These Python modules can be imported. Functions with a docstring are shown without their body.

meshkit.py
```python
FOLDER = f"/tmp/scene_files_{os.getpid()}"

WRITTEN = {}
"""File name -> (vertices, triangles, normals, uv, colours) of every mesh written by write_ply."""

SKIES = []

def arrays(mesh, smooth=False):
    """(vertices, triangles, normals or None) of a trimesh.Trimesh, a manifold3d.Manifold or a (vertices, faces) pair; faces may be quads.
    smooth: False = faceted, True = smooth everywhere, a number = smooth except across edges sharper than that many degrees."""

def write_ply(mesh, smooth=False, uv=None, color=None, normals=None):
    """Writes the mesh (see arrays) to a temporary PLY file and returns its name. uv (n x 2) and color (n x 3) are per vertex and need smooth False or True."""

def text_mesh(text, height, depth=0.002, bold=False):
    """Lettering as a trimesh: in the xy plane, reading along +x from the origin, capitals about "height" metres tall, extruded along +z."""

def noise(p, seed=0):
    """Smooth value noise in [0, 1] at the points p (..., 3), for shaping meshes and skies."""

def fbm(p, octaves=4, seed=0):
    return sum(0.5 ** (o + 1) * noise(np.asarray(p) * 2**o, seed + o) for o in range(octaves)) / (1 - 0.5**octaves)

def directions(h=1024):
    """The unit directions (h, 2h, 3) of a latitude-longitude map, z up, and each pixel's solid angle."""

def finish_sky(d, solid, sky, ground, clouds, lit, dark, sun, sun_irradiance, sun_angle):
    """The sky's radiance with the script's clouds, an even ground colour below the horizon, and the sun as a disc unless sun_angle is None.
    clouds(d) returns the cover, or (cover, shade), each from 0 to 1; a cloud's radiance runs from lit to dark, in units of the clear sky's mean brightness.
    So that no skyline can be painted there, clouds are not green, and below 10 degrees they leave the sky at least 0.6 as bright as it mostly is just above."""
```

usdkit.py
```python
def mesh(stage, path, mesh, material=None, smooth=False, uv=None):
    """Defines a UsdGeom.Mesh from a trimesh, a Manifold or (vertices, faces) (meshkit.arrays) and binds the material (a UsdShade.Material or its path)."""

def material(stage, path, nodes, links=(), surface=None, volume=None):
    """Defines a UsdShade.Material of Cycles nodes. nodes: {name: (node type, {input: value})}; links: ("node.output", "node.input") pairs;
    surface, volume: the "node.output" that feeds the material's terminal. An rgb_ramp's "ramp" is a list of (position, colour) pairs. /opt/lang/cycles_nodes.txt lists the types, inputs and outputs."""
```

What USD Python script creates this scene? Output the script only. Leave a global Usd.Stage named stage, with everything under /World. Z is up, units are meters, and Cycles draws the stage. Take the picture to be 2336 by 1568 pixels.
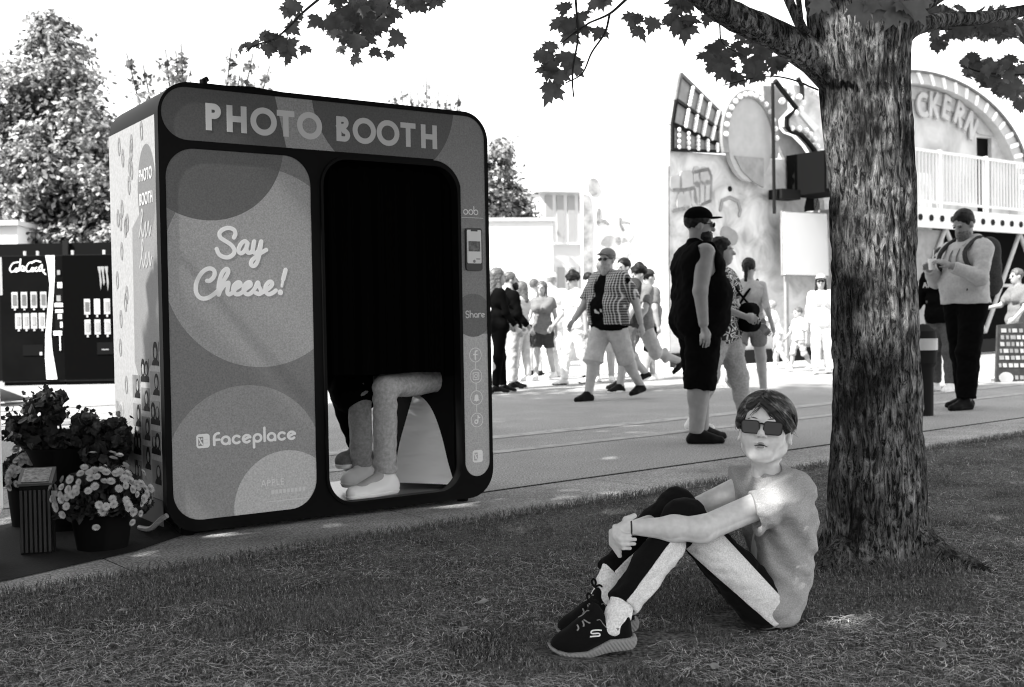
import math, random
import numpy as np, trimesh, usdkit, meshkit
import shapely.geometry as sg
from shapely import affinity
from shapely.ops import unary_union
from pxr import Usd, UsdGeom, UsdLux, UsdShade, Gf, Sdf

# ------------------------------------------------------------------ stage, camera, sky, sun
stage = Usd.Stage.CreateInMemory()
world = UsdGeom.Xform.Define(stage, '/World')
stage.SetDefaultPrim(world.GetPrim())
UsdGeom.Scope.Define(stage, '/World/Looks')

FOC, CXP, CYP, EYE = 2596.0, 1168.0, 784.0, 0.97      # measured in the photograph at 2336 x 1568
ROLL, PITCH = 0.0175, math.radians(1.17)
FW = np.array([0, math.cos(PITCH), -math.sin(PITCH)])
_r0 = np.array([1.0, 0, 0]); _u0 = np.cross(_r0, FW)
RT = math.cos(ROLL)*_r0 - math.sin(ROLL)*_u0
UPV = math.sin(ROLL)*_r0 + math.cos(ROLL)*_u0
CAM = np.array([0, 0, EYE])

EXPOSURE = 1.75
CLOUD = 4.6                                           # radiance of the thin bright cloud that veils the sky
SUN_AZ = math.atan2(-0.78, -0.63)                     # towards the sun, atan2(x, y)
SUN_EL = math.radians(48)
SUND = np.array([math.cos(SUN_EL)*math.sin(SUN_AZ), math.cos(SUN_EL)*math.cos(SUN_AZ), math.sin(SUN_EL)])

cam = UsdGeom.Camera.Define(stage, '/World/camera')
cam.CreateHorizontalApertureAttr(36.0)
cam.CreateFocalLengthAttr(36.0*FOC/2336.0)
cam.CreateFStopAttr(5.0)
cam.CreateFocusDistanceAttr(4.2)
cam.CreateExposureAttr(EXPOSURE)
M = Gf.Matrix4d(RT[0], RT[1], RT[2], 0, UPV[0], UPV[1], UPV[2], 0, -FW[0], -FW[1], -FW[2], 0, 0, 0, EYE, 1)
cam.AddTransformOp().Set(M)

sky = UsdLux.DomeLight.Define(stage, '/World/sky')
sky.GetPrim().SetCustomDataByKey('kind', 'structure')
skym = usdkit.material(stage, '/World/Looks/sky_air', {
    's': ('sky_texture', {'sky_type': 'single_scattering', 'sun_disc': False, 'sun_elevation': SUN_EL, 'sun_rotation': SUN_AZ, 'altitude': 100.0, 'aerosol_density': 3.0}),
    'h': ('rgb_to_bw', {}), 'tc': ('texture_coordinate', {}), 'cn': ('noise_texture', {'scale': 2.2, 'detail': 6.0, 'roughness': .55}), 'cr': ('rgb_ramp', {'ramp': [(.25, (.55,)*3), (.75, (.95,)*3)]}),
    'cl': ('mix', {'mix_type': 'mix', 'color2': (CLOUD,)*3}), 'cb': ('rgb_to_bw', {}),
    'b': ('background_shader', {'strength': 0.13})},
    [('s.color', 'h.color'), ('tc.generated', 'cn.vector'), ('cn.fac', 'cr.fac'), ('cr.color', 'cb.color'), ('cb.val', 'cl.fac'), ('h.val', 'cl.color1'), ('cl.color', 'b.color')], surface='b.background')
UsdShade.MaterialBindingAPI.Apply(sky.GetPrim()).Bind(skym)
sun = UsdLux.DistantLight.Define(stage, '/World/sun')
sun.CreateNormalizeAttr(True); sun.CreateIntensityAttr(1.05); sun.CreateAngleAttr(0.53)
sun.CreateColorAttr(Gf.Vec3f(1.0, 0.99, 0.97))
_z = SUND; _x = np.cross([0, 0, 1.0], _z); _x /= np.linalg.norm(_x); _y = np.cross(_z, _x)
sun.AddTransformOp().Set(Gf.Matrix4d(*_x, 0, *_y, 0, *_z, 0, 0, 0, 30, 1))

# ------------------------------------------------------------------ pixel -> place helpers
def ray(x, y): return FW + RT*(x-CXP)/FOC - UPV*(y-CYP)/FOC
def G(x, y, z=0.0):
    d = ray(x, y); return CAM + d*(z-EYE)/d[2]
def P(x, y, Y):
    d = ray(x, y); return CAM + d*Y/d[1]

# ------------------------------------------------------------------ scene helpers
_used = {}
def numbered(parent, name):
    k = (parent, name); n = _used.get(k, 0); _used[k] = n+1
    return name if n == 0 else '%s_%03d' % (name, n)
def path_of(p): return '/World' if p is None else str(p.GetPath())
def obj(name, mesh, m, parent=None, smooth=30, label=None, kind=None):
    par = path_of(parent)
    pr = usdkit.mesh(stage, par + '/' + numbered(par, name), mesh, m, smooth).GetPrim()
    if label: pr.SetCustomDataByKey('label', label)
    if kind: pr.SetCustomDataByKey('kind', kind)
    return pr
def tag(pr, label, cat, group=None):
    pr.SetCustomDataByKey('label', label); pr.SetCustomDataByKey('category', cat)
    if group: pr.SetCustomDataByKey('group', group)
    return pr
def thing(name, label, cat, group=None, loc=(0, 0, 0), rz=0.0):
    x = UsdGeom.Xform.Define(stage, '/World/' + numbered('/World', name))
    x.AddTranslateOp().Set(Gf.Vec3d(*map(float, loc)))
    if rz: x.AddRotateZOp().Set(math.degrees(rz))
    return tag(x.GetPrim(), label, cat, group)
def sub(name, parent, label=None):          # an Xform part that holds sub-parts
    par = path_of(parent)
    x = UsdGeom.Xform.Define(stage, par + '/' + numbered(par, name)).GetPrim()
    if label: x.SetCustomDataByKey('label', label)
    return x
def cat(ms): return trimesh.util.concatenate([m for m in ms if m is not None and len(m.faces)])
def box(x0, x1, y0, y1, z0, z1):
    b = trimesh.creation.box([x1-x0, y1-y0, z1-z0]); b.apply_translation([(x0+x1)/2, (y0+y1)/2, (z0+z1)/2]); return b
def cyl(a, b, r, n=12, r2=None):
    a, b = np.asarray(a, float), np.asarray(b, float); d = b-a; L = np.linalg.norm(d); d /= L
    h = np.array([0, 0, 1.0]) if abs(d[2]) < .9 else np.array([1.0, 0, 0])
    u = np.cross(d, h); u /= np.linalg.norm(u); v = np.cross(d, u)
    t = np.arange(n)*2*np.pi/n; ring = np.cos(t)[:, None]*u + np.sin(t)[:, None]*v
    r2 = r if r2 is None else r2
    V = np.vstack([a+ring*r, b+ring*r2, a, b]); i = np.arange(n); j = (i+1) % n
    F = np.vstack([np.c_[i, i+n, j], np.c_[j, i+n, j+n], np.c_[np.full(n, 2*n), i, j], np.c_[np.full(n, 2*n+1), j+n, i+n]])
    m = trimesh.Trimesh(V, F, process=False)
    return m
def tube(pts, rad, n=10, caps=True):
    p = np.asarray(pts, float); k = len(p); rad = np.broadcast_to(rad, (k,))
    t = np.gradient(p, axis=0); t /= np.linalg.norm(t, axis=1, keepdims=True)+1e-12
    u = np.cross(t[0], [0.3, 0.2, 0.93]); u /= np.linalg.norm(u); V = []
    a = np.arange(n)*2*np.pi/n
    for i in range(k):
        u = u - t[i]*(u@t[i]); u /= np.linalg.norm(u); w = np.cross(t[i], u)
        V.append(p[i] + rad[i]*(np.cos(a)[:, None]*u + np.sin(a)[:, None]*w))
    V = np.vstack(V); i, j = np.meshgrid(np.arange(k-1), np.arange(n), indexing='ij'); i, j = i.ravel(), j.ravel(); jj = (j+1) % n
    F = np.vstack([np.c_[i*n+j, i*n+jj, (i+1)*n+jj], np.c_[i*n+j, (i+1)*n+jj, (i+1)*n+j]])
    if caps:
        V = np.vstack([V, p[0], p[-1]]); q = np.arange(n); qq = (q+1) % n; b = (k-1)*n
        F = np.vstack([F, np.c_[np.full(n, k*n), qq, q], np.c_[np.full(n, k*n+1), b+q, b+qq]])
    return trimesh.Trimesh(V, F, process=False)
def spline(pts, n=8):
    p = np.asarray(pts, float); q = np.vstack([2*p[0]-p[1], p, 2*p[-1]-p[-2]]); out = []
    for i in range(1, len(q)-2):
        t = np.linspace(0, 1, n, endpoint=False)[:, None]; a, b, c, d = q[i-1], q[i], q[i+1], q[i+2]
        out.append(.5*((2*b)+(-a+c)*t+(2*a-5*b+4*c-d)*t**2+(-a+3*b-3*c+d)*t**3))
    return np.vstack(out+[p[-1:]])
def polys(shape):
    return [g for g in getattr(shape, 'geoms', [shape]) if g.geom_type == 'Polygon' and g.area > 1e-9]
def extr(shape, depth):
    ms = [trimesh.creation.extrude_polygon(g, depth, engine='earcut') for g in polys(shape)]
    return cat(ms) if ms else None
def place(m, o, u, v, w):                   # (x, y, z) of the mesh -> o + x u + y v + z w
    T = np.eye(4); T[:3, 0], T[:3, 1], T[:3, 2], T[:3, 3] = u, v, w, o
    m = m.copy(); m.apply_transform(T); return m
def lathe(prof, n=24, c=(0, 0, 0)):
    prof = np.asarray(prof, float); k = len(prof); a = np.arange(n)*2*np.pi/n
    V = np.stack([prof[:, None, 0]*np.cos(a), prof[:, None, 0]*np.sin(a), np.repeat(prof[:, 1:2], n, 1)], -1).reshape(-1, 3)+np.asarray(c, float)
    i, j = np.meshgrid(np.arange(k-1), np.arange(n), indexing='ij'); i, j = i.ravel(), j.ravel(); jj = (j+1) % n
    F = np.vstack([np.c_[i*n+j, i*n+jj, (i+1)*n+jj], np.c_[i*n+j, (i+1)*n+jj, (i+1)*n+j]])
    return trimesh.Trimesh(V, F, process=False)
def rrect(x0, x1, y0, y1, r):
    return sg.box(x0+r, y0+r, x1-r, y1-r).buffer(r, 10)
def scatter(src_v, src_f, pos, R, s):
    """copies of a small mesh as one mesh: pos (n,3), R (n,3,3), s (n,)"""
    n, k = len(pos), len(src_v)
    V = np.einsum('nij,kj->nki', R, src_v)*np.asarray(s)[:, None, None] + np.asarray(pos)[:, None]
    F = (src_f[None]+np.arange(n)[:, None, None]*k).reshape(-1, 3)
    return trimesh.Trimesh(V.reshape(-1, 3), F, process=False)
def rand_rot(n, rng, up=0.0):
    """random rotations whose z axis leans to +z by 'up'"""
    z = rng.normal(size=(n, 3)); z /= np.linalg.norm(z, axis=1, keepdims=True); z[:, 2] += up; z /= np.linalg.norm(z, axis=1, keepdims=True)
    h = rng.normal(size=(n, 3)); x = np.cross(h, z); x /= np.linalg.norm(x, axis=1, keepdims=True); y = np.cross(z, x)
    return np.stack([x, y, z], -1)

# ------------------------------------------------------------------ materials (a black and white world: greys only)
_mats = {}
def mat(name, v, rough=.6, noise=None, bump=None, spec=.35, metal=0.0, coat=0.0, sheen=0.0, transl=0.0):
    """v: base grey. noise: (scale, low, high[, detail]) multiplies v. bump: (scale, strength, distance)."""
    if name in _mats: return _mats[name]
    nodes = {'p': ('principled_bsdf', {'base_color': (v, v, v), 'roughness': rough, 'specular_ior_level': spec, 'metallic': metal, 'coat_weight': coat, 'sheen_weight': sheen}),
             'c': ('geometry', {})}
    links = []
    if noise:
        nodes['n'] = ('noise_texture', {'scale': noise[0], 'detail': noise[3] if len(noise) > 3 else 4.0, 'roughness': .6})
        nodes['r'] = ('rgb_ramp', {'ramp': [(.3, (v*noise[1],)*3), (.7, (v*noise[2],)*3)]})
        links += [('c.position', 'n.vector'), ('n.fac', 'r.fac'), ('r.color', 'p.base_color')]
    if bump:
        nodes['bn'] = ('noise_texture', {'scale': bump[0], 'detail': 5.0, 'roughness': .6})
        nodes['bb'] = ('bump', {'strength': bump[1], 'distance': bump[2]})
        links += [('c.position', 'bn.vector'), ('bn.fac', 'bb.height'), ('bb.normal', 'p.normal')]
    out = 'p.BSDF'
    if transl:
        nodes['t'] = ('bsdf', {}) if False else ('translucent_bsdf', {'color': (v*1.3,)*3})
        nodes['m'] = ('mix_closure', {'fac': transl}); links += [('p.BSDF', 'm.closure1'), ('t.BSDF', 'm.closure2')]; out = 'm.closure'
    _mats[name] = usdkit.material(stage, '/World/Looks/'+name, nodes, links, surface=out)
    return _mats[name]

# ------------------------------------------------------------------ smooth solids: distance fields turned into one continuous mesh
class Field:
    def __init__(self, lo, hi, res):
        self.lo = np.asarray(lo, float); self.res = res
        self.n = np.maximum(np.ceil((np.asarray(hi, float)-self.lo)/res).astype(int)+1, 4)
        self.ax = [(self.lo[i]+np.arange(self.n[i])*res).astype(np.float32) for i in range(3)]
        self.f = np.full(self.n, .25, np.float32)
    def _box(self, lo, hi):
        a = np.clip(np.floor((np.asarray(lo)-self.lo)/self.res).astype(int), 0, self.n); b = np.clip(np.ceil((np.asarray(hi)-self.lo)/self.res).astype(int)+1, 0, self.n)
        if np.any(b-a < 1): return None, None
        s = tuple(slice(i, j) for i, j in zip(a, b))
        return s, (self.ax[0][s[0]][:, None, None], self.ax[1][s[1]][None, :, None], self.ax[2][s[2]][None, None, :])
    def _mix(self, s, d, k, sub=False):
        f = self.f[s]
        if sub:
            d = -d; h = np.maximum(k-np.abs(f-d), 0)/k if k > 0 else 0
            self.f[s] = np.maximum(f, d)+h*h*k*.25
        else:
            h = np.maximum(k-np.abs(f-d), 0)/k if k > 0 else 0
            self.f[s] = np.minimum(f, d)-h*h*k*.25
    def cap(self, a, b, ra, rb=None, k=.02, flat=0, sub=False):
        """tapered capsule; flat: 1 cuts the end b square, 2 both ends"""
        rb = ra if rb is None else rb; a, b = np.asarray(a, float), np.asarray(b, float)
        R = max(ra, rb)+k+2*self.res+.01
        s, X = self._box(np.minimum(a, b)-R, np.maximum(a, b)+R)
        if s is None: return self
        d = b-a; L2 = max(d@d, 1e-9); q = [X[i]-np.float32(a[i]) for i in range(3)]
        tt = (q[0]*d[0]+q[1]*d[1]+q[2]*d[2])/np.float32(L2); t = np.clip(tt, 0, 1)
        dist = np.sqrt((q[0]-t*d[0])**2+(q[1]-t*d[1])**2+(q[2]-t*d[2])**2)-(ra+(rb-ra)*t)
        L = math.sqrt(L2)
        if flat: dist = np.maximum(dist, (tt-1)*L)
        if flat == 2: dist = np.maximum(dist, -tt*L)
        self._mix(s, dist.astype(np.float32), k, sub); return self
    def chain(self, pts, rad, k=.02, flat=0):
        for i in range(len(pts)-1): self.cap(pts[i], pts[i+1], rad[i], rad[i+1], k, flat if i == len(pts)-2 else 0)
        return self
    def ell(self, c, r, R=None, k=.02, sub=False):
        c, r = np.asarray(c, float), np.asarray(r, float)*np.ones(3); m = r.max()+k+2*self.res+.01
        s, X = self._box(c-m, c+m)
        if s is None: return self
        q = [X[i]-np.float32(c[i]) for i in range(3)]
        if R is not None: q = [q[0]*R[0, i]+q[1]*R[1, i]+q[2]*R[2, i] for i in range(3)]
        k0 = np.sqrt(sum((q[i]/r[i])**2 for i in range(3))); k1 = np.sqrt(sum((q[i]/r[i]**2)**2 for i in range(3)))+1e-6
        self._mix(s, (k0*(k0-1)/k1).astype(np.float32), k, sub); return self
    def cut(self, p, n, lo=None, hi=None):
        """keep the side that n points away from"""
        n = np.asarray(n, float)/np.linalg.norm(n)
        s, X = self._box(self.lo-1 if lo is None else lo, self.lo+9 if hi is None else hi)
        d = sum((X[i]-np.float32(p[i]))*np.float32(n[i]) for i in range(3))
        self.f[s] = np.maximum(self.f[s], d); return self
    def add(self, amount): self.f += np.float32(amount); return self
    def wobble(self, scale, amp, seed=0):
        g = np.stack(np.meshgrid(*self.ax, indexing='ij'), -1)
        m = np.abs(self.f) < 3*self.res+amp*2
        self.f[m] += ((meshkit.fbm(g[m]*np.asarray(scale), 3, seed)-.5)*2*amp).astype(np.float32); return self
    def mesh(self):
        f = np.pad(self.f, 1, constant_values=.25); lo = self.lo-self.res; s = f < 0
        n = np.array(f.shape); c = np.zeros(n-1, np.int8)
        for o in np.ndindex(2, 2, 2): c += s[o[0]:n[0]-1+o[0], o[1]:n[1]-1+o[1], o[2]:n[2]-1+o[2]]
        act = (c > 0) & (c < 8); idx = np.full(n-1, -1, np.int64); cells = np.argwhere(act); idx[act] = np.arange(len(cells))
        if not len(cells): return trimesh.Trimesh()
        acc = np.zeros((len(cells), 3)); cnt = np.zeros(len(cells)); cf = f[tuple(slice(None) for _ in range(3))]
        for axis in range(3):
            oth = [i for i in range(3) if i != axis]
            for u in (0, 1):
                for v in (0, 1):
                    o = np.zeros(3, int); o[oth[0]], o[oth[1]] = u, v; e = o.copy(); e[axis] = 1
                    fa = cf[tuple((cells+o).T)]; fb = cf[tuple((cells+e).T)]; m = (fa < 0) != (fb < 0)
                    t = np.where(m, fa/np.where(m, fa-fb, 1), 0); p = np.tile(o, (len(cells), 1)).astype(float); p[:, axis] = t
                    acc += p*m[:, None]; cnt += m
        V = lo+(cells+acc/cnt[:, None])*self.res; Fs = []
        for axis in range(3):
            a, b = [i for i in range(3) if i != axis]
            d = np.diff(s.astype(np.int8), axis=axis); pts = np.argwhere(d != 0)
            ok = (pts[:, a] > 0) & (pts[:, b] > 0) & (pts[:, a] < n[a]-1) & (pts[:, b] < n[b]-1); pts = pts[ok]
            sg_ = d[tuple(pts.T)] > 0; q = []
            for da, db in ((0, 0), (1, 0), (1, 1), (0, 1)):
                r = pts.copy(); r[:, a] -= da; r[:, b] -= db; q.append(idx[tuple(r.T)])
            q = np.stack(q, 1); fl = sg_ if axis != 1 else ~sg_
            q[fl] = q[fl][:, ::-1]; Fs.append(q)
        Q = np.vstack(Fs); Q = Q[(Q >= 0).all(1)]
        return trimesh.Trimesh(V, np.vstack([Q[:, [0, 1, 2]], Q[:, [0, 2, 3]]]), process=False)

# ------------------------------------------------------------------ setting: ground, road, edging, pale lines, turf
ROADH = math.radians(39.3)
E1 = np.array([math.cos(ROADH), math.sin(ROADH), 0]); E2 = np.array([-math.sin(ROADH), math.cos(ROADH), 0])   # along the road, across it
ORG = np.array([0.0, 5.53, 0])                                     # a point of the line where turf and concrete edging meet
def rd(s, t, z=0.0): return ORG + E1*s + E2*t + np.array([0, 0, z])
def road_coords(p): d = np.asarray(p)[..., :2]-ORG[:2]; return d@E1[:2], d@E2[:2]
def sheet(corners, z, n=1):
    c = np.array([[*p[:2], z] for p in corners], float)
    return trimesh.Trimesh(c, [[0, 1, 2], [0, 2, 3]] if len(c) == 4 else [[0, i, i+1] for i in range(1, len(c)-1)], process=False)

def asphalt(name, v, lo, hi, speck=85.0):
    nodes = {'g': ('geometry', {}), 'n1': ('noise_texture', {'scale': .9, 'detail': 6.0, 'roughness': .65}), 'n2': ('noise_texture', {'scale': speck, 'detail': 2.0}),
             'r1': ('rgb_ramp', {'ramp': [(.3, (lo,)*3), (.7, (hi,)*3)]}), 'r2': ('rgb_ramp', {'ramp': [(.33, (.45,)*3), (.5, (1.0,)*3), (.67, (1.6,)*3)]}),
             'mx': ('mix', {'mix_type': 'multiply', 'fac': 1.0}), 'b': ('bump', {'strength': .5, 'distance': .004}), 'p': ('principled_bsdf', {'roughness': .85, 'specular_ior_level': .25})}
    return usdkit.material(stage, '/World/Looks/'+name, nodes, [('g.position', 'n1.vector'), ('g.position', 'n2.vector'), ('n1.fac', 'r1.fac'), ('n2.fac', 'r2.fac'),
        ('r1.color', 'mx.color1'), ('r2.color', 'mx.color2'), ('mx.color', 'p.base_color'), ('n2.fac', 'b.height'), ('b.normal', 'p.normal')], surface='p.BSDF')
m_road = asphalt('worn_asphalt', .2, .20, .28)
m_far = asphalt('pale_concrete', .4, .42, .52, 90.0)
m_edge = asphalt('edging_concrete', .3, .13, .36, 100.0)
m_ground = asphalt('plain_ground', .2, .2, .26, 40.0)
m_line = mat('pale_road_line', .33, .7, (9, .55, 1.15), (150, .3, .003))

obj('ground', sheet([(-400, -200), (400, -200), (400, 600), (-400, 600)], -.012), m_ground, smooth=False, kind='structure')
obj('road', sheet([rd(-60, .78), rd(90, .78), rd(90, 40.0), rd(-60, 40.0)], 0.0), m_road, smooth=False, kind='structure')
obj('pavement', sheet([rd(5.5, 9.0), rd(90, 9.0), rd(90, 40.0), rd(5.5, 40.0)], 0.004), m_far, smooth=False, kind='structure')
for k, (t0, t1, a) in enumerate([(2.20, 2.34, 0), (3.02, 3.22, 0), (8.55, 8.75, 0), (9.8, 9.92, 1)]):
    obj('thin_line', sheet([rd(-30, t0), rd(40, t0), rd(40, t1), rd(-30, t1)], .004+.004*a), m_line, smooth=False, kind='structure')  # paler lines laid along the road

obj('joint_bed', sheet([rd(-60, .004), rd(90, .004), rd(90, .800), rd(-60, .800)], .004), mat('joint_dirt', .012, .95, spec=.05), smooth=False, kind='structure')
edging = UsdGeom.Xform.Define(stage, '/World/pavement_edging').GetPrim(); edging.SetCustomDataByKey('kind', 'structure')
rng = np.random.default_rng(5)
s = -3.36
while s < 12:
    L = 1.52
    z = .0075+rng.uniform(-.001, .001)
    q = sg.Polygon([rd(s+.006, .012)[:2], rd(s+L-.006, .012)[:2], rd(s+L-.006, .738)[:2], rd(s+.006, .738)[:2]]).buffer(-.006).buffer(.006, 3)
    m = extr(q, z+.03); m.apply_translation([0, 0, -.03])
    obj('slab', m, m_edge, edging, smooth=False)
    s += L

TRUNK = np.array([1.40, 4.36, 0])
def turf_z(x, y):
    p = np.stack([x, y, np.zeros_like(x)], -1)
    s_, t_ = road_coords(p); d = -t_
    z = .014+.035*(meshkit.fbm(p*1.4, 3, 3)-.5)+.018*(meshkit.fbm(p*9, 3, 8)-.5)
    r = np.hypot(x-TRUNK[0], y-TRUNK[1])
    z += .03*np.exp(-(r/.42)**2)
    m = np.exp(-(((x-.48)/.50)**2+((y-3.42)/.38)**2)**2); z = z*(1-m)-.004*m
    return np.where(d < .25, z*np.clip(d/.25, 0, 1)+.02*(1-np.clip(d/.25, 0, 1)), z)
ss, tt = np.meshgrid(np.linspace(-9, 14, 380), np.concatenate([np.linspace(.0, 4.2, 120), np.linspace(4.4, 14, 20)]), indexing='ij')
wob = .05*(meshkit.fbm(np.stack([ss*2.2, tt*0, tt*0], -1), 4, 4)-.5)*np.exp(-tt*6)
xy = ORG[:2]+ss[..., None]*E1[:2]-(tt+wob)[..., None]*E2[:2]
V = np.concatenate([xy, turf_z(xy[..., 0], xy[..., 1])[..., None]], -1).reshape(-1, 3)
n0, n1 = ss.shape; i, j = np.meshgrid(np.arange(n0-1), np.arange(n1-1), indexing='ij'); a = (i*n1+j).ravel()
F = np.vstack([np.c_[a, a+n1+1, a+n1], np.c_[a, a+1, a+n1+1]])
nodes = {'g': ('geometry', {}), 'n1': ('noise_texture', {'scale': 2.6, 'detail': 6.0}), 'n2': ('noise_texture', {'scale': 70.0, 'detail': 4.0}),
         'r1': ('rgb_ramp', {'ramp': [(.3, (.03,)*3), (.7, (.15,)*3)]}), 'r2': ('rgb_ramp', {'ramp': [(.35, (.35,)*3), (.65, (1.6,)*3)]}),
         'mx': ('mix', {'mix_type': 'multiply', 'fac': 1.0}), 'b': ('bump', {'strength': 1.0, 'distance': .02}), 'p': ('principled_bsdf', {'roughness': .95, 'specular_ior_level': .1})}
m_turf = usdkit.material(stage, '/World/Looks/turf_soil', nodes, [('g.position', 'n1.vector'), ('g.position', 'n2.vector'), ('n1.fac', 'r1.fac'), ('n2.fac', 'r2.fac'),
    ('r1.color', 'mx.color1'), ('r2.color', 'mx.color2'), ('mx.color', 'p.base_color'), ('n2.fac', 'b.height'), ('b.normal', 'p.normal')], surface='p.BSDF')
obj('lawn', trimesh.Trimesh(V, F, process=False), m_turf, smooth=True, kind='structure')

# blades of grass and dry clippings
def island_mat(name, stops, rough=.7, transl=.25, scale=30.0):
    stops = [(.22+.56*p, c) for p, c in stops]
    return usdkit.material(stage, '/World/Looks/'+name, {'g': ('geometry', {}), 'n': ('noise_texture', {'scale': scale, 'detail': 2.0, 'roughness': .7}), 'r': ('rgb_ramp', {'ramp': stops}), 'p': ('principled_bsdf', {'roughness': rough, 'specular_ior_level': .2}),
        't': ('translucent_bsdf', {}), 'm': ('mix_closure', {'fac': transl})}, [('g.position', 'n.vector'), ('n.fac', 'r.fac'), ('r.color', 'p.base_color'), ('r.color', 't.color'), ('p.BSDF', 'm.closure1'), ('t.BSDF', 'm.closure2')], surface='m.closure')
m_blade = island_mat('grass_blades', [(0, (.02,)*3), (.45, (.10,)*3), (.75, (.26,)*3), (1, (.6,)*3)], .7, .25, 75.0)
m_dry = island_mat('dry_grass', [(0, (.14,)*3), (.5, (.36,)*3), (1, (.85,)*3)], .7, .2, 40.0)
def ground_points(n, rng, near=3.0, pw=1.0):
    """points on the visible lawn, denser near the camera"""
    out = []
    while sum(map(len, out)) < n:
        y = rng.uniform(2.55, 10, 4*n); x = rng.uniform(-1.0, 1.0, 4*n)*y*.52
        s_, t_ = road_coords(np.c_[x, y]); ok = (t_ < -.015) & (rng.random(4*n) < (near/np.maximum(y, near))**pw)
        ok &= np.hypot(x-TRUNK[0], y-TRUNK[1]) > .19
        for cx_, cy_, rx, ry in ((.24, 3.24, .19, .13), (.36, 3.42, .22, .10), (.74, 3.58, .15, .17)): ok &= ((x-cx_)/rx)**2+((y-cy_)/ry)**2 > 1   # under the boy's shoes and seat
        out.append(np.c_[x, y][ok])
    return np.vstack(out)[:n]
rng = np.random.default_rng(11)
def blades(n, hmin, hmax, w, lean):
    p = ground_points(n, rng, 3.0, 1.6); z = turf_z(p[:, 0], p[:, 1])
    az = rng.uniform(0, 2*np.pi, n); h = rng.uniform(hmin, hmax, n)*(.6+.8*meshkit.noise(np.c_[p*3, np.zeros(n)], 5)); le = rng.uniform(.2, 1, n)*lean*h
    d = np.c_[np.cos(az), np.sin(az), np.zeros(n)]; sd = np.c_[-np.sin(az), np.cos(az), np.zeros(n)]*w/2
    b = np.c_[p, z-.006]; m = b+d*le[:, None]*.35+np.c_[np.zeros((n, 2)), h*.65]; t = b+d*le[:, None]+np.c_[np.zeros((n, 2)), h*.9]
    V = np.stack([b-sd, b+sd, m-sd*.8, m+sd*.8, t], 1).reshape(-1, 3); k = np.arange(n)[:, None]*5
    F = np.vstack([k+[0, 1, 3], k+[0, 3, 2], k+[2, 3, 4]])
    return trimesh.Trimesh(V, F, process=False)
obj('grass', blades(140000, .012, .034, .0034, 1.3), m_blade, smooth=False, kind='stuff')
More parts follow.
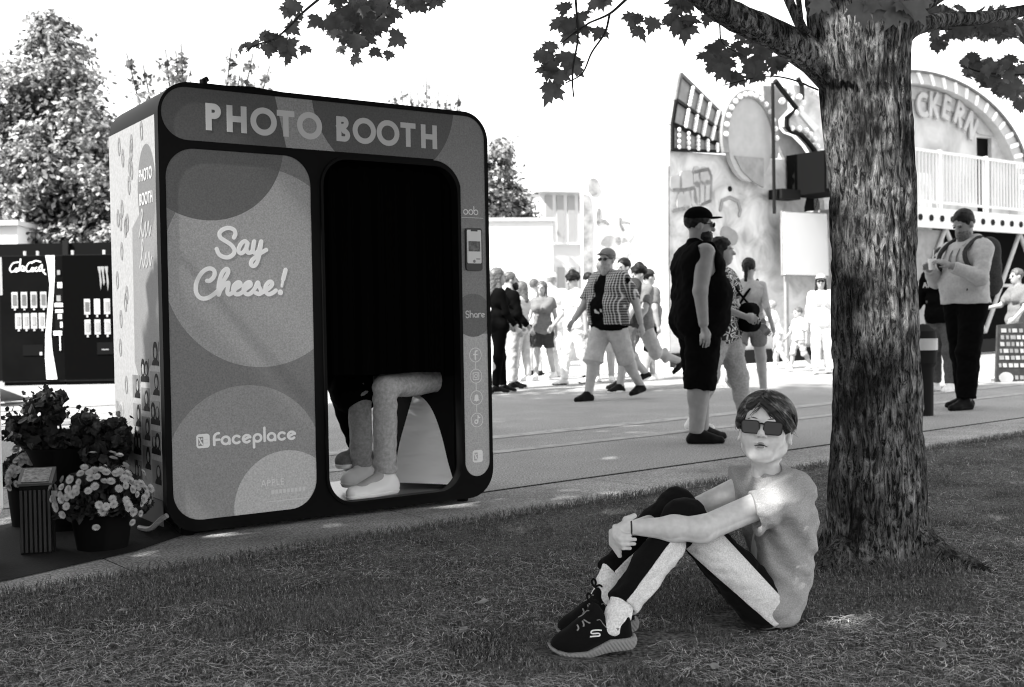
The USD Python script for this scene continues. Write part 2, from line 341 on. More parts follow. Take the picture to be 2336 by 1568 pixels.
def strands(n, patch):
    p = ground_points(n*3, rng, 3.2, 2.2); q = meshkit.fbm(np.c_[p*1.6, np.zeros(len(p))], 3, 21)
    p = p[q > patch][:n]; n = len(p); L = rng.uniform(.015, .065, n); az = rng.uniform(0, 2*np.pi, n); cur = rng.normal(0, .7, n); w = rng.uniform(.0006, .0014, n)
    pts, k = [np.c_[p, turf_z(p[:, 0], p[:, 1])+rng.uniform(.012, .03, n)]], 5; a = az.copy()
    dz = rng.normal(0, .22, n)
    for i in range(k):
        pts.append(pts[-1]+np.c_[np.cos(a), np.sin(a), dz]*(L/k)[:, None]); a = a+cur/k*1.6; dz = dz*.6-.05
    pts = np.stack(pts, 1); sd = np.stack([-np.sin(az), np.cos(az), np.zeros(n)], -1)*w[:, None]
    V = np.stack([pts-sd[:, None], pts+sd[:, None]], 2).reshape(-1, 3); b = (np.arange(n)*2*(k+1))[:, None, None]+(np.arange(k)*2)[None, :, None]
    F = np.concatenate([b+[0, 1, 3], b+[0, 3, 2]], 0).reshape(-1, 3)
    return trimesh.Trimesh(V, F, process=False)
# longer ragged blades along the edge of the lawn and round the trunk
def ragged():
    n = 9000; s_ = rng.uniform(-4, 9, n); t_ = -np.abs(rng.normal(0, .035, n))+.02; p = ORG[:2]+s_[:, None]*E1[:2]+t_[:, None]*E2[:2]; a = rng.uniform(0, 6.28, 5000); r = rng.uniform(.20, .36, 5000)
    p = np.vstack([p, TRUNK[:2]+np.c_[np.cos(a)*r, np.sin(a)*r]]); n = len(p); z = turf_z(p[:, 0], p[:, 1]); az = rng.uniform(0, 6.28, n); h = rng.uniform(.02, .055, n); d = np.c_[np.cos(az), np.sin(az), np.zeros(n)]; sd = np.c_[-np.sin(az), np.cos(az), np.zeros(n)]*.0018
    b = np.c_[p, z-.004]; t = b+d*h[:, None]*.7+np.c_[np.zeros((n, 2)), h]; m = b+d*h[:, None]*.2+np.c_[np.zeros((n, 2)), h*.6]; k = np.arange(n)[:, None]*5
    return trimesh.Trimesh(np.stack([b-sd, b+sd, m-sd, m+sd, t], 1).reshape(-1, 3), np.vstack([k+[0, 1, 3], k+[0, 3, 2], k+[2, 3, 4]]), process=False)
obj('edge_grass', ragged(), m_blade, smooth=False, kind='stuff')
obj('dry_clippings', strands(15000, .49), m_dry, smooth=False, kind='stuff')

# fallen leaves and bare worn patches on the lawn
rng = np.random.default_rng(23)
m_fallen = island_mat('fallen_leaf', [(0, (.05,)*3), (.6, (.16,)*3), (1, (.5,)*3)], .6, .2, 6.0)
pf = ground_points(90, rng, 3.0, .6)
litter = thing('fallen_leaves', 'small pale fallen leaves strewn over the shaded lawn', 'leaf litter')
for k in range(46):
    a = rng.uniform(0, 6.28, 1)[0]; s_ = rng.uniform(.018, .045); o = np.array([pf[k, 0], pf[k, 1], turf_z(pf[k:k+1, 0], pf[k:k+1, 1])[0]+.022])
    c_, s2 = math.cos(a), math.sin(a); t_ = rng.normal(0, .25, 2)
    v = np.array([(0, -.5, 0), (.3, -.1, .12), (.22, .3, .05), (0, .6, .1), (-.25, .25, .08), (-.3, -.15, .02)])*s_; v[:, 2] += v[:, 0]*t_[0]+v[:, 1]*t_[1]
    obj('fallen_leaf', trimesh.Trimesh(v@np.array([[c_, s2, 0], [-s2, c_, 0], [0, 0, 1]])+o, [[0, 1, 5], [1, 2, 4], [1, 4, 5], [2, 3, 4]], process=False), m_fallen, litter, smooth=False) if k else None

# ------------------------------------------------------------------ photo booth
BO = np.array([-1.563, 5.097, 0.0]); BYAW = math.radians(34.87)
BU = np.array([math.cos(BYAW), math.sin(BYAW), 0]); BW_ = np.array([-math.sin(BYAW), math.cos(BYAW), 0]); BV = np.array([0, 0, 1.0]); BN = -BW_
W_, H0, H1, D_ = 1.768, .03, 2.075, .80
booth = thing('photo_booth', 'large photo booth with dark curtain and round printed circles, standing at the kerb', 'photo booth', loc=BO, rz=BYAW)
# local frame: x along the front, y into the booth, z up
def fr(shape, depth, y):        # front-facing plate: shape in (x, z); its face at y, thickness going back
    m = extr(shape, depth)
    return place(m, (0, y+depth, 0), (1, 0, 0), (0, 0, 1), (0, -1, 0))
m_black = mat('booth_black', .003, .5, (6, .8, 1.2), spec=.06)
m_in = mat('booth_inside_black', .004, .8, spec=.05)
m_curt = mat('curtain_cloth', .0015, .95, spec=0.0)
m_d = mat('print_dark', .085, .45, (130, .78, 1.22, 2.0), spec=.4)
m_m = mat('print_mid', .235, .45, (130, .78, 1.22, 2.0), spec=.4)
m_l = mat('print_light', .44, .45, (130, .8, 1.2, 2.0), spec=.4)
m_w = mat('print_white', .72, .45, spec=.4)
m_w2 = mat('print_pale', .46, .45, spec=.4)
outer = rrect(0, W_, H0, H1, .15)
opening = rrect(.797, 1.566, .085, 1.775, .135)
left_p = rrect(.030, .735, .083, 1.775, .135)
head = unary_union([rrect(.016, 1.748, 1.812, 2.052, .119), sg.box(1.592, 1.812, 1.748, 1.94), sg.box(1.40, 1.812, 1.70, 1.86)])
strip = rrect(1.592, 1.748, .143, 1.95, .0775)
fillet = sg.box(1.43, 1.64, 1.60, 1.82).difference(sg.Point(1.43, 1.64).buffer(.166, 32))
ell = unary_union([head, strip, fillet]).buffer(.004).buffer(-.004)
frame = outer.difference(opening).difference(left_p).difference(ell)
obj('front_frame', fr(frame, .05, 0), m_black, booth)
obj('opening_rim', fr(opening.buffer(.014, 8).difference(opening), .012, -.0115), m_black, booth)
# body shell: side walls, roof, back, floor
def wallring(inset, y0, y1):
    m = extr(outer.buffer(-inset).difference(outer.buffer(-inset-.018)), y1-y0)
    return place(m, (0, y1, 0), (1, 0, 0), (0, 0, 1), (0, -1, 0))
obj('body_shell', wallring(0.004, .05, D_-.02), m_black, booth)
obj('back_wall', fr(sg.Polygon([(.03, .06), (.78, .06), (.78, .70), (1.74, .70), (1.74, 2.0), (.03, 2.0)]), .015, D_-.017), m_in, booth)
obj('inner_partition', cat([box(.745, .765, .052, D_-.02, .06, 2.03)]), m_in, booth)
# panels
def panel(name, shape, regions, y):
    """printed panel: a base sheet and printed regions, which do not overlap"""
    for (nm, sh, m) in regions:
        g = sh.intersection(shape)
        for gg in polys(g):
            if gg.area > 1e-5: obj(nm, fr(gg, .006, y), m, name)
lp = sub('left_panel', booth)
C1 = sg.Point(.222, 1.83).buffer(.378, 48); C2 = sg.Point(.46, 1.26).buffer(.483, 64)
C2 = sg.Point(.475, 1.24).buffer(.470, 64); C3 = sg.Point(.385, .30).buffer(.388, 64); C4 = sg.Point(.578, .105).buffer(.262, 48)
panel(lp, left_p, [('printed_circle', C4, m_l), ('printed_circle', C3.difference(C4), m_m), ('printed_circle', C1, m_d),
                   ('printed_circle', C2.difference(C1).difference(C3), m_m.__class__ and mat('print_midlight', .28, .45, (130, .78, 1.22, 2.0), spec=.4)),
                   ('printed_ground', left_p.difference(unary_union([C1, C2, C3, C4])), mat('print_middark', .15, .45, (130, .78, 1.22, 2.0), spec=.4))], .004)
hp = sub('header_panel', booth)
A1 = sg.Point(.20, 1.83).buffer(.43, 64); A2 = sg.Point(1.18, 2.05).buffer(.43, 64)
band = sg.Polygon([(.560, 2.06), (.618, 1.80), (.885, 1.80), (.755, 2.06)])
A2 = sg.Point(1.155, 2.10).buffer(.405, 64)
S1 = sg.Point(1.66, 1.0).buffer(.115, 40)
base = ell
lower = sg.box(1.5, 0, 1.8, .90)
panel(hp, ell, [('printed_ground', ell.intersection(sg.box(0, 1.7, .565, 2.1)).union(ell.intersection(sg.Polygon([(.56, 2.06), (.618, 1.80), (.5, 1.8), (.5, 2.06)]))), mat('print_header_dark', .062, .45, (130, .78, 1.22, 2.0), spec=.4)),
                ('printed_circle', band.difference(A2), mat('print_header_light', .24, .45, (130, .78, 1.22, 2.0), spec=.4)),
                ('printed_circle', A2.difference(sg.Polygon([(.0, 2.1), (.56, 2.1), (.618, 1.8), (0, 1.8)])), mat('print_header_dark2', .068, .45, (130, .78, 1.22, 2.0), spec=.4)),
                ('printed_circle', S1, mat('print_header_dark3', .10, .45, (130, .78, 1.22, 2.0), spec=.4)),
                ('printed_ground', ell.intersection(lower).difference(S1), mat('print_strip_light', .35, .45, (130, .8, 1.2, 2.0), spec=.4)),
                ('printed_ground', ell.difference(unary_union([sg.box(0, 1.7, .565, 2.1), sg.Polygon([(.56, 2.06), (.618, 1.80), (.5, 1.8), (.5, 2.06)]), band, A2, S1, lower])), mat('print_strip', .17, .45, (130, .78, 1.22, 2.0), spec=.4))], .004)

# lettering: strokes of a geometric face
def ln(*p, r): return sg.LineString(p).buffer(r, 8, cap_style='flat', join_style='mitre')
def arc(cx, cy, R, a0, a1, n=40, ry=None):
    a = np.radians(np.linspace(a0, a1, n)); return [(cx+R*math.cos(t), cy+(ry or R)*math.sin(t)) for t in a]
def glyph(ch, h, w):
    """capital of height h, stroke w -> (shape, advance)"""
    r = w/2
    if ch == 'P': return unary_union([sg.box(0, 0, w, h), sg.LineString([(0, h-r), (.30*h, h-r)]+arc(.30*h, h*.715, h*.285-r, 90, -90)+[(0, h*.43+r)]).buffer(r, 8, cap_style='flat')]), .60*h
    if ch == 'H': return unary_union([sg.box(0, 0, w, h), sg.box(.78*h-w, 0, .78*h, h), sg.box(0, h*.5-r, .78*h, h*.5+r)]), .78*h
    if ch == 'O': return sg.Point(.53*h, .5*h).buffer(.53*h, 40).difference(sg.Point(.53*h, .5*h).buffer(.53*h-w, 40)), 1.06*h
    if ch == 'T': return unary_union([sg.box(.36*h-r, 0, .36*h+r, h), sg.box(0, h-w, .72*h, h)]), .72*h
    if ch == 'B': return unary_union([sg.box(0, 0, w, h), sg.LineString([(0, h-r), (.30*h, h-r)]+arc(.30*h, h*.755, h*.245-r*.9, 90, -90)+[(0, h*.51+r*.2)]).buffer(r*.95, 8, cap_style='flat'),
                                      sg.LineString([(0, h*.52-r*.2), (.34*h, h*.52-r*.2)]+arc(.34*h, h*.26, h*.26-r*.9, 90, -90)+[(0, r)]).buffer(r*.95, 8, cap_style='flat')]), .63*h
    if ch == 'A': return unary_union([ln((0, 0), (.36*h, h), r=r), ln((.72*h, 0), (.36*h, h), r=r), sg.box(.16*h, .28*h, .56*h, .28*h+w)]), .74*h
    if ch == 'L': return unary_union([sg.box(0, 0, w, h), sg.box(0, 0, .5*h, w)]), .52*h
    if ch == 'E': return unary_union([sg.box(0, 0, w, h)]+[sg.box(0, y, .52*h, y+w) for y in (0, .5*h-r, h-w)]), .55*h
    if ch == 'C': return sg.LineString(arc(.5*h, .5*h, .5*h-r, 50, 310)).buffer(r, 8, cap_style='flat'), .88*h
    if ch == 'K': return unary_union([sg.box(0, 0, w, h), ln((w, .4*h), (.6*h, h), r=r), ln((.22*h, .55*h), (.64*h, 0), r=r)]), .64*h
    if ch == 'R': 
        g, a = glyph('P', h, w); return unary_union([g, ln((.28*h, .45*h), (.6*h, 0), r=r)]), .62*h
    if ch == 'Y': return unary_union([ln((0, h), (.36*h, .45*h), r=r), ln((.72*h, h), (.36*h, .45*h), r=r), sg.box(.36*h-r, 0, .36*h+r, .5*h)]), .72*h
    if ch == 'I': return sg.box(0, 0, w, h), w
    return sg.box(0, 0, 0, 0), .3*h
def word(text, h, w, gap, xs=None):
    out, x = [], 0.0
    for i, ch in enumerate(text):
        g, a = glyph(ch, h, w); x0 = xs[i] if xs else x
        out.append(affinity.translate(g, x0, 0)); x = x0+a+gap
    return out
for g in word('PHOTO', .124, .028, .0, [.222, .322, .437, .570, .672])+word('BOOTH', .122, .027, .0, [.880, .969, 1.103, 1.240, 1.360]):
    obj('letter', fr(affinity.translate(g, 0, 1.865), .003, .0033), m_w2 if False else mat('print_letter', .47, .5, spec=.3), hp, smooth=False)
# "Say Cheese!" script, traced as pen strokes (pixels of a 1941 x 1568 enlargement)
SX = [[(835, 300), (862, 235), (835, 160), (740, 125), (640, 150), (575, 215), (590, 300), (690, 370), (790, 440), (845, 530), (820, 610), (740, 658), (650, 655), (565, 605), (522, 510)],
      [(1075, 395), (1035, 365), (970, 410), (922, 510), (935, 575), (985, 580), (1045, 520), (1085, 400), (1065, 500), (1085, 570), (1130, 575), (1175, 530), (1205, 370), (1180, 500), (1195, 570), (1245, 575), (1290, 520), (1335, 370), (1310, 540), (1280, 690), (1235, 790), (1180, 820), (1145, 785), (1165, 715), (1250, 640), (1345, 570), (1425, 525)],
      [(345, 1090), (400, 1085), (465, 1020), (485, 940), (450, 880), (375, 865), (275, 915), (190, 1030), (145, 1160), (145, 1290), (195, 1380), (275, 1415), (370, 1395), (460, 1340), (525, 1285)],
      [(560, 1190), (650, 1080), (725, 950), (728, 890), (690, 875), (630, 930), (585, 1040), (560, 1180), (555, 1340), (590, 1260), (660, 1170), (735, 1125), (725, 1210), (715, 1290), (740, 1335), (800, 1310), (870, 1230), (955, 1170), (940, 1120), (890, 1125), (830, 1190), (825, 1280), (880, 1335), (960, 1315), (1060, 1230), (1140, 1170), (1130, 1120), (1080, 1125), (1020, 1190), (1015, 1280), (1075, 1335), (1150, 1310), (1220, 1220), (1272, 1120), (1295, 1200), (1330, 1270), (1300, 1330), (1230, 1310)],
      [(1300, 1330), (1390, 1280), (1480, 1220), (1535, 1150), (1510, 1105), (1460, 1120), (1415, 1190), (1410, 1280), (1460, 1335), (1540, 1310), (1600, 1265)]]
SC = 260/1941
def front_uv(dx, dy):
    d = ray(dx, dy); t = ((BO-CAM)@BW_)/(d@BW_); q = CAM+d*t-BO; return (q@BU, q@BV)
def script_uv(p): return front_uv((460+p[0]*SC)*.9344, (540+p[1]*SC)*.9344)
say = [sg.LineString([script_uv(p) for p in spline(np.array(s, float), 7)]).buffer(.0098, 6) for s in SX]
ex = [sg.LineString([script_uv((1778, 890)), script_uv((1735, 1060))]).buffer(.0105, 6).union(sg.LineString([script_uv((1735, 1060)), script_uv((1710, 1190))]).buffer(.0062, 6)), sg.Point(*script_uv((1682, 1300))).buffer(.0135)]
for g in (unary_union(say[:2]), unary_union(say[2:]), unary_union(ex)):
    obj('script_word' , fr(g, .003, .0033), m_w, lp, smooth=False)
# lower-case rounded face for the maker's name and the strip
def low(ch, x, r):     # x height 2R
    R = x/2; o = sg.LineString(arc(R, R, R-r, 0, 360)).buffer(r, 6)
    L = lambda *p: sg.LineString(p).buffer(r, 6)
    if ch == 'f': return unary_union([L((r, r), (r, x*.85)), L(*([(r, x*.8)]+arc(.55*x, x*.86, .55*x-r, 175, 85))), L((r, .62*x), (.62*x, .62*x))]), .66*x
    if ch == 'a': return unary_union([o, L((x-r, r), (x-r, R))]), x
    if ch == 'c': return sg.LineString(arc(R, R, R-r, 45, 315)).buffer(r, 6), .92*x
    if ch == 'e': return unary_union([sg.LineString(arc(R, R, R-r, 20, 315)).buffer(r, 6), L((R-.34*x, R-.12*x), (x-r*1.3, R+.20*x))]), x
    if ch == 'p': return unary_union([o, L((r, R), (r, -.45*x))]), x
    if ch == 'l': return L((r, r), (r, 1.5*x)), 2*r
    if ch == 'o': return o, x
    if ch == 'b': return unary_union([o, L((r, R), (r, 1.5*x))]), x
    if ch == 'h': return unary_union([L((r, r), (r, 1.5*x)), L(*([(r, R)]+arc(R, R*1.05, R-r, 180, 0)+[(x-r, r)]))]), x
    if ch == 'r': return unary_union([L((r, r), (r, x-r)), L(*([(r, R)]+arc(R, R*1.1, R-r, 180, 60)))]), .7*x
    if ch == 'S': return L(*(arc(.45*x, 1.10*x, .36*x, 30, 240, 16)+arc(.45*x, .40*x, .38*x, 60, -150, 16))), .95*x
    return sg.Point(0, 0).buffer(1e-5), .3*x
def lword(t, x, r, gap):
    out, px = [], 0
    for ch in t:
        g, a = low(ch, x, r); out.append(affinity.translate(g, px, 0)); px += a+gap
    return out
def logo_badge(x, z, s):
    r = rrect(x, x+s, z, z+s*1.02, s*.22)
    hole = rrect(x+s*.14, x+s*.52, z+s*.16, z+s*.82, s*.05)
    fig = unary_union([sg.LineString([(x+s*.2, z+s*.72), (x+s*.34, z+s*.42), (x+s*.46, z+s*.24)]).buffer(s*.05), sg.LineString([(x+s*.24, z+s*.3), (x+s*.3, z+s*.45)]).buffer(s*.03), sg.Point(x+s*.4, z+s*.66).buffer(s*.06)])
    bars = unary_union([sg.box(x+s*.6, z+s*y, x+s*.86, z+s*(y+.015)) for y in (.34, .62)])
    return r.difference(hole).union(fig).difference(bars)
obj('maker_badge', fr(logo_badge(.143, .410, .063), .003, .0033), m_w, lp, smooth=False)
nm = lword('faceplace', .0455, .0058, .0042)
wid = nm[-1].bounds[2]
for g in nm: obj('letter', fr(affinity.translate(affinity.scale(g, .412/wid, 1.0, origin=(0, 0)), .221, .4145), .003, .0033), m_w, lp, smooth=False)
for i, g in enumerate(word('APPLE', .030, .0036, .006)): obj('letter', fr(affinity.translate(g, .452, .205), .003, .0033), mat('print_faint', .62, .5), lp, smooth=False)
obj('small_print', fr(unary_union([sg.box(.50+.02*k, .165, .514+.02*k, .183) for k in range(9)]+[sg.box(.47, .128, .70, .131)]), .003, .0033), mat('print_faint2', .56, .5), lp, smooth=False)
mw3 = mat('print_icon', .66, .5)
for g in lword('Share', .0245, .0026, .0022): obj('letter', fr(affinity.translate(g, 1.612, .987), .003, .0033), m_w2, hp, smooth=False)
for g in lword('oob', .030, .0024, .0022): obj('letter', fr(affinity.translate(g, 1.609, 1.532), .003, .0033), mw3, hp, smooth=False)
obj('underline', fr(sg.box(1.598, 1.5165, 1.735, 1.5185), .003, .0033), mw3, hp, smooth=False)
IC = [(1.669, .789), (1.670, .676), (1.671, .561), (1.672, .442)]
for k, (x, z) in enumerate(IC):
    ring = sg.Point(x, z).buffer(.0385, 32).difference(sg.Point(x, z).buffer(.0355, 32)); parts = [ring]
    if k < 3: parts.append(sg.LineString([(x, z-.039), (x, z-.0745)]).buffer(.0016))
    if k == 0: parts += [sg.LineString([(x-.001, z-.024), (x-.001, z+.012)]+arc(x+.009, z+.012, .010, 180, 80)).buffer(.0036), sg.LineString([(x-.012, z+.002), (x+.011, z+.002)]).buffer(.003)]
    if k == 1: parts += [rrect(x-.020, x+.020, z-.020, z+.020, .007).difference(rrect(x-.0165, x+.0165, z-.0165, z+.0165, .005)), sg.Point(x, z).buffer(.0105).difference(sg.Point(x, z).buffer(.0075)), sg.Point(x+.0115, z+.0115).buffer(.0022)]
    if k == 2: parts += [sg.Point(x, z+.006).buffer(.0115), sg.Polygon([(x-.0115, z+.006), (x+.0115, z+.006), (x+.013, z-.010), (x+.02, z-.014), (x+.006, z-.017), (x, z-.021), (x-.006, z-.017), (x-.02, z-.014), (x-.013, z-.010)])]
    if k == 3: parts += [sg.Point(x-.005, z-.009).buffer(.0125).difference(sg.Point(x-.005, z-.009).buffer(.006)), sg.box(x+.003, z-.009, x+.009, z+.024), sg.LineString(arc(x+.018, z+.024, .012, 180, 270)).buffer(.0035)]
    obj('share_icon', fr(unary_union(parts), .003, .0033), mw3, hp, smooth=False)
obj('maker_badge', fr(logo_badge(1.640, .216, .064), .003, .0033), mw3, hp, smooth=False)
ph = obj('phone', fr(rrect(1.614, 1.716, 1.238, 1.462, .014), .012, -.010), mat('phone_black', .01, .3), hp)
obj('screen', fr(rrect(1.620, 1.709, 1.275, 1.452, .008).difference(sg.box(1.643, 1.444, 1.688, 1.46)), .002, -.012), mat('phone_screen', .55, .3), ph, smooth=False)
obj('picture', fr(sg.box(1.628, 1.338, 1.701, 1.392), .001, -.0132), mat('phone_picture', .09, .5, (45, .2, 2.2)), ph, smooth=False)
obj('button', fr(unary_union([sg.Point(1.663, 1.286).buffer(.008), sg.box(1.675, 1.296, 1.7, 1.301)]), .001, -.0132), mat('phone_grey', .15, .5), ph, smooth=False)

# curtain: hanging folds behind the opening
def curtain(x0, x1, z0f, z1, y, amp, fold, seed):
    nx, nz = 160, 24; xs = np.linspace(x0, x1, nx); zz = np.linspace(0, 1, nz); r = np.random.default_rng(seed); ph_ = r.uniform(0, 6, 3)
    X, Z = np.meshgrid(xs, zz, indexing='ij'); z0 = z0f(X)
    Y = y+amp*(np.sin(X*fold+ph_[0])+.5*np.sin(X*fold*1.7+ph_[1]))*(1-.4*Z)
    V = np.stack([X, Y, z0+(z1-z0)*Z], -1).reshape(-1, 3); i, j = np.meshgrid(np.arange(nx-1), np.arange(nz-1), indexing='ij'); a = (i*nz+j).ravel()
    return trimesh.Trimesh(V, np.vstack([np.c_[a, a+nz, a+nz+1], np.c_[a, a+nz+1, a+1]]), process=False)
obj('curtain', curtain(.775, 1.60, lambda x: .712-.03*np.clip((x-.9)/.6, 0, 1)+.02*np.clip((x-1.05)/.3, 0, 1)*(x < 1.5), 1.80, .075, .010, 70, 3), m_curt, booth, smooth=True)
obj('curtain_rail', cyl((.76, .075, 1.81), (1.70, .075, 1.81), .012), m_in, booth)
# polished floor pan and curved kick plate on the right, seat bench
steel = usdkit.material(stage, '/World/Looks/polished_steel', {'g': ('geometry', {}), 'mp': ('mapping', {'scale': (1, 1, 3.5), 'rotation': (.25, .2, 0)}), 'n': ('noise_texture', {'scale': 5.0, 'detail': 2.0}), 'b': ('bump', {'strength': .7, 'distance': .03}),
    'p': ('principled_bsdf', {'base_color': (.9,)*3, 'metallic': .25, 'roughness': .24})}, [('g.position', 'mp.vector'), ('mp.vector', 'n.vector'), ('n.fac', 'b.height'), ('b.normal', 'p.normal')], surface='p.BSDF')
obj('floor_pan', box(.79, 1.60, .055, D_-.02, .050, .075), mat('rubber_floor', .03, .28, (40, .5, 1.6), (60, .5, .004), spec=.7), booth)
t = np.linspace(0, 1, 24)
prof = [(1.045+.0*a, .70-.0*a) for a in t[:1]]
# kick plate: a steel sheet sloping from the bench front down to the right, curling onto the floor
kp = np.array([(1.20, .66), (1.245, .60), (1.31, .52), (1.40, .42), (1.50, .31), (1.575, .22)])
path = spline(np.array([(1.02, .79, .62), (1.06, .70, .50), (1.12, .58, .34), (1.20, .46, .20), (1.30, .34, .11), (1.42, .22, .082)], float), 8)
def swept(path, wdir, w0, w1):
    n = len(path); a = path-np.outer(np.linspace(w0, w0, n), wdir); b = path+np.outer(np.linspace(w1, w1, n), wdir)
    V = np.vstack([a, b]); i = np.arange(n-1); return trimesh.Trimesh(V, np.vstack([np.c_[i, i+1, i+n+1], np.c_[i, i+n+1, i+n]]), process=False)
def front_at(cx_, cy_, dep):                        # a point dep metres behind the front, at a pixel of the opening's enlargement, in the booth's frame
    d = ray(728.8+.2145*cx_, 822.3+.2145*cy_); t = ((BO+BW_*dep-CAM)@BW_)/(d@BW_); q = CAM+d*t-BO; return np.array([q@BU, q@BW_, q[2]])
ca, cb, cc_, cd = front_at(1040, 215, .52), front_at(1510, 760, .09), front_at(1510, 1330, .07), front_at(740, 1260, .50)
sp = []
for a in np.linspace(0, 1, 30):                     # across, from the deep edge to the front edge
    for b in np.linspace(0, 1, 30):                 # down; the lower part curls forward on to the floor
        q = (ca*(1-a)+cb*a)*(1-b)+(cd*(1-a)+cc_*a)*b; k = max(0, (b-.55)/.45)
        q = q+np.array([-.03*math.sin(math.pi*a)*(1-b)-.05*k*k*(1-a), -.16*k**2*(1-a)+.03*math.sin(math.pi*a), 0]); q[2] = max(q[2], .079); sp.append(q)
sp = np.array(sp); i, j = np.meshgrid(np.arange(29), np.arange(29), indexing='ij'); a = (i*30+j).ravel()
obj('steel_kick_plate', trimesh.Trimesh(sp, np.vstack([np.c_[a, a+30, a+31], np.c_[a, a+31, a+1]]), process=False), steel, booth, smooth=True)
obj('bench', cat([box(1.38, 1.60, .30, D_-.03, .60, .63), box(1.585, 1.60, .10, D_-.03, .075, .70)]), m_in, booth)
for x in (.12, 1.62):
    for y in (.08, .70): obj('foot', cyl((x, y, 0), (x, y, .05), .03), m_in, booth)
# printed left side: pale sheet, a block of darker print and rows of strip photographs
m_side = mat('side_print', .21, .5, (60, .8, 1.15, 3.0))
sx = -.0008
def side(shape, depth, x):      # shape in (y, z): y into the booth
    m = extr(shape, depth); return place(m, (x, 0, 0), (0, -1, 0), (0, 0, 1), (-1, 0, 0)) if False else place(m, (x-depth, 0, 0), (0, 1, 0), (0, 0, 1), (1, 0, 0))
side_panel = sub('side_panel', booth)
full = sg.box(.052, .18, D_-.022, 1.925)
grey = sg.Polygon([(.052, 1.55), (.30, 1.50), (.42, 1.44), (.43, .80), (.35, .70), (.052, .86)])
oval = sg.Point(.185, 1.60).buffer(1.0, 32); oval = affinity.scale(sg.Point(.185, 1.60).buffer(1, 40), .135, .21)
obj('printed_ground', side(full.difference(grey).difference(oval), .003, .0035), m_side, side_panel, smooth=False)
obj('printed_ground', side(grey.difference(oval), .003, .0035), mat('side_print_grey', .11, .5, (130, .78, 1.22, 2.0)), side_panel, smooth=False)
obj('printed_circle', side(oval, .003, .0035), mat('side_print_oval', .075, .5, (130, .78, 1.22, 2.0)), side_panel, smooth=False)
for t_, z_ in (('PHOTO', 1.645), ('BOOTH', 1.535)):
    for g in word(t_, .055, .011, .004):
        g = affinity.translate(affinity.scale(g, -.78, 1, origin=(0, 0)), .292, z_)
        obj('letter', side(g, .002, .0008), mat('side_letter', .3, .5), side_panel, smooth=False)
scr = [[(0, 0), (.03, .05), (.05, .09), (.035, .10), (.03, .03), (.05, 0), (.07, .03), (.085, .05), (.08, .0), (.10, .01), (.12, .05), (.13, .0), (.15, .03)]]
obj('script_word', side(unary_union([sg.LineString([(.31-1.2*x, 1.25+1.2*y+.14*r) for x, y in spline(np.array(s), 6)]).buffer(.006) for s in scr for r in (0, 1)]), .002, .0008), mat('side_script', .2, .5), side_panel, smooth=False)
rng = np.random.default_rng(8)
pz = [mat('strip_photo_dark', .006, .6, (40, .3, 2.4), spec=.05), mat('strip_photo_mid', .014, .6, (36, .3, 2.2), spec=.05), mat('strip_photo_grey', .03, .6, (30, .4, 1.8), spec=.05)]
cols = [(.065, .195, .90), (.215, .335, .82), (.355, .47, .74), (.50, .62, .62), (.64, .75, .60)]
pho = sub('photo_strips', side_panel)
for ci, (y0, y1, top) in enumerate(cols):
    z = top
    while z > .22:
        hh = .108 if ci < 3 else .09
        if z-hh < .185: break
        if ci < 3 or rng.random() < .55:
            frame_ = sg.box(y0, z-hh, y1, z)
            mi = pz[0 if ci == 0 else rng.integers(0, 2 if ci < 3 else 3)] if ci < 3 else mat('strip_photo_faded', .14, .5, (24, .7, 1.2))
            p_ = obj('photo', side(frame_, .002, .0008), mat('strip_backdrop' if ci < 3 else 'strip_backdrop_pale', .10 if ci < 3 else .2, .5, (9, .4, 1.5)), pho, smooth=False)
            c = (y0+y1)/2; w = (y1-y0)
            fig = []
            for k in range(1 if rng.random() < .45 else 2):
                ox = c+(rng.uniform(-.1, .1) if k == 0 and False else (k-.5)*w*.42+rng.uniform(-.05, .05)*w)
                fig.append((affinity.scale(sg.Point(ox, z-hh*rng.choice([.42, .56])).buffer(1, 10), w*rng.uniform(.20, .27), hh*rng.uniform(.33, .46)), affinity.scale(sg.Point(ox, z-hh*.46).buffer(1, 10), w*.135, hh*.225), affinity.scale(sg.Point(ox, z-hh*1.02).buffer(1, 10), w*.40, hh*.30)))
            for nm_, sh_, m_ in (('figure', unary_union([unary_union([f[0], f[2]]) for f in fig]).difference(unary_union([f[1] for f in fig])), mi), ('face', unary_union([f[1] for f in fig]), mat('strip_face', .15 if ci < 3 else .2, .6, (60, .5, 1.4)))):
                for gg in polys(sh_.intersection(frame_)):
                    if gg.area > 1e-4: obj(nm_, side(gg, .001, -.0013), m_, pho, smooth=False)
        z -= hh+.028 if ci < 3 else hh+.07
# small prints near the top of the side
for k in range(44):
    y, z = rng.uniform(.08, .72), rng.uniform(.5, 1.88)
    if grey.contains(sg.Point(y, z)) or (y < .50 and z < 1.0): continue
    if oval.contains(sg.Point(y, z)) or oval.distance(sg.Point(y, z)) < .05: continue
    obj('faded_figure', side(affinity.scale(sg.Point(y, z).buffer(1, 10), .022, .045).difference(affinity.scale(sg.Point(y, z-.005).buffer(1, 10), .012, .026)), .002, .0008), mat('side_faded', .12, .6), pho, smooth=False)
obj('side_skirt', side(sg.box(.06, .06, D_-.06, .176), .003, .0035), mat('side_skirt_grey', .08, .5), side_panel, smooth=False)
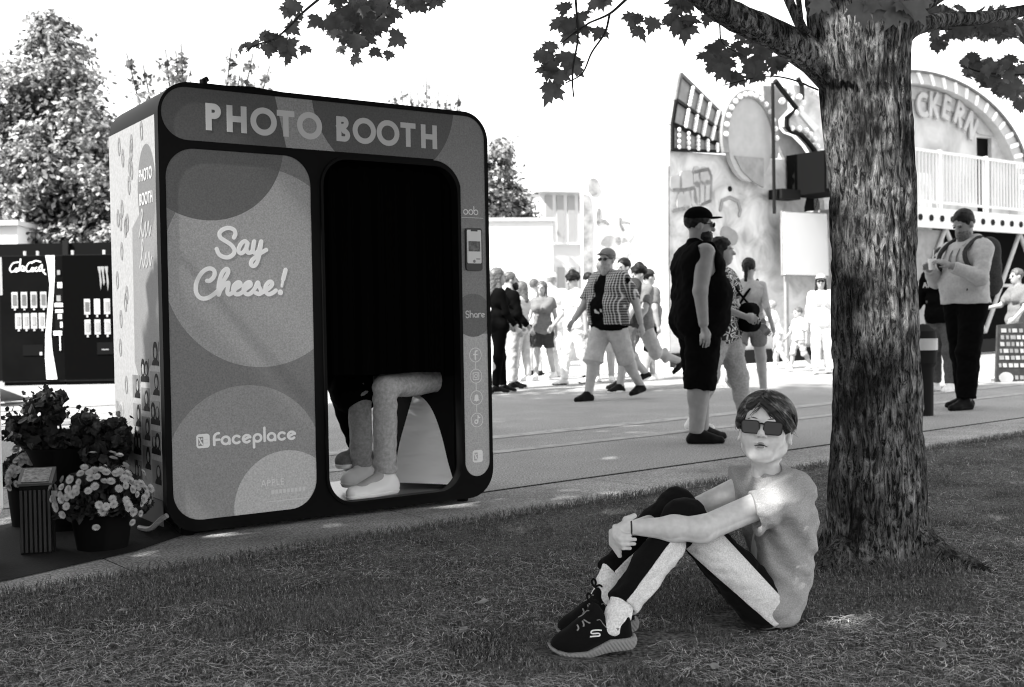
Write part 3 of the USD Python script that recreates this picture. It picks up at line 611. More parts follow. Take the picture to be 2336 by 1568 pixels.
# roof: a cable and a small lamp stub
obj('roof_stub', cat([cyl((.235, .06, 2.07), (.235, .06, 2.105), .018), cyl((.235, .06, 2.10), (.255, .06, 2.112), .012)]), m_black, booth)
obj('roof_cable', tube(spline(np.array([(.25, .07, 2.085), (.36, .06, 2.083), (.46, .05, 2.088), (.56, .06, 2.084), (.70, .08, 2.080)]), 6), .008, 6), m_black, booth)
obj('side_cable', tube(spline(np.array([(-.02, .35, .02), (-.03, .25, .03), (-.035, .12, .05), (-.02, .03, .10), (.0, .0, .12)]), 6), .012, 8), mat('cable_grey', .2, .5), booth)

# ------------------------------------------------------------------ trees
def leaf_mesh():
    half = [(0, .02), (.10, .10), (.30, .02), (.27, .16), (.50, .20), (.42, .30), (.56, .48), (.38, .46), (.30, .56), (.20, .52), (.24, .74), (.12, .72), (0, 1.0)]
    pts = half+[(-x, y) for x, y in half[-2:0:-1]]
    v2, f = trimesh.creation.triangulate_polygon(sg.Polygon(pts), engine='earcut')
    f = np.asarray(f); u_ = np.unique(f); re_ = np.zeros(len(v2), int); re_[u_] = np.arange(len(u_)); v2, f = v2[u_], re_[f]
    v = np.c_[v2, -.28*v2[:, 0]**2*1.6-.18*(v2[:, 1]-.3)**2]; v -= [0, .1, 0]
    return v, np.asarray(f)
LV, LF = leaf_mesh()
m_leaf = mat('maple_leaf', .085, .5, (14, .5, 1.6), spec=.3, transl=.35)
m_leaf2 = mat('maple_leaf_lit', .10, .5, (30, .7, 1.3), spec=.3, transl=.35)  # paler copy for sunlit leaves, their light put into the colour
nodes = {'g': ('geometry', {}), 'mp': ('mapping', {'scale': (1, 1, .26)}), 'n': ('noise_texture', {'scale': 62.0, 'detail': 8.0, 'roughness': .75, 'distortion': .7}), 'n2': ('noise_texture', {'scale': 6.0, 'detail': 6.0, 'roughness': .7}),
         'mq': ('mapping', {'scale': (1, 1, .8)}), 'r': ('rgb_ramp', {'ramp': [(.42, (.003,)*3), (.46, (.035,)*3), (.52, (.12,)*3), (.68, (.34,)*3)]}), 'r2': ('rgb_ramp', {'ramp': [(.36, (.15,)*3), (.48, (.6,)*3), (.64, (1.6,)*3)]}),
         'mx': ('mix', {'mix_type': 'multiply', 'fac': 1.0}), 'b': ('bump', {'strength': 1.0, 'distance': .02}), 'p': ('principled_bsdf', {'roughness': .85, 'specular_ior_level': .2})}
m_bark = usdkit.material(stage, '/World/Looks/maple_bark', nodes, [('g.position', 'mp.vector'), ('mp.vector', 'n.vector'), ('g.position', 'mq.vector'), ('mq.vector', 'n2.vector'), ('n.fac', 'r.fac'), ('n2.fac', 'r2.fac'),
    ('r.color', 'mx.color1'), ('r2.color', 'mx.color2'), ('mx.color', 'p.base_color'), ('n.fac', 'b.height'), ('b.normal', 'p.normal')], surface='p.BSDF')
m_twig = mat('twig', .02, .8)

maple = thing('maple_tree', 'thick maple trunk with rough sun-dappled bark standing behind the sitting boy', 'tree', loc=(0, 0, 0))
TY = 4.36
prof = [(1345, 1850, 2190), (1320, 1872, 2155), (1280, 1884, 2130), (1200, 1890, 2116), (1000, 1900, 2105), (700, 1900, 2090), (550, 1897, 2087), (400, 1893, 2085), (300, 1882, 2080), (200, 1872, 2072), (120, 1856, 2072), (60, 1845, 2080), (0, 1838, 2088), (-120, 1850, 2085), (-400, 1880, 2070), (-900, 1920, 2040), (-1800, 1950, 2010)]
prof = [(P((l+r)/2, y, TY), (r-l)/2/FOC*TY) for y, l, r in prof]
prof[0] = (np.array([prof[1][0][0], TY, -.05]), prof[0][1])
zc = np.array([p[0][2] for p in prof]); xc = np.array([p[0][0] for p in prof]); rc = np.array([p[1] for p in prof])
zz = np.concatenate([np.linspace(-.05, 2.4, 330), np.linspace(2.45, zc[-1], 40)]); na = 150; aa = np.arange(na)*2*np.pi/na
CX, RR = np.interp(zz, zc, xc), np.interp(zz, zc, rc)
k = 9; ker = np.ones(k)/k; RR = np.convolve(np.pad(RR, k//2, 'edge'), ker, 'valid'); CX = np.convolve(np.pad(CX, k//2, 'edge'), ker, 'valid')
A, Z = np.meshgrid(aa, zz, indexing='xy'); Rr = RR[:, None]*np.ones_like(A)
q = np.stack([np.cos(A)*1.0, np.sin(A)*1.0, Z*.55], -1)
fis = np.abs(meshkit.fbm(q*[7, 7, 5.5]+5, 4, 1)-.5)*2; big = meshkit.fbm(q*[2, 2, 1.2], 3, 7)-.5
Rr = Rr*(1+.10*big)+.030*np.clip(fis*1.6, 0, .55)-.014
root = np.exp(-np.clip(Z, 0, 9)/.10); Rr *= 1+root*.5*np.clip(np.sin(A*3+1.0)+.4*np.sin(A*5), -.4, 1)
V = np.stack([CX[:, None]+Rr*np.cos(A), TY+Rr*np.sin(A), Z], -1).reshape(-1, 3); n1 = na
i, j = np.meshgrid(np.arange(len(zz)-1), np.arange(na), indexing='ij'); i, j = i.ravel(), j.ravel(); jj = (j+1) % na
obj('trunk', trimesh.Trimesh(V, np.vstack([np.c_[i*na+j, i*na+jj, (i+1)*na+jj], np.c_[i*na+j, (i+1)*na+jj, (i+1)*na+j]]), process=False), m_bark, maple, smooth=True)
for pts_, r0_ in ((((1.50, 4.28, .10), (1.60, 4.20, .045), (1.70, 4.13, .012), (1.80, 4.08, -.03)), .085), (((1.48, 4.42, .10), (1.62, 4.46, .03), (1.76, 4.48, -.03)), .07), (((1.24, 4.24, .09), (1.14, 4.17, .03), (1.04, 4.12, -.03)), .065)):
    p_ = spline(np.array(pts_), 8); m_ = tube(p_, np.linspace(r0_, .02, len(p_)), 14); m_.vertices += m_.vertex_normals*((meshkit.fbm(m_.vertices*26, 3, 2)-.5)*.02)[:, None]; obj('root', m_, m_bark, maple, smooth=True)
def limb(pts, rad, parent, name='limb', n=18):
    """pts: (x px, y px, depth)"""
    p = np.array([P(*a) for a in pts]); sp = spline(p, 10); r = np.interp(np.linspace(0, 1, len(sp)), np.linspace(0, 1, len(rad)), rad)
    m = tube(sp, r, n); d = meshkit.fbm(m.vertices*[30, 30, 30], 3, 2)-.5; m.vertices += m.vertex_normals*(d*.12*np.median(r))[:, None]
    return obj(name, m, m_bark, parent, smooth=True)
limb([(1930, 190, 4.36), (1850, 128, 4.34), (1760, 76, 4.30), (1680, 40, 4.25), (1600, -10, 4.2), (1480, -110, 4.0), (1300, -300, 3.7)], [.085, .064, .056, .052, .046, .036, .02], maple)
limb([(1890, 160, 4.36), (1850, 110, 4.4), (1822, 50, 4.45), (1795, -10, 4.5), (1740, -150, 4.6)], [.03, .026, .020, .017, .012], maple, n=10)
limb([(1845, 78, 4.36), (1830, 60, 4.2), (1822, 0, 4.1), (1818, -80, 4.0)], [.016, .011, .010, .008], maple, n=8)
limb([(2040, 90, 4.36), (2085, 62, 4.4), (2160, 45, 4.5), (2250, 40, 4.6), (2400, 8, 4.9), (2600, -60, 5.5)], [.06, .036, .030, .026, .022, .012], maple)
limb([(2030, 40, 4.36), (2100, 10, 4.4), (2200, -40, 4.5)], [.05, .035, .02], maple)

def place_leaf(parent, x, y, px, Y, rng, pale=False, droop=1.0):
    """one leaf hanging at a pixel, px long as seen"""
    c = P(x, y, Y); s = px*1.12/FOC*Y; z = np.array([rng.normal(0, .35), -1.0, rng.normal(.1, .45)]); z /= np.linalg.norm(z)
    t = np.array([rng.normal(0, .55), 0, -1.0*droop+rng.normal(0, .25)]); t -= z*(t@z); t /= np.linalg.norm(t); x_ = np.cross(t, z)
    R = np.stack([x_, t, z], -1)
    return obj('leaf', trimesh.Trimesh((LV-[0, .45, 0])@R.T*s+c, LF, process=False), m_leaf2 if pale else m_leaf, parent, smooth=True)
rng = np.random.default_rng(3)
q1 = lambda x, y: (1214.7+.48*x, .48*y)
for x, y, s in [(150, 55, 85), (290, 20, 95), (255, 62, 60), (330, 15, 80), (140, 130, 95), (250, 150, 90), (195, 180, 100), (310, 165, 90), (90, 235, 80), (60, 290, 90), (165, 300, 120), (215, 335, 95), (70, 350, 100), (125, 380, 110), (100, 330, 90), (75, 455, 125), (40, 280, 80), (225, 110, 90), (180, 140, 100)]:
    place_leaf(maple, *q1(x, y), s*.48, 4.9, rng)
for x, y, s in [(475, 110, 95), (520, 165, 90), (565, 130, 85), (500, 100, 60), (690, 45, 120), (745, 20, 100), (680, 130, 110), (725, 165, 110), (770, 95, 100), (825, 105, 70), (650, 95, 80), (735, 120, 90), (800, 25, 90), (700, 10, 100)]:
    place_leaf(maple, *q1(x, y), s*.48, 4.7, rng)
for k in range(38):
    a, r = rng.uniform(0, 6.28), math.sqrt(rng.uniform(0, 1)); x, y = 1010+185*r*math.cos(a), 280+100*r*math.sin(a)
    place_leaf(maple, *q1(x, y), rng.uniform(60, 90)*.48, rng.uniform(5.0, 5.8), rng)
for x, y, s in [(960, 385, 95), (930, 370, 70), (1150, 330, 90), (1190, 300, 80), (850, 325, 60), (840, 270, 60), (1000, 180, 70), (1065, 205, 90), (1130, 250, 90)]:
    place_leaf(maple, *q1(x, y), s*.48, 5.3, rng)
for x, y, s in [(1350, 28, 130), (1570, 70, 150), (1650, 55, 170), (1715, 75, 170), (1840, 60, 150), (1780, 40, 120), (1600, 20, 120)]:
    place_leaf(maple, *q1(x, y), s*.48, 3.5, rng, True)
for k in range(62):
    u = rng.uniform(0, 1); x = 1830+510*u; y = 95+rng.normal(0, 32)+ (30 if u > .3 else 0)
    place_leaf(maple, *q1(x, y), rng.uniform(55, 85)*.48, rng.uniform(5.2, 6.4), rng)
def leaf_mass(parent, spots):
    ms = []
    for x, y, px, Y in spots:
        c = P(x, y, Y); R = rand_rot(1, rng, -.6)[0]; ms.append(trimesh.Trimesh((LV-[0, .45, 0])@R.T*(px*1.1/FOC*Y)+c, LF, process=False))
    obj('leaves', cat(ms), m_leaf, parent, smooth=False, kind='stuff')
leaf_mass(maple, [(*q1(1850+520*u, 60+150*v*(.4+.6*u)), rng.uniform(45, 75)*.48, rng.uniform(5.6, 7.2)) for u, v in rng.random((120, 2))]+[(*q1(2050+330*u, 300+(60+190*u)*v), rng.uniform(40, 65)*.48, rng.uniform(6, 7.5)) for u, v in rng.random((95, 2))])
for k in range(10): place_leaf(maple, *q1(rng.uniform(1890, 2010), rng.uniform(180, 240)), rng.uniform(40, 55)*.48, rng.uniform(5.8, 6.4), rng)
for k in range(46):
    u = rng.uniform(0, 1); x = 2060+280*u; y = 290+250*u*rng.uniform(.1, 1.0)+rng.normal(0, 14)
    place_leaf(maple, *q1(x, y), rng.uniform(50, 75)*.48, rng.uniform(5.6, 6.6), rng)
def twig(parent, pts, r=.004):
    p = spline(np.array([P(*a) for a in pts]), 8); return obj('twig', tube(p, np.linspace(r, r*.5, len(p)), 6), m_twig, parent, smooth=True)
twig(maple, [(1470, -40, 4.9), (1425, 2, 4.9), (1390, 32, 4.9), (1345, 52, 4.9)], .007)
twig(maple, [(1391, 32, 4.9), (1380, 75, 4.9), (1350, 120, 4.9), (1328, 168, 4.9), (1290, 190, 4.9)], .005)
twig(maple, [(1312, -20, 4.9), (1316, 40, 4.9), (1318, 90, 4.9), (1308, 150, 4.9), (1306, 190, 4.9), (1309, 222, 4.9)], .005)
twig(maple, [(1345, 52, 4.9), (1310, 75, 4.9), (1280, 100, 4.9)], .004)
twig(maple, [(1640, 10, 5.2), (1642, 60, 5.2), (1650, 100, 5.3), (1700, 130, 5.3)], .004)
twig(maple, [(1940, 90, 5.0), (2100, 70, 5.6), (2330, 60, 5.9)], .008)
twig(maple, [(2450, 150, 5.9), (2336, 170, 5.9), (2240, 165, 5.9), (2200, 150, 5.9)], .006)
twig(maple, [(1865, 205, 4.6), (1800, 180, 5.0), (1740, 175, 5.2), (1650, 195, 5.2)], .004)

maple2 = thing('maple_tree', 'overhanging maple whose leafy twigs hang in from the top edge above the booth', 'tree', loc=(0, 0, 0))
T2 = np.array([-4.3, .2, 0])
obj('trunk', tube(np.array([T2+[0, 0, -.05], T2+[.02, 0, .3], T2+[0, .05, 2.5], T2+[.1, .1, 5], T2+[.1, .1, 11]]), [.24, .19, .17, .13, .03], 20), m_bark, maple2, smooth=True)
q2 = lambda x, y: (504.6+.232*x, .232*y)
for x, y, s in [(700, 105, 190), (640, 130, 150), (740, 180, 130), (910, 225, 200), (720, 295, 170), (440, 390, 150), (460, 520, 170), (600, 480, 190), (690, 500, 210), (810, 500, 130), (640, 620, 90), (190, 490, 120), (500, 400, 150), (560, 420, 150), (660, 560, 150), (270, 470, 100), (350, 450, 100)]:
    place_leaf(maple2, *q2(x, y), s*.232, 4.7, rng)
for k in range(48):
    a, r = rng.uniform(0, 6.28), math.sqrt(rng.uniform(0, 1)); x, y = 1420+310*r*math.cos(a), 300+250*r*math.sin(a)
    place_leaf(maple2, *q2(x, y), rng.uniform(130, 200)*.232, rng.uniform(4.5, 5.1), rng)
for x, y, s in [(1150, 40, 180), (1330, 40, 200), (1480, 60, 180), (1600, 40, 170), (1750, 20, 150), (1850, 60, 190), (1920, 80, 190), (2080, 40, 180), (1180, 260, 150), (1100, 350, 120), (1640, 560, 110), (1340, 590, 130), (1190, 500, 110), (2180, -20, 120), (1980, 10, 150)]:
    place_leaf(maple2, *q2(x, y), s*.232, 4.7, rng)
twig(maple2, [(800, -60, 4.7), (728, -2, 4.7), (690, 30, 4.7), (650, 70, 4.7), (628, 90, 4.7)], .006)
twig(maple2, [(628, 90, 4.7), (580, 105, 4.7), (560, 120, 4.7)], .004)
twig(maple2, [(900, -30, 4.8), (880, 20, 4.8), (830, 65, 4.8), (790, 100, 4.8)], .007)
twig(maple2, [(1060, -40, 4.8), (1000, 5, 4.8), (950, 10, 4.8)], .006)

# crowns above the frame: leaves in clumps; the sun gets through where the photograph shows lit patches
WINDOWS = [(BO+BW_*.25+[0, 0, 1.85], .32), (BO+BW_*.6+[0, 0, 1.8], .36), (BO+BW_*.6+[0, 0, 1.3], .36), (BO+BW_*.7+[0, 0, .8], .30), (BO+BW_*.72+[0, 0, .5], .2),
           (np.array([1.52, 4.2, 1.74]), .10), (np.array([1.46, 4.2, 1.54]), .22), (np.array([1.44, 4.2, 1.34]), .16), (np.array([1.42, 4.2, 1.14]), .08),
           (P(1800, 1160, 3.41), .0)]
def in_frame(p, m=170):
    d = p-CAM; k = d@FW; x = CXP+FOC*(d@RT)/np.maximum(k, .01); y = CYP-FOC*(d@UPV)/np.maximum(k, .01)
    return (k > .05) & (x > -m) & (x < 2336+m) & (y > -m) & (y < 1568+m)
SV2, SF = trimesh.creation.triangulate_polygon(sg.Polygon([(0, 0), (.46, .2), (.30, .55), (0, 1), (-.30, .55), (-.46, .2)]), engine='earcut')
SV, SF = np.c_[SV2-[0, .5], -.35*SV2[:, 0]**2], np.asarray(SF)
def canopy(centre, r, z0, z1, n, size, rng, nclump=90):
    a = rng.normal(size=(nclump, 3)); a /= np.linalg.norm(a, axis=1, keepdims=True); a *= rng.uniform(.45, 1, (nclump, 1))**.6
    cl = np.asarray(centre)+a*[r, r, (z1-z0)/2]+[0, 0, (z0+z1)/2]
    p = cl[rng.integers(0, nclump, n)]+rng.normal(0, .62, (n, 3))
    ok = ~in_frame(p)
    for c, rr in WINDOWS:
        d = p-c; t = d@SUND; dist = np.linalg.norm(d-t[:, None]*SUND, axis=1); ok &= ~((dist < rr+.13) & (t > 0))
    p = p[ok]; return scatter(SV, SF, p, rand_rot(len(p), rng, .7), size*rng.uniform(.7, 1.2, len(p)))
rng = np.random.default_rng(17)
obj('crown', canopy((1.4, 4.4, 0), 5.0, 2.8, 14, 17000, .29, rng, 170), m_leaf, maple, smooth=False, kind='stuff')
obj('crown', canopy((-5.4, 1.9, 0), 7.0, 2.8, 17, 44000, .29, rng, 330), m_leaf, maple2, smooth=False, kind='stuff')

# background trees
m_far_leaf = island_mat('background_leaves', [(0, (.02,)*3), (.4, (.09,)*3), (.65, (.34,)*3), (1, (.8,)*3)], .4, .25, 3.6)
QV = np.array([[-.5, 0, 0], [0, -.32, -.08], [.5, 0, 0], [0, .32, -.08]]); QF = np.array([[0, 1, 2], [0, 2, 3]])
def far_tree(label, base, top, blobs, nleaf, size, seed, group=None, cat_='tree', trunk_r=.14):
    """blobs: crown lobes (x, y, z, radius) relative to the base"""
    t = thing('broadleaf_tree', label, cat_, group, loc=base); r = np.random.default_rng(seed)
    h = max(b[2] for b in blobs)
    obj('trunk', tube(spline(np.array([(0, 0, -.05), (.04, .02, h*.35), (-.05, 0, h*.7), (.02, 0, h)]), 5), np.linspace(trunk_r, .03, 16), 10), m_twig, t)
    w = np.array([b[3]**2 for b in blobs]); w = w/w.sum(); P_, D_ = [], []
    for b, ww in zip(blobs, w):
        n = int(nleaf*ww); ncl = max(6, int(26*b[3])); cc = r.normal(size=(ncl, 3)); cc /= np.linalg.norm(cc, axis=1, keepdims=True); cc *= b[3]*r.uniform(.55, 1.0, (ncl, 1))
        pick = r.integers(0, ncl, n); p = cc[pick]+r.normal(0, .17*b[3]**.6, (n, 3))*[1.25, 1.25, .8]
        P_.append(p+np.array(b[:3])); D_.append(p/np.linalg.norm(p, axis=1, keepdims=True))
        for k in range(3):
            e = np.array(b[:3])+cc[r.integers(0, ncl)]*.8; s0 = np.array([0, 0, max(b[2]-b[3]*.9, .5)])
            obj('branch', tube(spline(np.array([s0, (s0+e)/2+r.normal(0, .1, 3), e]), 5), np.linspace(.045, .012, 11), 6), m_twig, t)
    P_ = np.vstack(P_); n = len(P_); D_ = np.vstack(D_); z = D_+r.normal(0, .55, (n, 3))+[0, 0, .5]; z /= np.linalg.norm(z, axis=1, keepdims=True)
    x = np.cross(r.normal(size=(n, 3)), z); x /= np.linalg.norm(x, axis=1, keepdims=True); R = np.stack([x, np.cross(z, x), z], -1)
    obj('crown', scatter(QV, QF, P_, R, size*r.uniform(.6, 1.3, n)), m_far_leaf, t, smooth=False, kind='stuff')
    return t
b = G(120, 878); b = np.array([-10.2, 25.5, 0])
far_tree('tall leafy tree in full sun behind the drinks machines', b, 8, [(0, 0, 6.6, 1.0), (.05, 0, 7.4, .55), (-.5, 0, 5.6, 1.35), (.6, -.2, 5.2, 1.25), (-.9, -.3, 4.2, 1.4), (.9, -.3, 4.0, 1.3), (0, -.5, 4.4, 1.3), (1.4, -.2, 4.7, .7), (-.2, -.6, 3.4, 1.3), (-1.5, -.3, 3.5, 1.0), (1.25, -.5, 3.3, .9)], 52000, .15, 4)
far_tree('darker rounded tree at the far left edge behind the tall sunlit tree', np.array([-12.9, 26.5, 0]), 8, [(0, 0, 6.4, 1.2), (.5, 0, 6.9, .7), (-.3, 0, 5.2, 1.6), (.4, 0, 4.2, 1.6), (0, -.3, 3.3, 1.4)], 26000, .16, 5)
far_tree('low dark tree filling the gap above the drinks machines', np.array([-9.2, 24.6, 0]), 4, [(-1.0, 0, 2.5, .9), (.2, 0, 2.6, .95), (1.3, 0, 2.5, .9), (.9, .2, 3.2, .8), (1.9, .2, 2.4, .8)], 22000, .14, 6)
def shoot_tree(label, base, shoots, n, size, seed):
    t = thing('young_tree', label, 'tree', loc=base); r = np.random.default_rng(seed); P_ = []
    h0 = min(s[2] for s in shoots)*.45
    obj('trunk', tube(np.array([(0, 0, -.05), (0, 0, h0)]), [.08, .06], 8), m_twig, t)
    for s in shoots:
        c = spline(np.array([(0, 0, h0), (s[0]*.55, s[1]*.5, h0+(s[2]-h0)*.4), (s[0], s[1], s[2])]), 8)
        obj('branch', tube(c, np.linspace(.035, .008, len(c)), 6), m_twig, t)
        k = int(n/len(shoots)); u = r.uniform(.35, 1, k)**.8; i = (u*(len(c)-1)).astype(int); P_.append(c[i]+r.normal(0, 1, (k, 3))*(.05+.11*(1-u))[:, None])
    P_ = np.vstack(P_)
    obj('crown', scatter(QV, QF, P_, rand_rot(len(P_), r, .4), size*r.uniform(.6, 1.3, len(P_))), m_far_leaf, t, smooth=False, kind='stuff')
Yb = 17.0; X0 = (450-CXP)/FOC*Yb
sh = lambda pts, Y, X0: [((x-CXP)/FOC*Y-X0+.0, rng.uniform(-.3, .3), P(x, y, Y)[2]) for x, y in pts]
shoot_tree('thin young tree with sparse shoots showing above the left end of the booth roof', np.array([X0, Yb, 0]), sh([(310, 125), (345, 150), (388, 108), (420, 118), (438, 108), (400, 165), (545, 110), (590, 120), (628, 150), (560, 170)], Yb, X0), 1500, .11, 31)
Yb = 24.0; X0 = (985-CXP)/FOC*Yb
shoot_tree('pale wispy tree tops showing above the right end of the booth roof', np.array([X0, Yb, 0]), sh([(905, 205), (925, 195), (945, 200), (985, 176), (965, 215), (1010, 205), (1030, 212), (1058, 205), (1040, 235)], Yb, X0), 900, .12, 32)
far_tree('dark leafy tree just right of the booth above the white wall', np.array([-.2, 25.5, 0]), 5, [(0, 0, 4.7, .32), (-.1, 0, 4.2, .5), (.2, 0, 3.5, .55), (.35, 0, 3.0, .45), (-.3, 0, 3.3, .7), (-.4, 0, 2.6, .7)], 9000, .13, 33)

# ------------------------------------------------------------------ people
m_skin = mat('skin', .30, .55, (18, .9, 1.1), spec=.35)
m_skin_d = mat('skin_tanned', .20, .55, (18, .88, 1.1), spec=.35)
m_hair_d = mat('hair_dark', .006, .5, (60, .5, 1.8), spec=.15)
m_hair_m = mat('hair_mid', .07, .5, (70, .4, 1.7), spec=.4)
m_hair_l = mat('hair_light', .22, .5, (70, .5, 1.5), spec=.4)
m_black_c = mat('black_cloth', .003, .95, (90, .7, 1.4), (120, .3, .002), spec=.02)
m_dark_c = mat('dark_cloth', .035, .9, (60, .7, 1.4), (120, .3, .002), spec=.1)
m_mid_c = mat('mid_cloth', .14, .9, (60, .8, 1.25), (120, .3, .002), spec=.1)
m_light_c = mat('light_cloth', .36, .9, (50, .9, 1.1), (120, .3, .002), spec=.1)
m_white_c = mat('white_cloth', .70, .9, (40, .95, 1.05), (120, .3, .002), spec=.1)
m_denim = mat('denim', .07, .9, (80, .6, 1.5), (150, .4, .002), spec=.1)
m_denim_l = mat('pale_denim', .30, .9, (60, .75, 1.2), (150, .4, .002), spec=.1)
m_shoe_b = mat('black_shoe', .004, .6, spec=.08)
m_shoe_w = mat('white_shoe', .66, .55, spec=.3)
m_lens = mat('dark_lens', .004, .12, spec=.28)
m_eye = mat('eye_dark', .02, .3, spec=.5)
m_sole = mat('shoe_sole', .40, .6)

class Fig:
    """a posed standing or walking figure in its own frame: faces +y, x to its right, z up"""
    def __init__(s, H=1.75, w=1.0, belly=0.0, legs=((0, 0), (0, 0)), arms=((5, 8, 10), (5, 8, 10)), turn=0, nod=0, lean=0, stance=.1, female=False, child=False):
        k = s.k = H/1.75; s.H, s.w, s.belly, s.female = H, w, belly, female
        D = math.radians; s.turn, s.nod = D(turn), D(nod); s.head_k = k**.5 if child else k
        hipz = .92*k; s.hip, s.knee, s.ank, s.toe = [], [], [], []
        for i, sd in enumerate((1, -1)):
            a, b = D(legs[i][0]), D(legs[i][1]); h = np.array([sd*.088*k*(w**.3), 0, hipz])
            kn = h+.43*k*np.array([sd*.04*stance*5, math.sin(a), -math.cos(a)]); an = kn+.41*k*np.array([sd*.02, math.sin(a-b), -math.cos(a-b)])
            s.hip.append(h); s.knee.append(kn); s.ank.append(an)
        low = min(a[2]-.075*k for a in s.ank); off = np.array([0, 0, -low])
        s.hip = [p+off for p in s.hip]; s.knee = [p+off for p in s.knee]; s.ank = [p+off for p in s.ank]
        s.pitch = []
        for i in range(2):
            lift = s.ank[i][2]-.075*k; p = min(lift*2.2, 1.0) if lift > .03 else 0.0
            if legs[i][0] > 12 and lift > .02: p = -.35
            s.pitch.append(p); ang = legs[i][2] if len(legs[i]) > 2 else 8*(1 if i == 0 else -1)
            f = np.array([math.sin(D(ang))*math.cos(p), math.cos(D(ang))*math.cos(p), -math.sin(p)]); s.toe.append((s.ank[i], f))
        pz = s.hip[0][2]; ln = math.sin(D(lean)); s.pel = np.array([0, 0, pz]); s.waist = np.array([0, ln*.18*k, pz+.17*k]); s.chest = np.array([0, ln*.40*k, pz+.36*k]); s.neck = np.array([0, ln*.55*k-.01, pz+.54*k]); s.headc = s.neck+np.array([0, .025*k+ln*.1, .145*k])
        sw = (.165 if female else .185)*k*(w**.35); s.sh, s.el, s.wr, s.hd = [], [], [], []
        for i, sd in enumerate((1, -1)):
            p, ab, be = map(D, arms[i][:3]); inw = D(arms[i][3]) if len(arms[i]) > 3 else 0
            q = s.neck+np.array([sd*sw, -.01, -.07*k]); d = np.array([sd*math.sin(ab), math.sin(p)*math.cos(ab), -math.cos(p)*math.cos(ab)])
            e = q+.29*k*d; t = p+be; d2 = np.array([sd*math.sin(ab)*.5*math.cos(inw)-sd*math.sin(inw), math.sin(t)*math.cos(inw), -math.cos(t)]); d2 /= np.linalg.norm(d2)
            s.sh.append(q); s.el.append(e); s.wr.append(e+.25*k*d2); s.hd.append(d2)
        c, n = math.cos(s.turn), s.nod; cn, sn = math.cos(n), math.sin(n)
        s.HR = np.array([[c, -math.sin(s.turn), 0], [math.sin(s.turn), c, 0], [0, 0, 1]])@np.array([[1, 0, 0], [0, cn, -sn], [0, sn, cn]])
    def hp(s, x, y, z): return s.headc+s.HR@(np.array([x, y, z])*s.head_k)
    def torso(s, F, g, k=.05, hem=None, shoulders=True):
        w, K = s.w, s.k; b = s.belly; fm = s.female
        F.cap(s.pel+[-.055*K*w, 0, .0], s.pel+[.055*K*w, 0, .0], .105*K*w**.7+g, None, k)
        wx = (.045 if fm else .065)*K*w; F.cap(s.waist+[-wx, b*.45, 0], s.waist+[wx, b*.45, 0], (.098 if fm else .108)*K*w**.7+g+b*.35, None, k)
        if b: F.ell(s.waist+[0, b*.9, -.03*K], [(.15*w)*K+g, .13*K+b*.6+g, .15*K+g], None, k)
        F.cap(s.chest+[-.085*K*w**.6, 0, .0], s.chest+[.085*K*w**.6, 0, .0], .108*K*w**.6+g, None, k)
        if fm: [F.ell(s.chest+[sd*.075*K, .085*K, -.02*K], .062*K+g*.6, None, .03) for sd in (1, -1)]
        if shoulders: F.cap(s.sh[0]*.82+s.neck*.18-[0, 0, .025*K], s.sh[1]*.82+s.neck*.18-[0, 0, .025*K], .068*K*w**.4+g, None, k); F.cap(s.neck-[0, 0, .06*K], s.neck+[0, 0, .0], .075*K*w**.3+g, .052*K+g*.4, k)
    def arm(s, F, i, g, upto=2.0, k=.02, flat=1):
        K, w = s.k, s.w**.5; r = [.056*K*w, .042*K*w, .028*K*w]
        if s.female: r = [x*.86 for x in r]
        if upto <= 1: F.cap(s.sh[i], s.sh[i]+(s.el[i]-s.sh[i])*upto, r[0]+g, r[0]+(r[1]-r[0])*upto+g*1.25, k, flat)
        else:
            u = upto-1; F.cap(s.sh[i], s.el[i], r[0]+g, r[1]+g, k); F.cap(s.el[i], s.el[i]+(s.wr[i]-s.el[i])*u, r[1]+g, r[1]+(r[2]-r[1])*u+g*1.1, k, flat)
    def leg(s, F, i, g, upto=2.0, k=.03, flare=0.0, flat=1):
        K, w = s.k, s.w**.6; r = [.088*K*w, .060*K*w, .040*K*w]
        if upto <= 1: F.cap(s.hip[i], s.hip[i]+(s.knee[i]-s.hip[i])*upto, r[0]+g, r[0]+(r[1]-r[0])*upto+g+flare, k, flat)
        else:
            u = upto-1; F.cap(s.hip[i], s.knee[i], r[0]+g, r[1]+g+flare*.5, k); F.cap(s.knee[i], s.knee[i]+(s.ank[i]-s.knee[i])*u, r[1]+g+flare*.5, r[1]+(r[2]-r[1])*u+g+flare, k, flat)
            if g < .01: F.ell((s.knee[i]*.68+s.ank[i]*.32)+[0, -.018*K, 0], [.05*K*w, .055*K*w, .11*K], None, .03)
    def hand(s, F, i, curl=.5, hold=0):
        K = s.k; d = s.hd[i]; sd = 1 if i == 0 else -1; w = s.wr[i]; side = np.array([0, 1.0, 0]); side -= d*(side@d); n_ = np.linalg.norm(side)
        side = side/n_ if n_ > .2 else np.array([0, 0, 1.0])-d*d[2]; side /= np.linalg.norm(side); inn = np.cross(d, side)*(1 if i else -1)
        if inn[0]*sd > 0: inn = -inn
        F.cap(w+d*.012*K, w+d*.072*K, .024*K, .028*K, .015); F.cap(w+d*.05*K+side*.022*K, w+d*.078*K-side*.022*K*0+side*.02*K, .02*K, .018*K, .01)
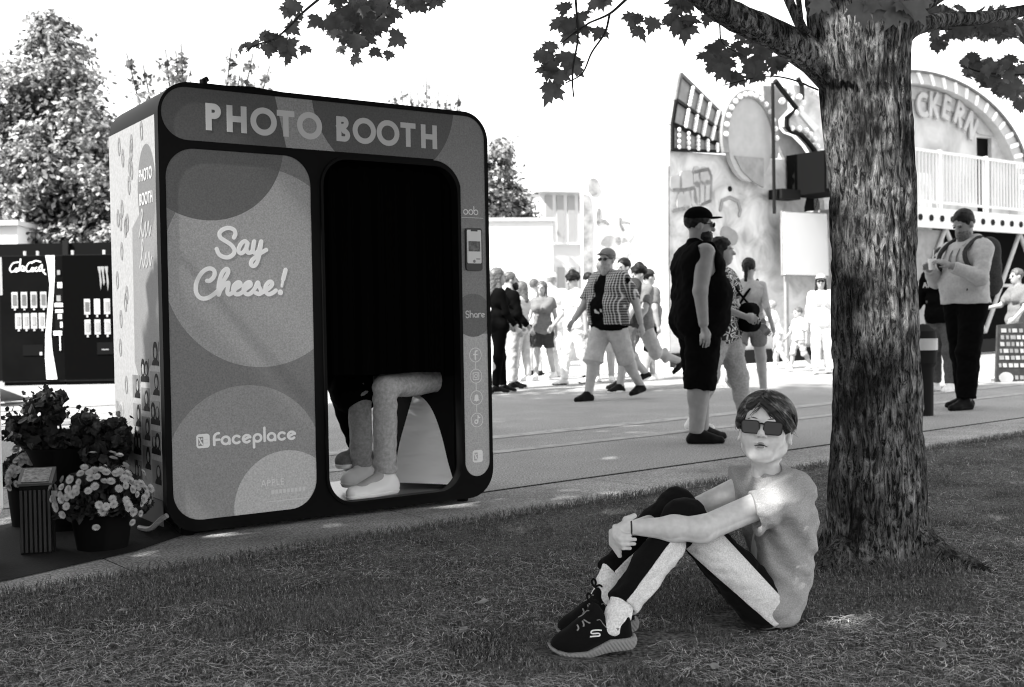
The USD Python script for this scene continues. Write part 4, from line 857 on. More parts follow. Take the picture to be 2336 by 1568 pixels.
        for j, (o, L) in enumerate([(.031, .075), (.011, .084), (-.010, .078), (-.030, .060)]):
            a = w+d*.080*K+side*o*K; b = a+d*L*.45*K+inn*.006*K; e = b+(d*math.cos(curl*1.5)+inn*math.sin(curl*1.5))*L*.55*K
            F.cap(a-d*.02*K, b, .0098*K, .0092*K, .004); F.cap(b, e, .0092*K, .0075*K, .004)
        a = w+d*.03*K+side*.024*K; b = a+(d*.7+side*.5+inn*.35)*.042*K; F.cap(a, b, .0125*K, .0105*K, .008); F.cap(b, b+(d*.9+inn*.35)*.034*K, .0105*K, .008*K, .004)
    def head(s, F):
        k = s.head_k; R = s.HR
        F.cap(s.neck-[0, 0, .03*s.k], s.hp(0, -.02, -.06), .054*s.k, .052*k, .03)
        F.ell(s.hp(0, -.012, .03), np.array([.075, .094, .092])*k, R, .02); F.ell(s.hp(0, .018, -.045), np.array([.058, .070, .072])*k, R, .03); F.ell(s.hp(0, .05, -.092), np.array([.030, .028, .024])*k, R, .025)
        F.cap(s.hp(0, .083, .01), s.hp(0, .108, -.028), .011*k, .015*k, .012); F.ell(s.hp(0, .083, -.065), np.array([.024, .012, .011])*k, R, .01)
        for sd in (1, -1): F.ell(s.hp(sd*.031, .094, .004), np.array([.017, .014, .012])*k, R, .012, True); F.ell(s.hp(sd*.076, -.008, -.012), np.array([.012, .020, .031])*k, R, .008); F.ell(s.hp(sd*.032, .085, .022), np.array([.022, .012, .007])*k, R, .01)
    def shoe(s, i, g=0.0):
        K = s.k; a, f = s.toe[i]; a0 = a-np.array([0, 0, .0]); up = np.array([0, 0, 1.0]); up = up-f*(up@f); up /= np.linalg.norm(up); sd_ = np.cross(f, up)
        heel = a-up*.045*K-f*.035*K; ball = a-up*.048*K+f*.115*K; toe = a-up*.052*K+f*.175*K
        lo = np.minimum.reduce([heel, toe, a])-.11*K; hi = np.maximum.reduce([heel, toe, a])+.11*K
        F = Field(lo, hi, .0085*K if K > .8 else .008)
        F.cap(heel, a+up*.015*K, .036*K+g, .040*K+g, .03); F.cap(a+f*.02*K, ball+up*.004*K, .042*K+g, .036*K+g, .03); F.cap(ball-sd_*.012*K, toe-sd_*.008*K, .032*K+g, .026*K+g, .02); F.cap(ball+sd_*.014*K, toe+sd_*.008*K, .032*K+g, .026*K+g, .02); F.cap(heel, ball, .036*K+g, .036*K+g, .02)
        sole = a-up*.075*K; F.cut(sole, -up); F.cut(a+up*.035*K, up); m = F.mesh()
        G_ = Field(lo, hi, .0085*K if K > .8 else .008); G_.cap(heel, ball, .041*K+g, .043*K+g, .02); G_.cap(ball, toe, .043*K+g, .034*K+g, .02); G_.cut(sole, -up); G_.cut(sole+up*.024*K, up)
        return m, G_.mesh()
    def bounds(s, pad=.2):
        p = np.array(s.hip+s.knee+s.ank+s.sh+s.el+s.wr+[w+d*.2*s.k for w, d in zip(s.wr, s.hd)]+[s.headc, s.neck]+[a+f*.2*s.k for a, f in s.toe]); lo, hi = p.min(0)-pad*s.k, p.max(0)+pad*s.k; lo[2] = -.02; hi[2] = max(hi[2], s.headc[2]+.16*s.k)
        return lo, hi

def person(label, pos, face, fig, top=None, bottom=None, shoes=(m_shoe_b, m_sole), skin=m_skin, hair=None, res=.012, group=None, extras=(), top_len=.0, sleeve=.75, pants=1.96, loose=.018, bare_feet=False, folds=.017, flare=0.0):
    """face: direction the person faces, degrees from +x. hair: (kind, material)."""
    t = thing('person', label, 'person', group, pos, math.radians(face)-math.pi/2); s = fig; lo, hi = s.bounds()
    F = Field(lo, hi, res); s.torso(F, -.004)
    for i in (0, 1): s.arm(F, i, 0); s.leg(F, i, 0); s.hand(F, i); a, f = s.toe[i]; F.cap(s.ank[i], a+f*.10*s.k-[0, 0, .04*s.k], .036*s.k, .03*s.k, .02)
    s.head(F); F.cut([0, 0, .002], [0, 0, -1]); obj('body', F.mesh(), skin, t, smooth=True)
    if bottom is not None:
        F = Field(lo, hi, res); s.torso(F, loose*.5, shoulders=False); F.cut(s.waist+[0, 0, .01], [0, 0, 1])
        for i in (0, 1): s.leg(F, i, loose if pants > 1 else loose*1.2, pants, flare=flare)
        F.wobble(14/max(s.k, .5), folds, 3); obj('shorts' if pants < 1.5 else 'trousers', F.mesh(), bottom, t, smooth=True)
    if top is not None:
        F = Field(lo, hi, res); s.torso(F, loose*.9)
        F.cap(s.pel+[-.06*s.k*s.w, 0, 0], s.pel+[.06*s.k*s.w, 0, 0], .112*s.k*s.w**.7+loose*1.3, None, .05)
        F.cut(s.pel+[0, 0, top_len*s.k], [0, 0, -1])
        if sleeve > 0: [s.arm(F, i, loose*.9, sleeve) for i in (0, 1)]
        else: [F.cap(s.sh[i]+[(1 if i == 0 else -1)*.02*s.k, 0, .06*s.k], s.sh[i]+[(1 if i == 0 else -1)*.045*s.k, 0, -.12*s.k], .062*s.k, .062*s.k, .01, sub=True) for i in (0, 1)]
        F.ell(s.neck+[0, .03*s.k, .035*s.k], [.062*s.k, .07*s.k, .05*s.k], None, .01, True)
        F.wobble(12/max(s.k, .5), folds, 9); obj('shirt', F.mesh(), top, t, smooth=True)
    if shoes:
        for i in (0, 1):
            u, so = s.shoe(i); p = obj('shoe', u, shoes[0], t, smooth=True); obj('sole', so, shoes[1], p, smooth=True)
    if hair is not None:
        kind, hm = hair; k = s.head_k; F = Field(s.headc-.5*k, s.headc+.26*k, .009)
        if kind != 'bald': 
            F.ell(s.hp(0, -.02, .042), np.array([.084, .100, .093])*k, s.HR, .01)
            n = s.HR@np.array([0, .80, -.60]); F.cut(s.hp(0, .062, .035), n)
        if kind == 'long':
            F.cap(s.hp(0, -.06, .03), s.hp(0, -.085, -.20), .075*k, .07*k, .04); F.cap(s.hp(.06, -.02, .0), s.hp(.075, .0, -.19), .032*k, .035*k, .03); F.cap(s.hp(-.06, -.02, .0), s.hp(-.075, .0, -.19), .032*k, .035*k, .03)
        if kind == 'tail': F.ell(s.hp(0, -.11, .05), .035*k, None, .02); F.cap(s.hp(0, -.12, .03), s.hp(0, -.15, -.15), .03*k, .02*k, .02)
        if kind == 'curly': [F.ell(s.hp(.075*math.cos(a), -.02+.07*math.sin(a)*1.1, .05+.03*math.sin(3*a)), .042*k, None, .015) for a in np.linspace(.3, 5.6, 11)]; F.ell(s.hp(0, -.02, .10), .07*k, None, .02)
        F.wobble(45, .010, 5); hr = obj('hair', F.mesh(), hm, t, smooth=True)
    for e in extras: e(t, s)
    return t
# accessories: each builds its own mesh on the figure
def cap_hat(m, brim=True, back=False, stripe=None):
    def f(t, s):
        k = s.head_k; F = Field(s.headc-.3, s.headc+.32, .007); F.ell(s.hp(0, -.012, .055), np.array([.089, .108, .085])*k, s.HR, .01); F.cut(s.hp(0, 0, .048), s.HR@np.array([0, .10, -1.0]))
        if brim: 
            G_ = Field(s.headc-.3, s.headc+.32, .006); y = -1 if back else 1
            G_.ell(s.hp(0, y*.115, .046), np.array([.072, .085, .030])*k, s.HR, .01); G_.cut(s.hp(0, 0, .055), s.HR@np.array([0, y*-.12, 1.0])); G_.cut(s.hp(0, 0, .044), s.HR@np.array([0, y*.12, -1.0])); h = obj('cap', F.mesh(), m, t, smooth=True); obj('brim', G_.mesh(), m, h, smooth=True)
        else: obj('cap', F.mesh(), m, t, smooth=True)
    return f
def shades(m=m_lens):
    def f(t, s):
        k = s.head_k; ms = []
        for sd in (1, -1): ms.append(trimesh.creation.icosphere(2)); ms[-1].apply_scale(np.array([.027, .009, .019])*k); ms[-1].vertices = ms[-1].vertices@s.HR.T+s.hp(sd*.033, .101, .006)
        ms += [cyl(s.hp(-.06, .098, .014), s.hp(.06, .098, .014), .003), cyl(s.hp(.060, .096, .012), s.hp(.079, -.01, .010), .003), cyl(s.hp(-.060, .096, .012), s.hp(-.079, -.01, .010), .003)]
        obj('sunglasses', cat(ms), m, t, smooth=True)
    return f
def eyes():
    def f(t, s):
        for sd in (1, -1): e = trimesh.creation.icosphere(2, .010*s.head_k); e.apply_translation(s.hp(sd*.031, .088, .004)); obj('eye', e, m_eye, t, smooth=True)
    return f
def beard(m, long=.0):
    def f(t, s):
        k = s.head_k; F = Field(s.headc-.35, s.headc+.2, .007); F.ell(s.hp(0, .030, -.075), np.array([.064, .072, .058])*k, s.HR, .01); F.ell(s.hp(0, .06, -.12-long*.5), np.array([.042, .040, .042+long])*k, s.HR, .03)
        F.cut(s.hp(0, .0, -.038), s.HR@np.array([0, -.12, 1.0])); F.cut(s.hp(0, -.012, 0), s.HR@np.array([0, -1, 0])); F.ell(s.hp(0, .108, -.072), np.array([.020, .014, .007])*k, s.HR, .004, True); F.wobble(60, .008, 3); obj('beard', F.mesh(), m, t, smooth=True)
    return f
def strap(m, pts, w=.014, name='strap'):
    def f(t, s): obj(name, tube(spline(np.array([p(s) if callable(p) else p for p in pts]), 6), w, 8), m, t, smooth=True)
    return f
def backpack(m):
    def f(t, s):
        k = s.k; F = Field(s.chest-.45, s.chest+.4, .012); c = s.chest+np.array([0, -.20*k*s.w**.5, -.02*k]); F.cap(c+[-.06*k, 0, .14*k], c+[-.06*k, .0, -.17*k], .095*k, .11*k, .04); F.cap(c+[.06*k, 0, .14*k], c+[.06*k, 0, -.17*k], .095*k, .11*k, .04); F.wobble(12, .012, 2)
        p = obj('backpack', F.mesh(), m, t, smooth=True)
        for sd in (1, -1): obj('strap', tube(spline(np.array([c+[sd*.08*k, .06, .2*k], s.neck+[sd*.12*k, -.02, .02*k], s.chest+[sd*.135*k, .135*k*s.w**.5, .08*k], s.chest+[sd*.16*k, .10*k*s.w**.5, -.06*k], c+[sd*.12*k, .06, -.14*k]]), 6), .020*k, 8), m, p, smooth=True)
    return f

# ------------------------------------------------------------------ the crowd
m_plaid = usdkit.material(stage, '/World/Looks/plaid_cloth', {'c': ('texture_coordinate', {}), 'w1': ('wave_texture', {'wave_type': 'bands', 'bands_direction': 'x', 'scale': 10.5, 'distortion': .5}), 'w2': ('wave_texture', {'wave_type': 'bands', 'bands_direction': 'z', 'scale': 10.5, 'distortion': .5}),
    'r1': ('rgb_ramp', {'ramp': [(.5, (.008,)*3), (.72, (.06,)*3), (.97, (.36,)*3)]}), 'r2': ('rgb_ramp', {'ramp': [(.5, (.008,)*3), (.72, (.06,)*3), (.97, (.36,)*3)]}), 'm': ('mix', {'mix_type': 'add', 'fac': .6}), 'p': ('principled_bsdf', {'roughness': .9})},
    [('c.object', 'w1.vector'), ('c.object', 'w2.vector'), ('w1.fac', 'r1.fac'), ('w2.fac', 'r2.fac'), ('r1.color', 'm.color1'), ('r2.color', 'm.color2'), ('m.color', 'p.base_color')], surface='p.BSDF')
m_floral = usdkit.material(stage, '/World/Looks/floral_cloth', {'c': ('texture_coordinate', {}), 'v': ('voronoi_texture', {'feature': 'distance_to_edge', 'scale': 17.0}), 'r': ('rgb_ramp', {'ramp': [(.0, (.006,)*3), (.06, (.006,)*3), (.08, (.55,)*3), (.16, (.55,)*3), (.18, (.006,)*3)]}), 'p': ('principled_bsdf', {'roughness': .9})},
    [('c.object', 'v.vector'), ('v.distance', 'r.fac'), ('r.color', 'p.base_color')], surface='p.BSDF')
GZ = lambda x, y: np.array([G(x, y)[0], G(x, y)[1], 0.0])
# big man in cap, facing right, arm hanging
f = Fig(1.84, 1.58, .05, ((-4, 2, 12), (5, 3, -8)), ((-13, 12, 16), (-6, 13, 22)), turn=-8, nod=-4)
def tank_trim(t, s):
    obj('piping', tube(spline(np.array([s.sh[1]+[.05, .10, .0], s.chest+[-.17, .14, -.05], s.waist+[-.215, .06, .02], s.pel+[-.20, .05, .05], s.pel+[-.19, .06, -.10]]), 6), .006, 6), m_light_c, t)
    obj('pouch', extr(rrect(-.03, .03, -.04, .04, .008).difference(rrect(-.02, .02, -.03, .03, .006)), .004).apply_transform(trimesh.transformations.rotation_matrix(1.57, [1, 0, 0])).apply_transform(trimesh.transformations.rotation_matrix(-1.9, [0, 0, 1])).apply_translation(s.waist+[-.225, .02, -.06]), m_light_c, t)
def cross_bag(m, side=-1, fwd=.17):
    def g(t, s):
        F = Field(s.pel-.5, s.pel+.5, .012); c = s.pel+np.array([side*.12, fwd+s.belly, .10]); F.cap(c+[-.05, 0, -.05], c+[.06, 0, -.05], .075, None, .03); F.cap(c+[-.05, 0, .06], c+[.06, 0, .06], .065, None, .03); b = obj('shoulder_bag', F.mesh(), m, t, smooth=True)
        obj('strap', tube(spline(np.array([c+[.0, 0, .1], s.chest+[side*.02, .16+s.belly, -.05], s.neck+[-side*.12, .02, .01], s.chest+[-side*.02, -.16, -.1], c+[side*.05, -.1, .06]]), 6), .010, 6), m, b, smooth=True)
    return g
person('bearded man in dark cap, sunglasses, sleeveless top and long dark shorts, hand lowered', GZ(1598, 1008), 10, f, m_black_c, m_black_c, (m_shoe_b, m_shoe_b), m_skin_d, ('short', m_hair_d), .010, None,
       (cap_hat(m_black_c), shades(), beard(m_hair_d, .05), tank_trim), top_len=-.16, sleeve=0, pants=1.22, loose=.03, flare=.015)
f = Fig(1.68, 1.12, .0, ((-12, 10, 0), (14, 4, 0)), ((20, 10, 50), (12, 10, 40)), turn=15, female=True)
person('woman in black and white flower print top with dark shoulder bag beside the capped man', GZ(1650, 985), -35, f, m_floral, m_denim_l, (m_shoe_w, m_shoe_w), m_skin, ('long', m_hair_d), .013, None, (cross_bag(m_black_c, -1, .2),), top_len=-.12, sleeve=.55, pants=1.9, loose=.022)
f = Fig(1.72, 1.12, .0, ((18, 8, 0), (-22, 34, 0)), ((-12, 14, 40), (16, 10, 30)), turn=0, female=True)
person('person seen from behind in pale vest and grey shorts, dark strap across the back', GZ(1712, 905), 62, f, m_light_c, m_mid_c, (m_shoe_w, m_shoe_w), m_skin, ('tail', m_hair_d), .013, None, (strap(m_black_c, [lambda s: s.sh[0]+[-.06, .02, .07], lambda s: s.chest+[.0, -.15, .0], lambda s: s.waist+[-.12, -.12, 0]], .016),), top_len=.06, sleeve=0, pants=.62, loose=.014)
# plaid man and those behind him
f = Fig(1.86, 1.28, .05, ((20, 8, 4), (-20, 16, -4)), ((24, 14, 16), (-26, 14, 14)), turn=12)
def open_shirt(t, s):
    F = Field(*s.bounds(), .012); s.torso(F, .036); F.cap(s.pel+[-.07*s.w, 0, 0], s.pel+[.07*s.w, 0, 0], .15*s.w**.7, None, .05); F.cut(s.pel+[0, 0, -.04], [0, 0, -1]); [s.arm(F, i, .026, .9) for i in (0, 1)]
    F.cap(s.neck+[.0, .16, .05], s.waist+[.01, .30, 0], .10, .13, .02, sub=True); F.cap(s.waist+[.01, .32, 0], s.pel+[.01, .30, -.3], .15, .16, .02, sub=True); F.ell(s.neck+[0, .03, .05], [.07, .08, .06], None, .01, True); F.wobble(9, .014, 4)
    obj('open_shirt', F.mesh(), m_plaid, t, smooth=True)
person('grey bearded man in open plaid shirt, pale shorts and sunglasses striding to the left', GZ(1392, 913), 222, f, m_black_c, m_light_c, (m_shoe_b, m_shoe_b), m_skin, ('short', m_hair_m), .011, None,
       (cap_hat(m_mid_c), shades(), beard(m_hair_l, .01), open_shirt), top_len=-.10, sleeve=.4, pants=1.1, loose=.022, flare=.03)
f = Fig(1.82, 1.2, .04, ((-18, 30, 0), (16, 6, 0)), ((-10, 10, 20), (16, 10, 20)), turn=10)
person('person in dark top and headband just behind the plaid shirt, legs in mid stride', GZ(1428, 893), 215, f, m_dark_c, m_mid_c, (m_shoe_b, m_shoe_w), m_skin, ('short', m_hair_d), .013, None, (eyes(),), top_len=-.1, sleeve=.9, pants=1.05, loose=.02, flare=.02)
f = Fig(1.78, 1.15, .02, ((24, 10, 0), (-26, 46, 0)), ((-22, 8, 20), (18, 8, 20)), turn=10)
person('rearmost of the walkers behind the plaid shirt, dark tee and one heel lifted', GZ(1462, 886), 205, f, m_mid_c, m_light_c, (m_shoe_b, m_shoe_b), m_skin, ('curly', m_hair_d), .013, None, (eyes(),), top_len=-.1, sleeve=.7, pants=1.05, loose=.02, flare=.02)
f = Fig(1.88, 1.15, .0, ((0, 0, 0), (4, 4, 0)), ((4, 8, 10), (4, 8, 10)))
person('person in white shirt and light cap hidden behind the plaid shirt', GZ(1378, 872), 80, f, m_white_c, m_light_c, (m_shoe_w, m_shoe_w), m_skin, ('short', m_hair_m), .014, None, (cap_hat(m_mid_c),), top_len=-.1, sleeve=.8, pants=1.05, loose=.02, flare=.02)
# group in white by the pale wall
f = Fig(1.78, 1.0, .0, ((3, 2, 0), (-6, 4, 0)), ((8, 14, 60), (4, 8, 10)), turn=-10)
person('person all in white with long white trousers standing sunlit against the pale wall', GZ(1262, 862), 100, f, m_white_c, m_white_c, (m_shoe_w, m_shoe_w), m_skin, ('short', m_hair_l), .014, None, (cap_hat(m_white_c),), top_len=-.1, sleeve=.9, loose=.028, flare=.02)
f = Fig(1.70, .92, .0, ((12, 6, 0), (-10, 10, 0)), ((16, 12, 24), (-10, 8, 10)), turn=10, nod=-12)
person('curly dark haired person in white tee and white trousers facing left', GZ(1312, 878), 205, f, m_white_c, m_white_c, (m_shoe_w, m_shoe_b), m_skin, ('curly', m_hair_d), .013, None, (eyes(),), top_len=-.06, sleeve=.8, loose=.022)
f = Fig(1.70, 1.0, .0, ((0, 0, 0), (5, 5, 0)), ((5, 10, 50), (5, 10, 50)))
person('person in dark shorts between the women in black and the people in white', GZ(1222, 858), 60, f, m_white_c, m_black_c, (m_shoe_b, m_shoe_w), m_skin, ('short', m_hair_m), .014, None, (), top_len=-.0, sleeve=.8, pants=.9, loose=.02)
f = Fig(1.74, 1.05, .0, ((6, 3, 0), (-8, 8, 0)), ((10, 10, 20), (-8, 10, 20)), turn=15)
person('person in dark shirt and pale shorts between the curly haired one and the plaid shirt', GZ(1345, 866), 120, f, m_dark_c, m_light_c, (m_shoe_b, m_shoe_w), m_skin, ('short', m_hair_d), .015, None, (), top_len=-.08, sleeve=.8, pants=1.05, loose=.02)
f = Fig(1.62, .95, .0, ((10, 5, 0), (-10, 14, 0)), ((14, 10, 30), (-10, 10, 20)), female=True)
person('long haired person in mid grey dress top left of the person all in white', GZ(1240, 868), 250, f, m_mid_c, m_dark_c, (m_shoe_w, m_shoe_w), m_skin, ('long', m_hair_m), .015, None, (eyes(),), top_len=-.14, sleeve=.5, pants=.8, loose=.02)
f = Fig(1.76, 1.15, .03, ((-10, 6, 0), (14, 8, 0)), ((-10, 10, 20), (14, 10, 30)), turn=-10)
person('person in grey tee and dark shorts walking right of the plaid shirt, partly hidden', GZ(1482, 868), 30, f, m_mid_c, m_black_c, (m_shoe_w, m_shoe_w), m_skin, ('short', m_hair_d), .015, None, (cap_hat(m_dark_c),), top_len=-.08, sleeve=.7, pants=1.05, loose=.02)
# two in black at the booth edge
f = Fig(1.70, .98, .0, ((-6, 2, 12), (8, 4, -4)), ((14, 6, 20), (10, 8, 40)), turn=-5, female=True)
person('woman with long fair hair in black top and leggings beside the booth, open shoes', GZ(1140, 897), 20, f, m_black_c, m_black_c, (m_shoe_b, m_sole), m_skin, ('long', m_hair_m), .012, None, (eyes(),), top_len=-.12, sleeve=1.85, pants=1.93, loose=.012, folds=.006)
f = Fig(1.68, .98, .0, ((-3, 2, 0), (8, 4, 0)), ((8, 8, 30), (10, 8, 40)), turn=-20, nod=5)
person('bearded companion in black jacket and pale trousers standing behind the fair haired woman', GZ(1168, 888), 25, f, m_black_c, m_light_c, (m_shoe_b, m_sole), m_skin, ('short', m_hair_m), .012, None, (eyes(), beard(m_hair_d, 0)), top_len=-.08, sleeve=1.9, pants=1.9, loose=.016)
f = Fig(1.60, .9, .0, ((-3, 2, 0), (8, 4, 0)), ((8, 8, 30), (10, 8, 40)), female=True)
person('person with long wavy hair behind the two in black, mostly hidden', GZ(1192, 872), 150, f, m_light_c, m_light_c, (m_shoe_w, m_shoe_w), m_skin, ('long', m_hair_m), .014, None, (), top_len=-.08, sleeve=.8, pants=1.9, loose=.016)
# children and adults by the funhouse
f = Fig(1.66, .95, .0, ((6, 3, 0), (-6, 6, 0)), ((6, 10, 12), (-6, 10, 14)), female=True)
person('person in white top and cap with long dark hair walking just left of the trunk', GZ(1875, 853), -105, f, m_white_c, m_white_c, (m_shoe_w, m_shoe_b), m_skin, ('long', m_hair_d), .013, None, (cap_hat(m_light_c), shades()), top_len=-.14, sleeve=1.9, pants=1.9, loose=.02)
f = Fig(1.12, .85, .0, ((16, 8, 0), (-16, 20, 0)), ((20, 10, 20), (-16, 10, 20)), child=True)
person('small child in white clothes walking to the left beside the adult in white', GZ(1822, 848), 200, f, m_white_c, m_light_c, (m_shoe_w, m_shoe_b), m_skin, ('short', m_hair_m), .012, None, (eyes(),), top_len=-.05, sleeve=.9, pants=1.05, loose=.016)
f = Fig(1.25, .9, .0, ((8, 8, 0), (-10, 16, 0)), ((60, 20, 10), (10, 10, 20)), child=True, lean=12)
person('child in bright clothes leaning forward in front of the funhouse mural', GZ(1775, 842), 160, f, m_white_c, m_light_c, (m_shoe_w, m_shoe_w), m_skin, ('short', m_hair_l), .013, None, (), top_len=-.02, sleeve=.9, pants=1.9, loose=.016)
# right: hooded man with rucksack, holding a drink
f = Fig(2.04, 1.16, .04, ((-7, 2, 14), (11, 6, -2)), ((22, 12, 92, 34), (26, 12, 88, 34)), turn=6, nod=-22)
def hoodie_bits(t, s):
    F = Field(s.neck-.3, s.neck+.3, .011); F.cap(s.neck+[-.09, -.06, .0], s.neck+[.09, -.06, .0], .07, None, .03); F.cap(s.neck+[.09, -.04, .0], s.neck+[.05, .08, -.05], .04, .03, .03); F.cap(s.neck+[-.09, -.04, .0], s.neck+[-.05, .08, -.05], .04, .03, .03); obj('hood', F.mesh(), m_light_c, t, smooth=True)
    for sd in (1, -1): obj('drawstring', tube(spline(np.array([s.neck+[sd*.04, .10, -.05], s.chest+[sd*.045, .165, .05], s.chest+[sd*.05, .17, -.07]]), 5), .006, 6), m_mid_c, t)
    F = Field(s.pel-[.6, .6, .7], s.pel+[.6, .4, .6], .012); c = s.waist+np.array([.24, -.14, .05]); F.cap(c, c+[.02, -.02, -.34], .05, .085, .02); F.cap(c+[0, -.08, -.05], c+[.03, -.13, -.42], .04, .06, .02); F.wobble(16, .03, 6); obj('hanging_jacket', F.mesh(), m_light_c, t, smooth=True)
    obj('emblem', trimesh.creation.icosphere(2, .014).apply_translation(s.hip[1]+[-.08, .10, .02]), m_white_c, t)
hood_pos = GZ(2205, 932)
person('bearded man in pale hooded sweatshirt and black trousers with rucksack, holding a cup', hood_pos, 205, f, m_light_c, m_black_c, (m_shoe_b, m_shoe_b), m_skin_d, ('short', m_hair_d), .011, None, (eyes(), beard(m_hair_m, .0), hoodie_bits, backpack(m_dark_c)), top_len=.0, sleeve=1.93, pants=1.95, loose=.026, flare=.018)
a_ = math.radians(205)-math.pi/2; Rz = np.array([[math.cos(a_), -math.sin(a_), 0], [math.sin(a_), math.cos(a_), 0], [0, 0, 1]])
cpos = hood_pos+Rz@((f.wr[0]+f.wr[1])/2+(f.hd[0]+f.hd[1])*.05+[0, .03, -.02])
cup = thing('paper_cup', 'white paper cup with a straw in the hands of the hooded man', 'cup', loc=cpos)
obj('cup', lathe([(.0, -.05), (.030, -.05), (.040, .06), (.042, .062), (.0, .062)], 18), mat('white_card', .7, .6), cup); obj('straw', cyl((.01, 0, .06), (.02, 0, .15), .004), mat('straw_white', .7, .5), cup)
f = Fig(1.80, 1.05, .0, ((-3, 2, 0), (3, 3, 0)), ((10, 12, 40), (10, 12, 40)), turn=0)
def slogan(t, s):
    m = extr(unary_union([affinity.translate(g, -.16, 0) for g in word('AHTEOK', .065, .016, .010)]), .004); m.apply_transform(trimesh.transformations.rotation_matrix(math.pi/2, [1, 0, 0])); m.apply_transform(trimesh.transformations.rotation_matrix(math.pi, [0, 0, 1])); m.apply_translation(s.chest+[0, .155, -.03]); obj('printed_words', m, m_light_c, t)
person('person in black sweatshirt with a printed line and dark patterned trousers behind the hooded man', GZ(2150, 893), 225, f, m_black_c, m_denim, (m_shoe_w, m_shoe_w), m_skin, ('long', m_hair_d), .012, None, (eyes(), slogan), top_len=-.10, sleeve=1.9, pants=1.95, loose=.02)
f = Fig(1.62, 1.05, .0, ((-3, 2, 0), (3, 3, 0)), ((30, 20, 50), (10, 12, 40)), turn=0, female=True)
person('person in light grey top at the right edge beyond the menu board', GZ(2322, 862), 190, f, m_mid_c, m_white_c, (m_shoe_w, m_shoe_w), m_skin, ('short', m_hair_m), .013, None, (eyes(),), top_len=-.10, sleeve=.8, pants=1.9, loose=.02)

# ------------------------------------------------------------------ the sitting boy
boy = thing('person', 'boy in sunglasses sitting on the grass hugging his knees in front of the tree', 'person', loc=(0, 0, 0))
m_bskin = usdkit.material(stage, '/World/Looks/boy_skin', {'g': ('geometry', {}), 'n': ('noise_texture', {'scale': 60.0, 'detail': 4.0}), 'r': ('rgb_ramp', {'ramp': [(.3, (.45,)*3), (.7, (.54,)*3)]}), 'b': ('bump', {'strength': .15, 'distance': .002}), 'p': ('principled_bsdf', {'roughness': .5, 'specular_ior_level': .35})},
    [('g.position', 'n.vector'), ('n.fac', 'r.fac'), ('r.color', 'p.base_color'), ('n.fac', 'b.height'), ('b.normal', 'p.normal')], surface='p.BSDF')
def cloth(name, v, fine=260.0):
    return usdkit.material(stage, '/World/Looks/'+name, {'g': ('geometry', {}), 'n': ('noise_texture', {'scale': fine, 'detail': 2.0}), 'n2': ('noise_texture', {'scale': 9.0, 'detail': 3.0}), 'r': ('rgb_ramp', {'ramp': [(.3, (v*.8,)*3), (.7, (v*1.2,)*3)]}), 'b': ('bump', {'strength': .35, 'distance': .0015}), 'p': ('principled_bsdf', {'roughness': .92, 'specular_ior_level': .04, 'sheen_weight': .02})},
        [('g.position', 'n.vector'), ('g.position', 'n2.vector'), ('n.fac', 'r.fac'), ('r.color', 'p.base_color'), ('n.fac', 'b.height'), ('b.normal', 'p.normal')], surface='p.BSDF')
m_tee = cloth('boy_tee', .28); m_pant = cloth('boy_trousers', .006); m_panel = cloth('boy_white_panel', .62); m_sock = cloth('boy_sock', .68, 180.0)
hipN, hipF = P(1742, 1376, 3.50), P(1735, 1374, 3.66); kneeN, kneeF = P(1561, 1182, 3.43), P(1540, 1158, 3.60); ankN, ankF = P(1410, 1400, 3.285), P(1372, 1366, 3.47); cufN, cufF = P(1419, 1378, 3.30), P(1392, 1310, 3.50)
shN, shF = P(1800, 1124, 3.455), P(1702, 1108, 3.70); elN, elF = P(1602, 1208, 3.335), P(1572, 1168, 3.72); wrN, wrF = P(1434, 1203, 3.355), P(1428, 1210, 3.44)
pelC = (hipN+hipF)/2; chest = P(1778, 1180, 3.57); neckB = P(1756, 1092, 3.57); HC = P(1746, 981, 3.535)
yw, pt, rl = math.radians(19), math.radians(11), math.radians(4)
fwd = np.array([-math.sin(yw)*math.cos(pt), -math.cos(yw)*math.cos(pt), math.sin(pt)]); rgt = np.cross(fwd, [0, 0, 1.0]); rgt /= np.linalg.norm(rgt); upp = np.cross(rgt, fwd)
rgt, upp = rgt*math.cos(rl)+upp*math.sin(rl), upp*math.cos(rl)-rgt*math.sin(rl)
HRT = np.stack([rgt, fwd, upp], -1)
hp = lambda x, y, z: HC+HRT@np.array([x, y, z])
lo, hi = np.array([.15, 3.15, .0]), np.array([1.08, 3.86, .80])
F = Field(lo, hi, .0032)
F.cap(pelC-[.0, .05, 0], pelC+[0, .05, 0], .07, None, .03).cap(pelC+[.02, 0, .03], chest, .07, .075, .03).cap(shN, shF, .035, None, .03).cap(chest, neckB, .07, .04, .03)
F.cap(hipN, kneeN, .06, .042).cap(kneeN, ankN, .042, .03).cap(hipF, kneeF, .06, .042).cap(kneeF, ankF, .042, .03)
F.cap(shN, elN, .043, .038).cap(elN, elN*.62+wrN*.38, .038, .037, .02).cap(elN*.62+wrN*.38, wrN, .037, .0205, .02).cap(shF, elF, .041, .034).cap(elF, wrF, .034, .022)
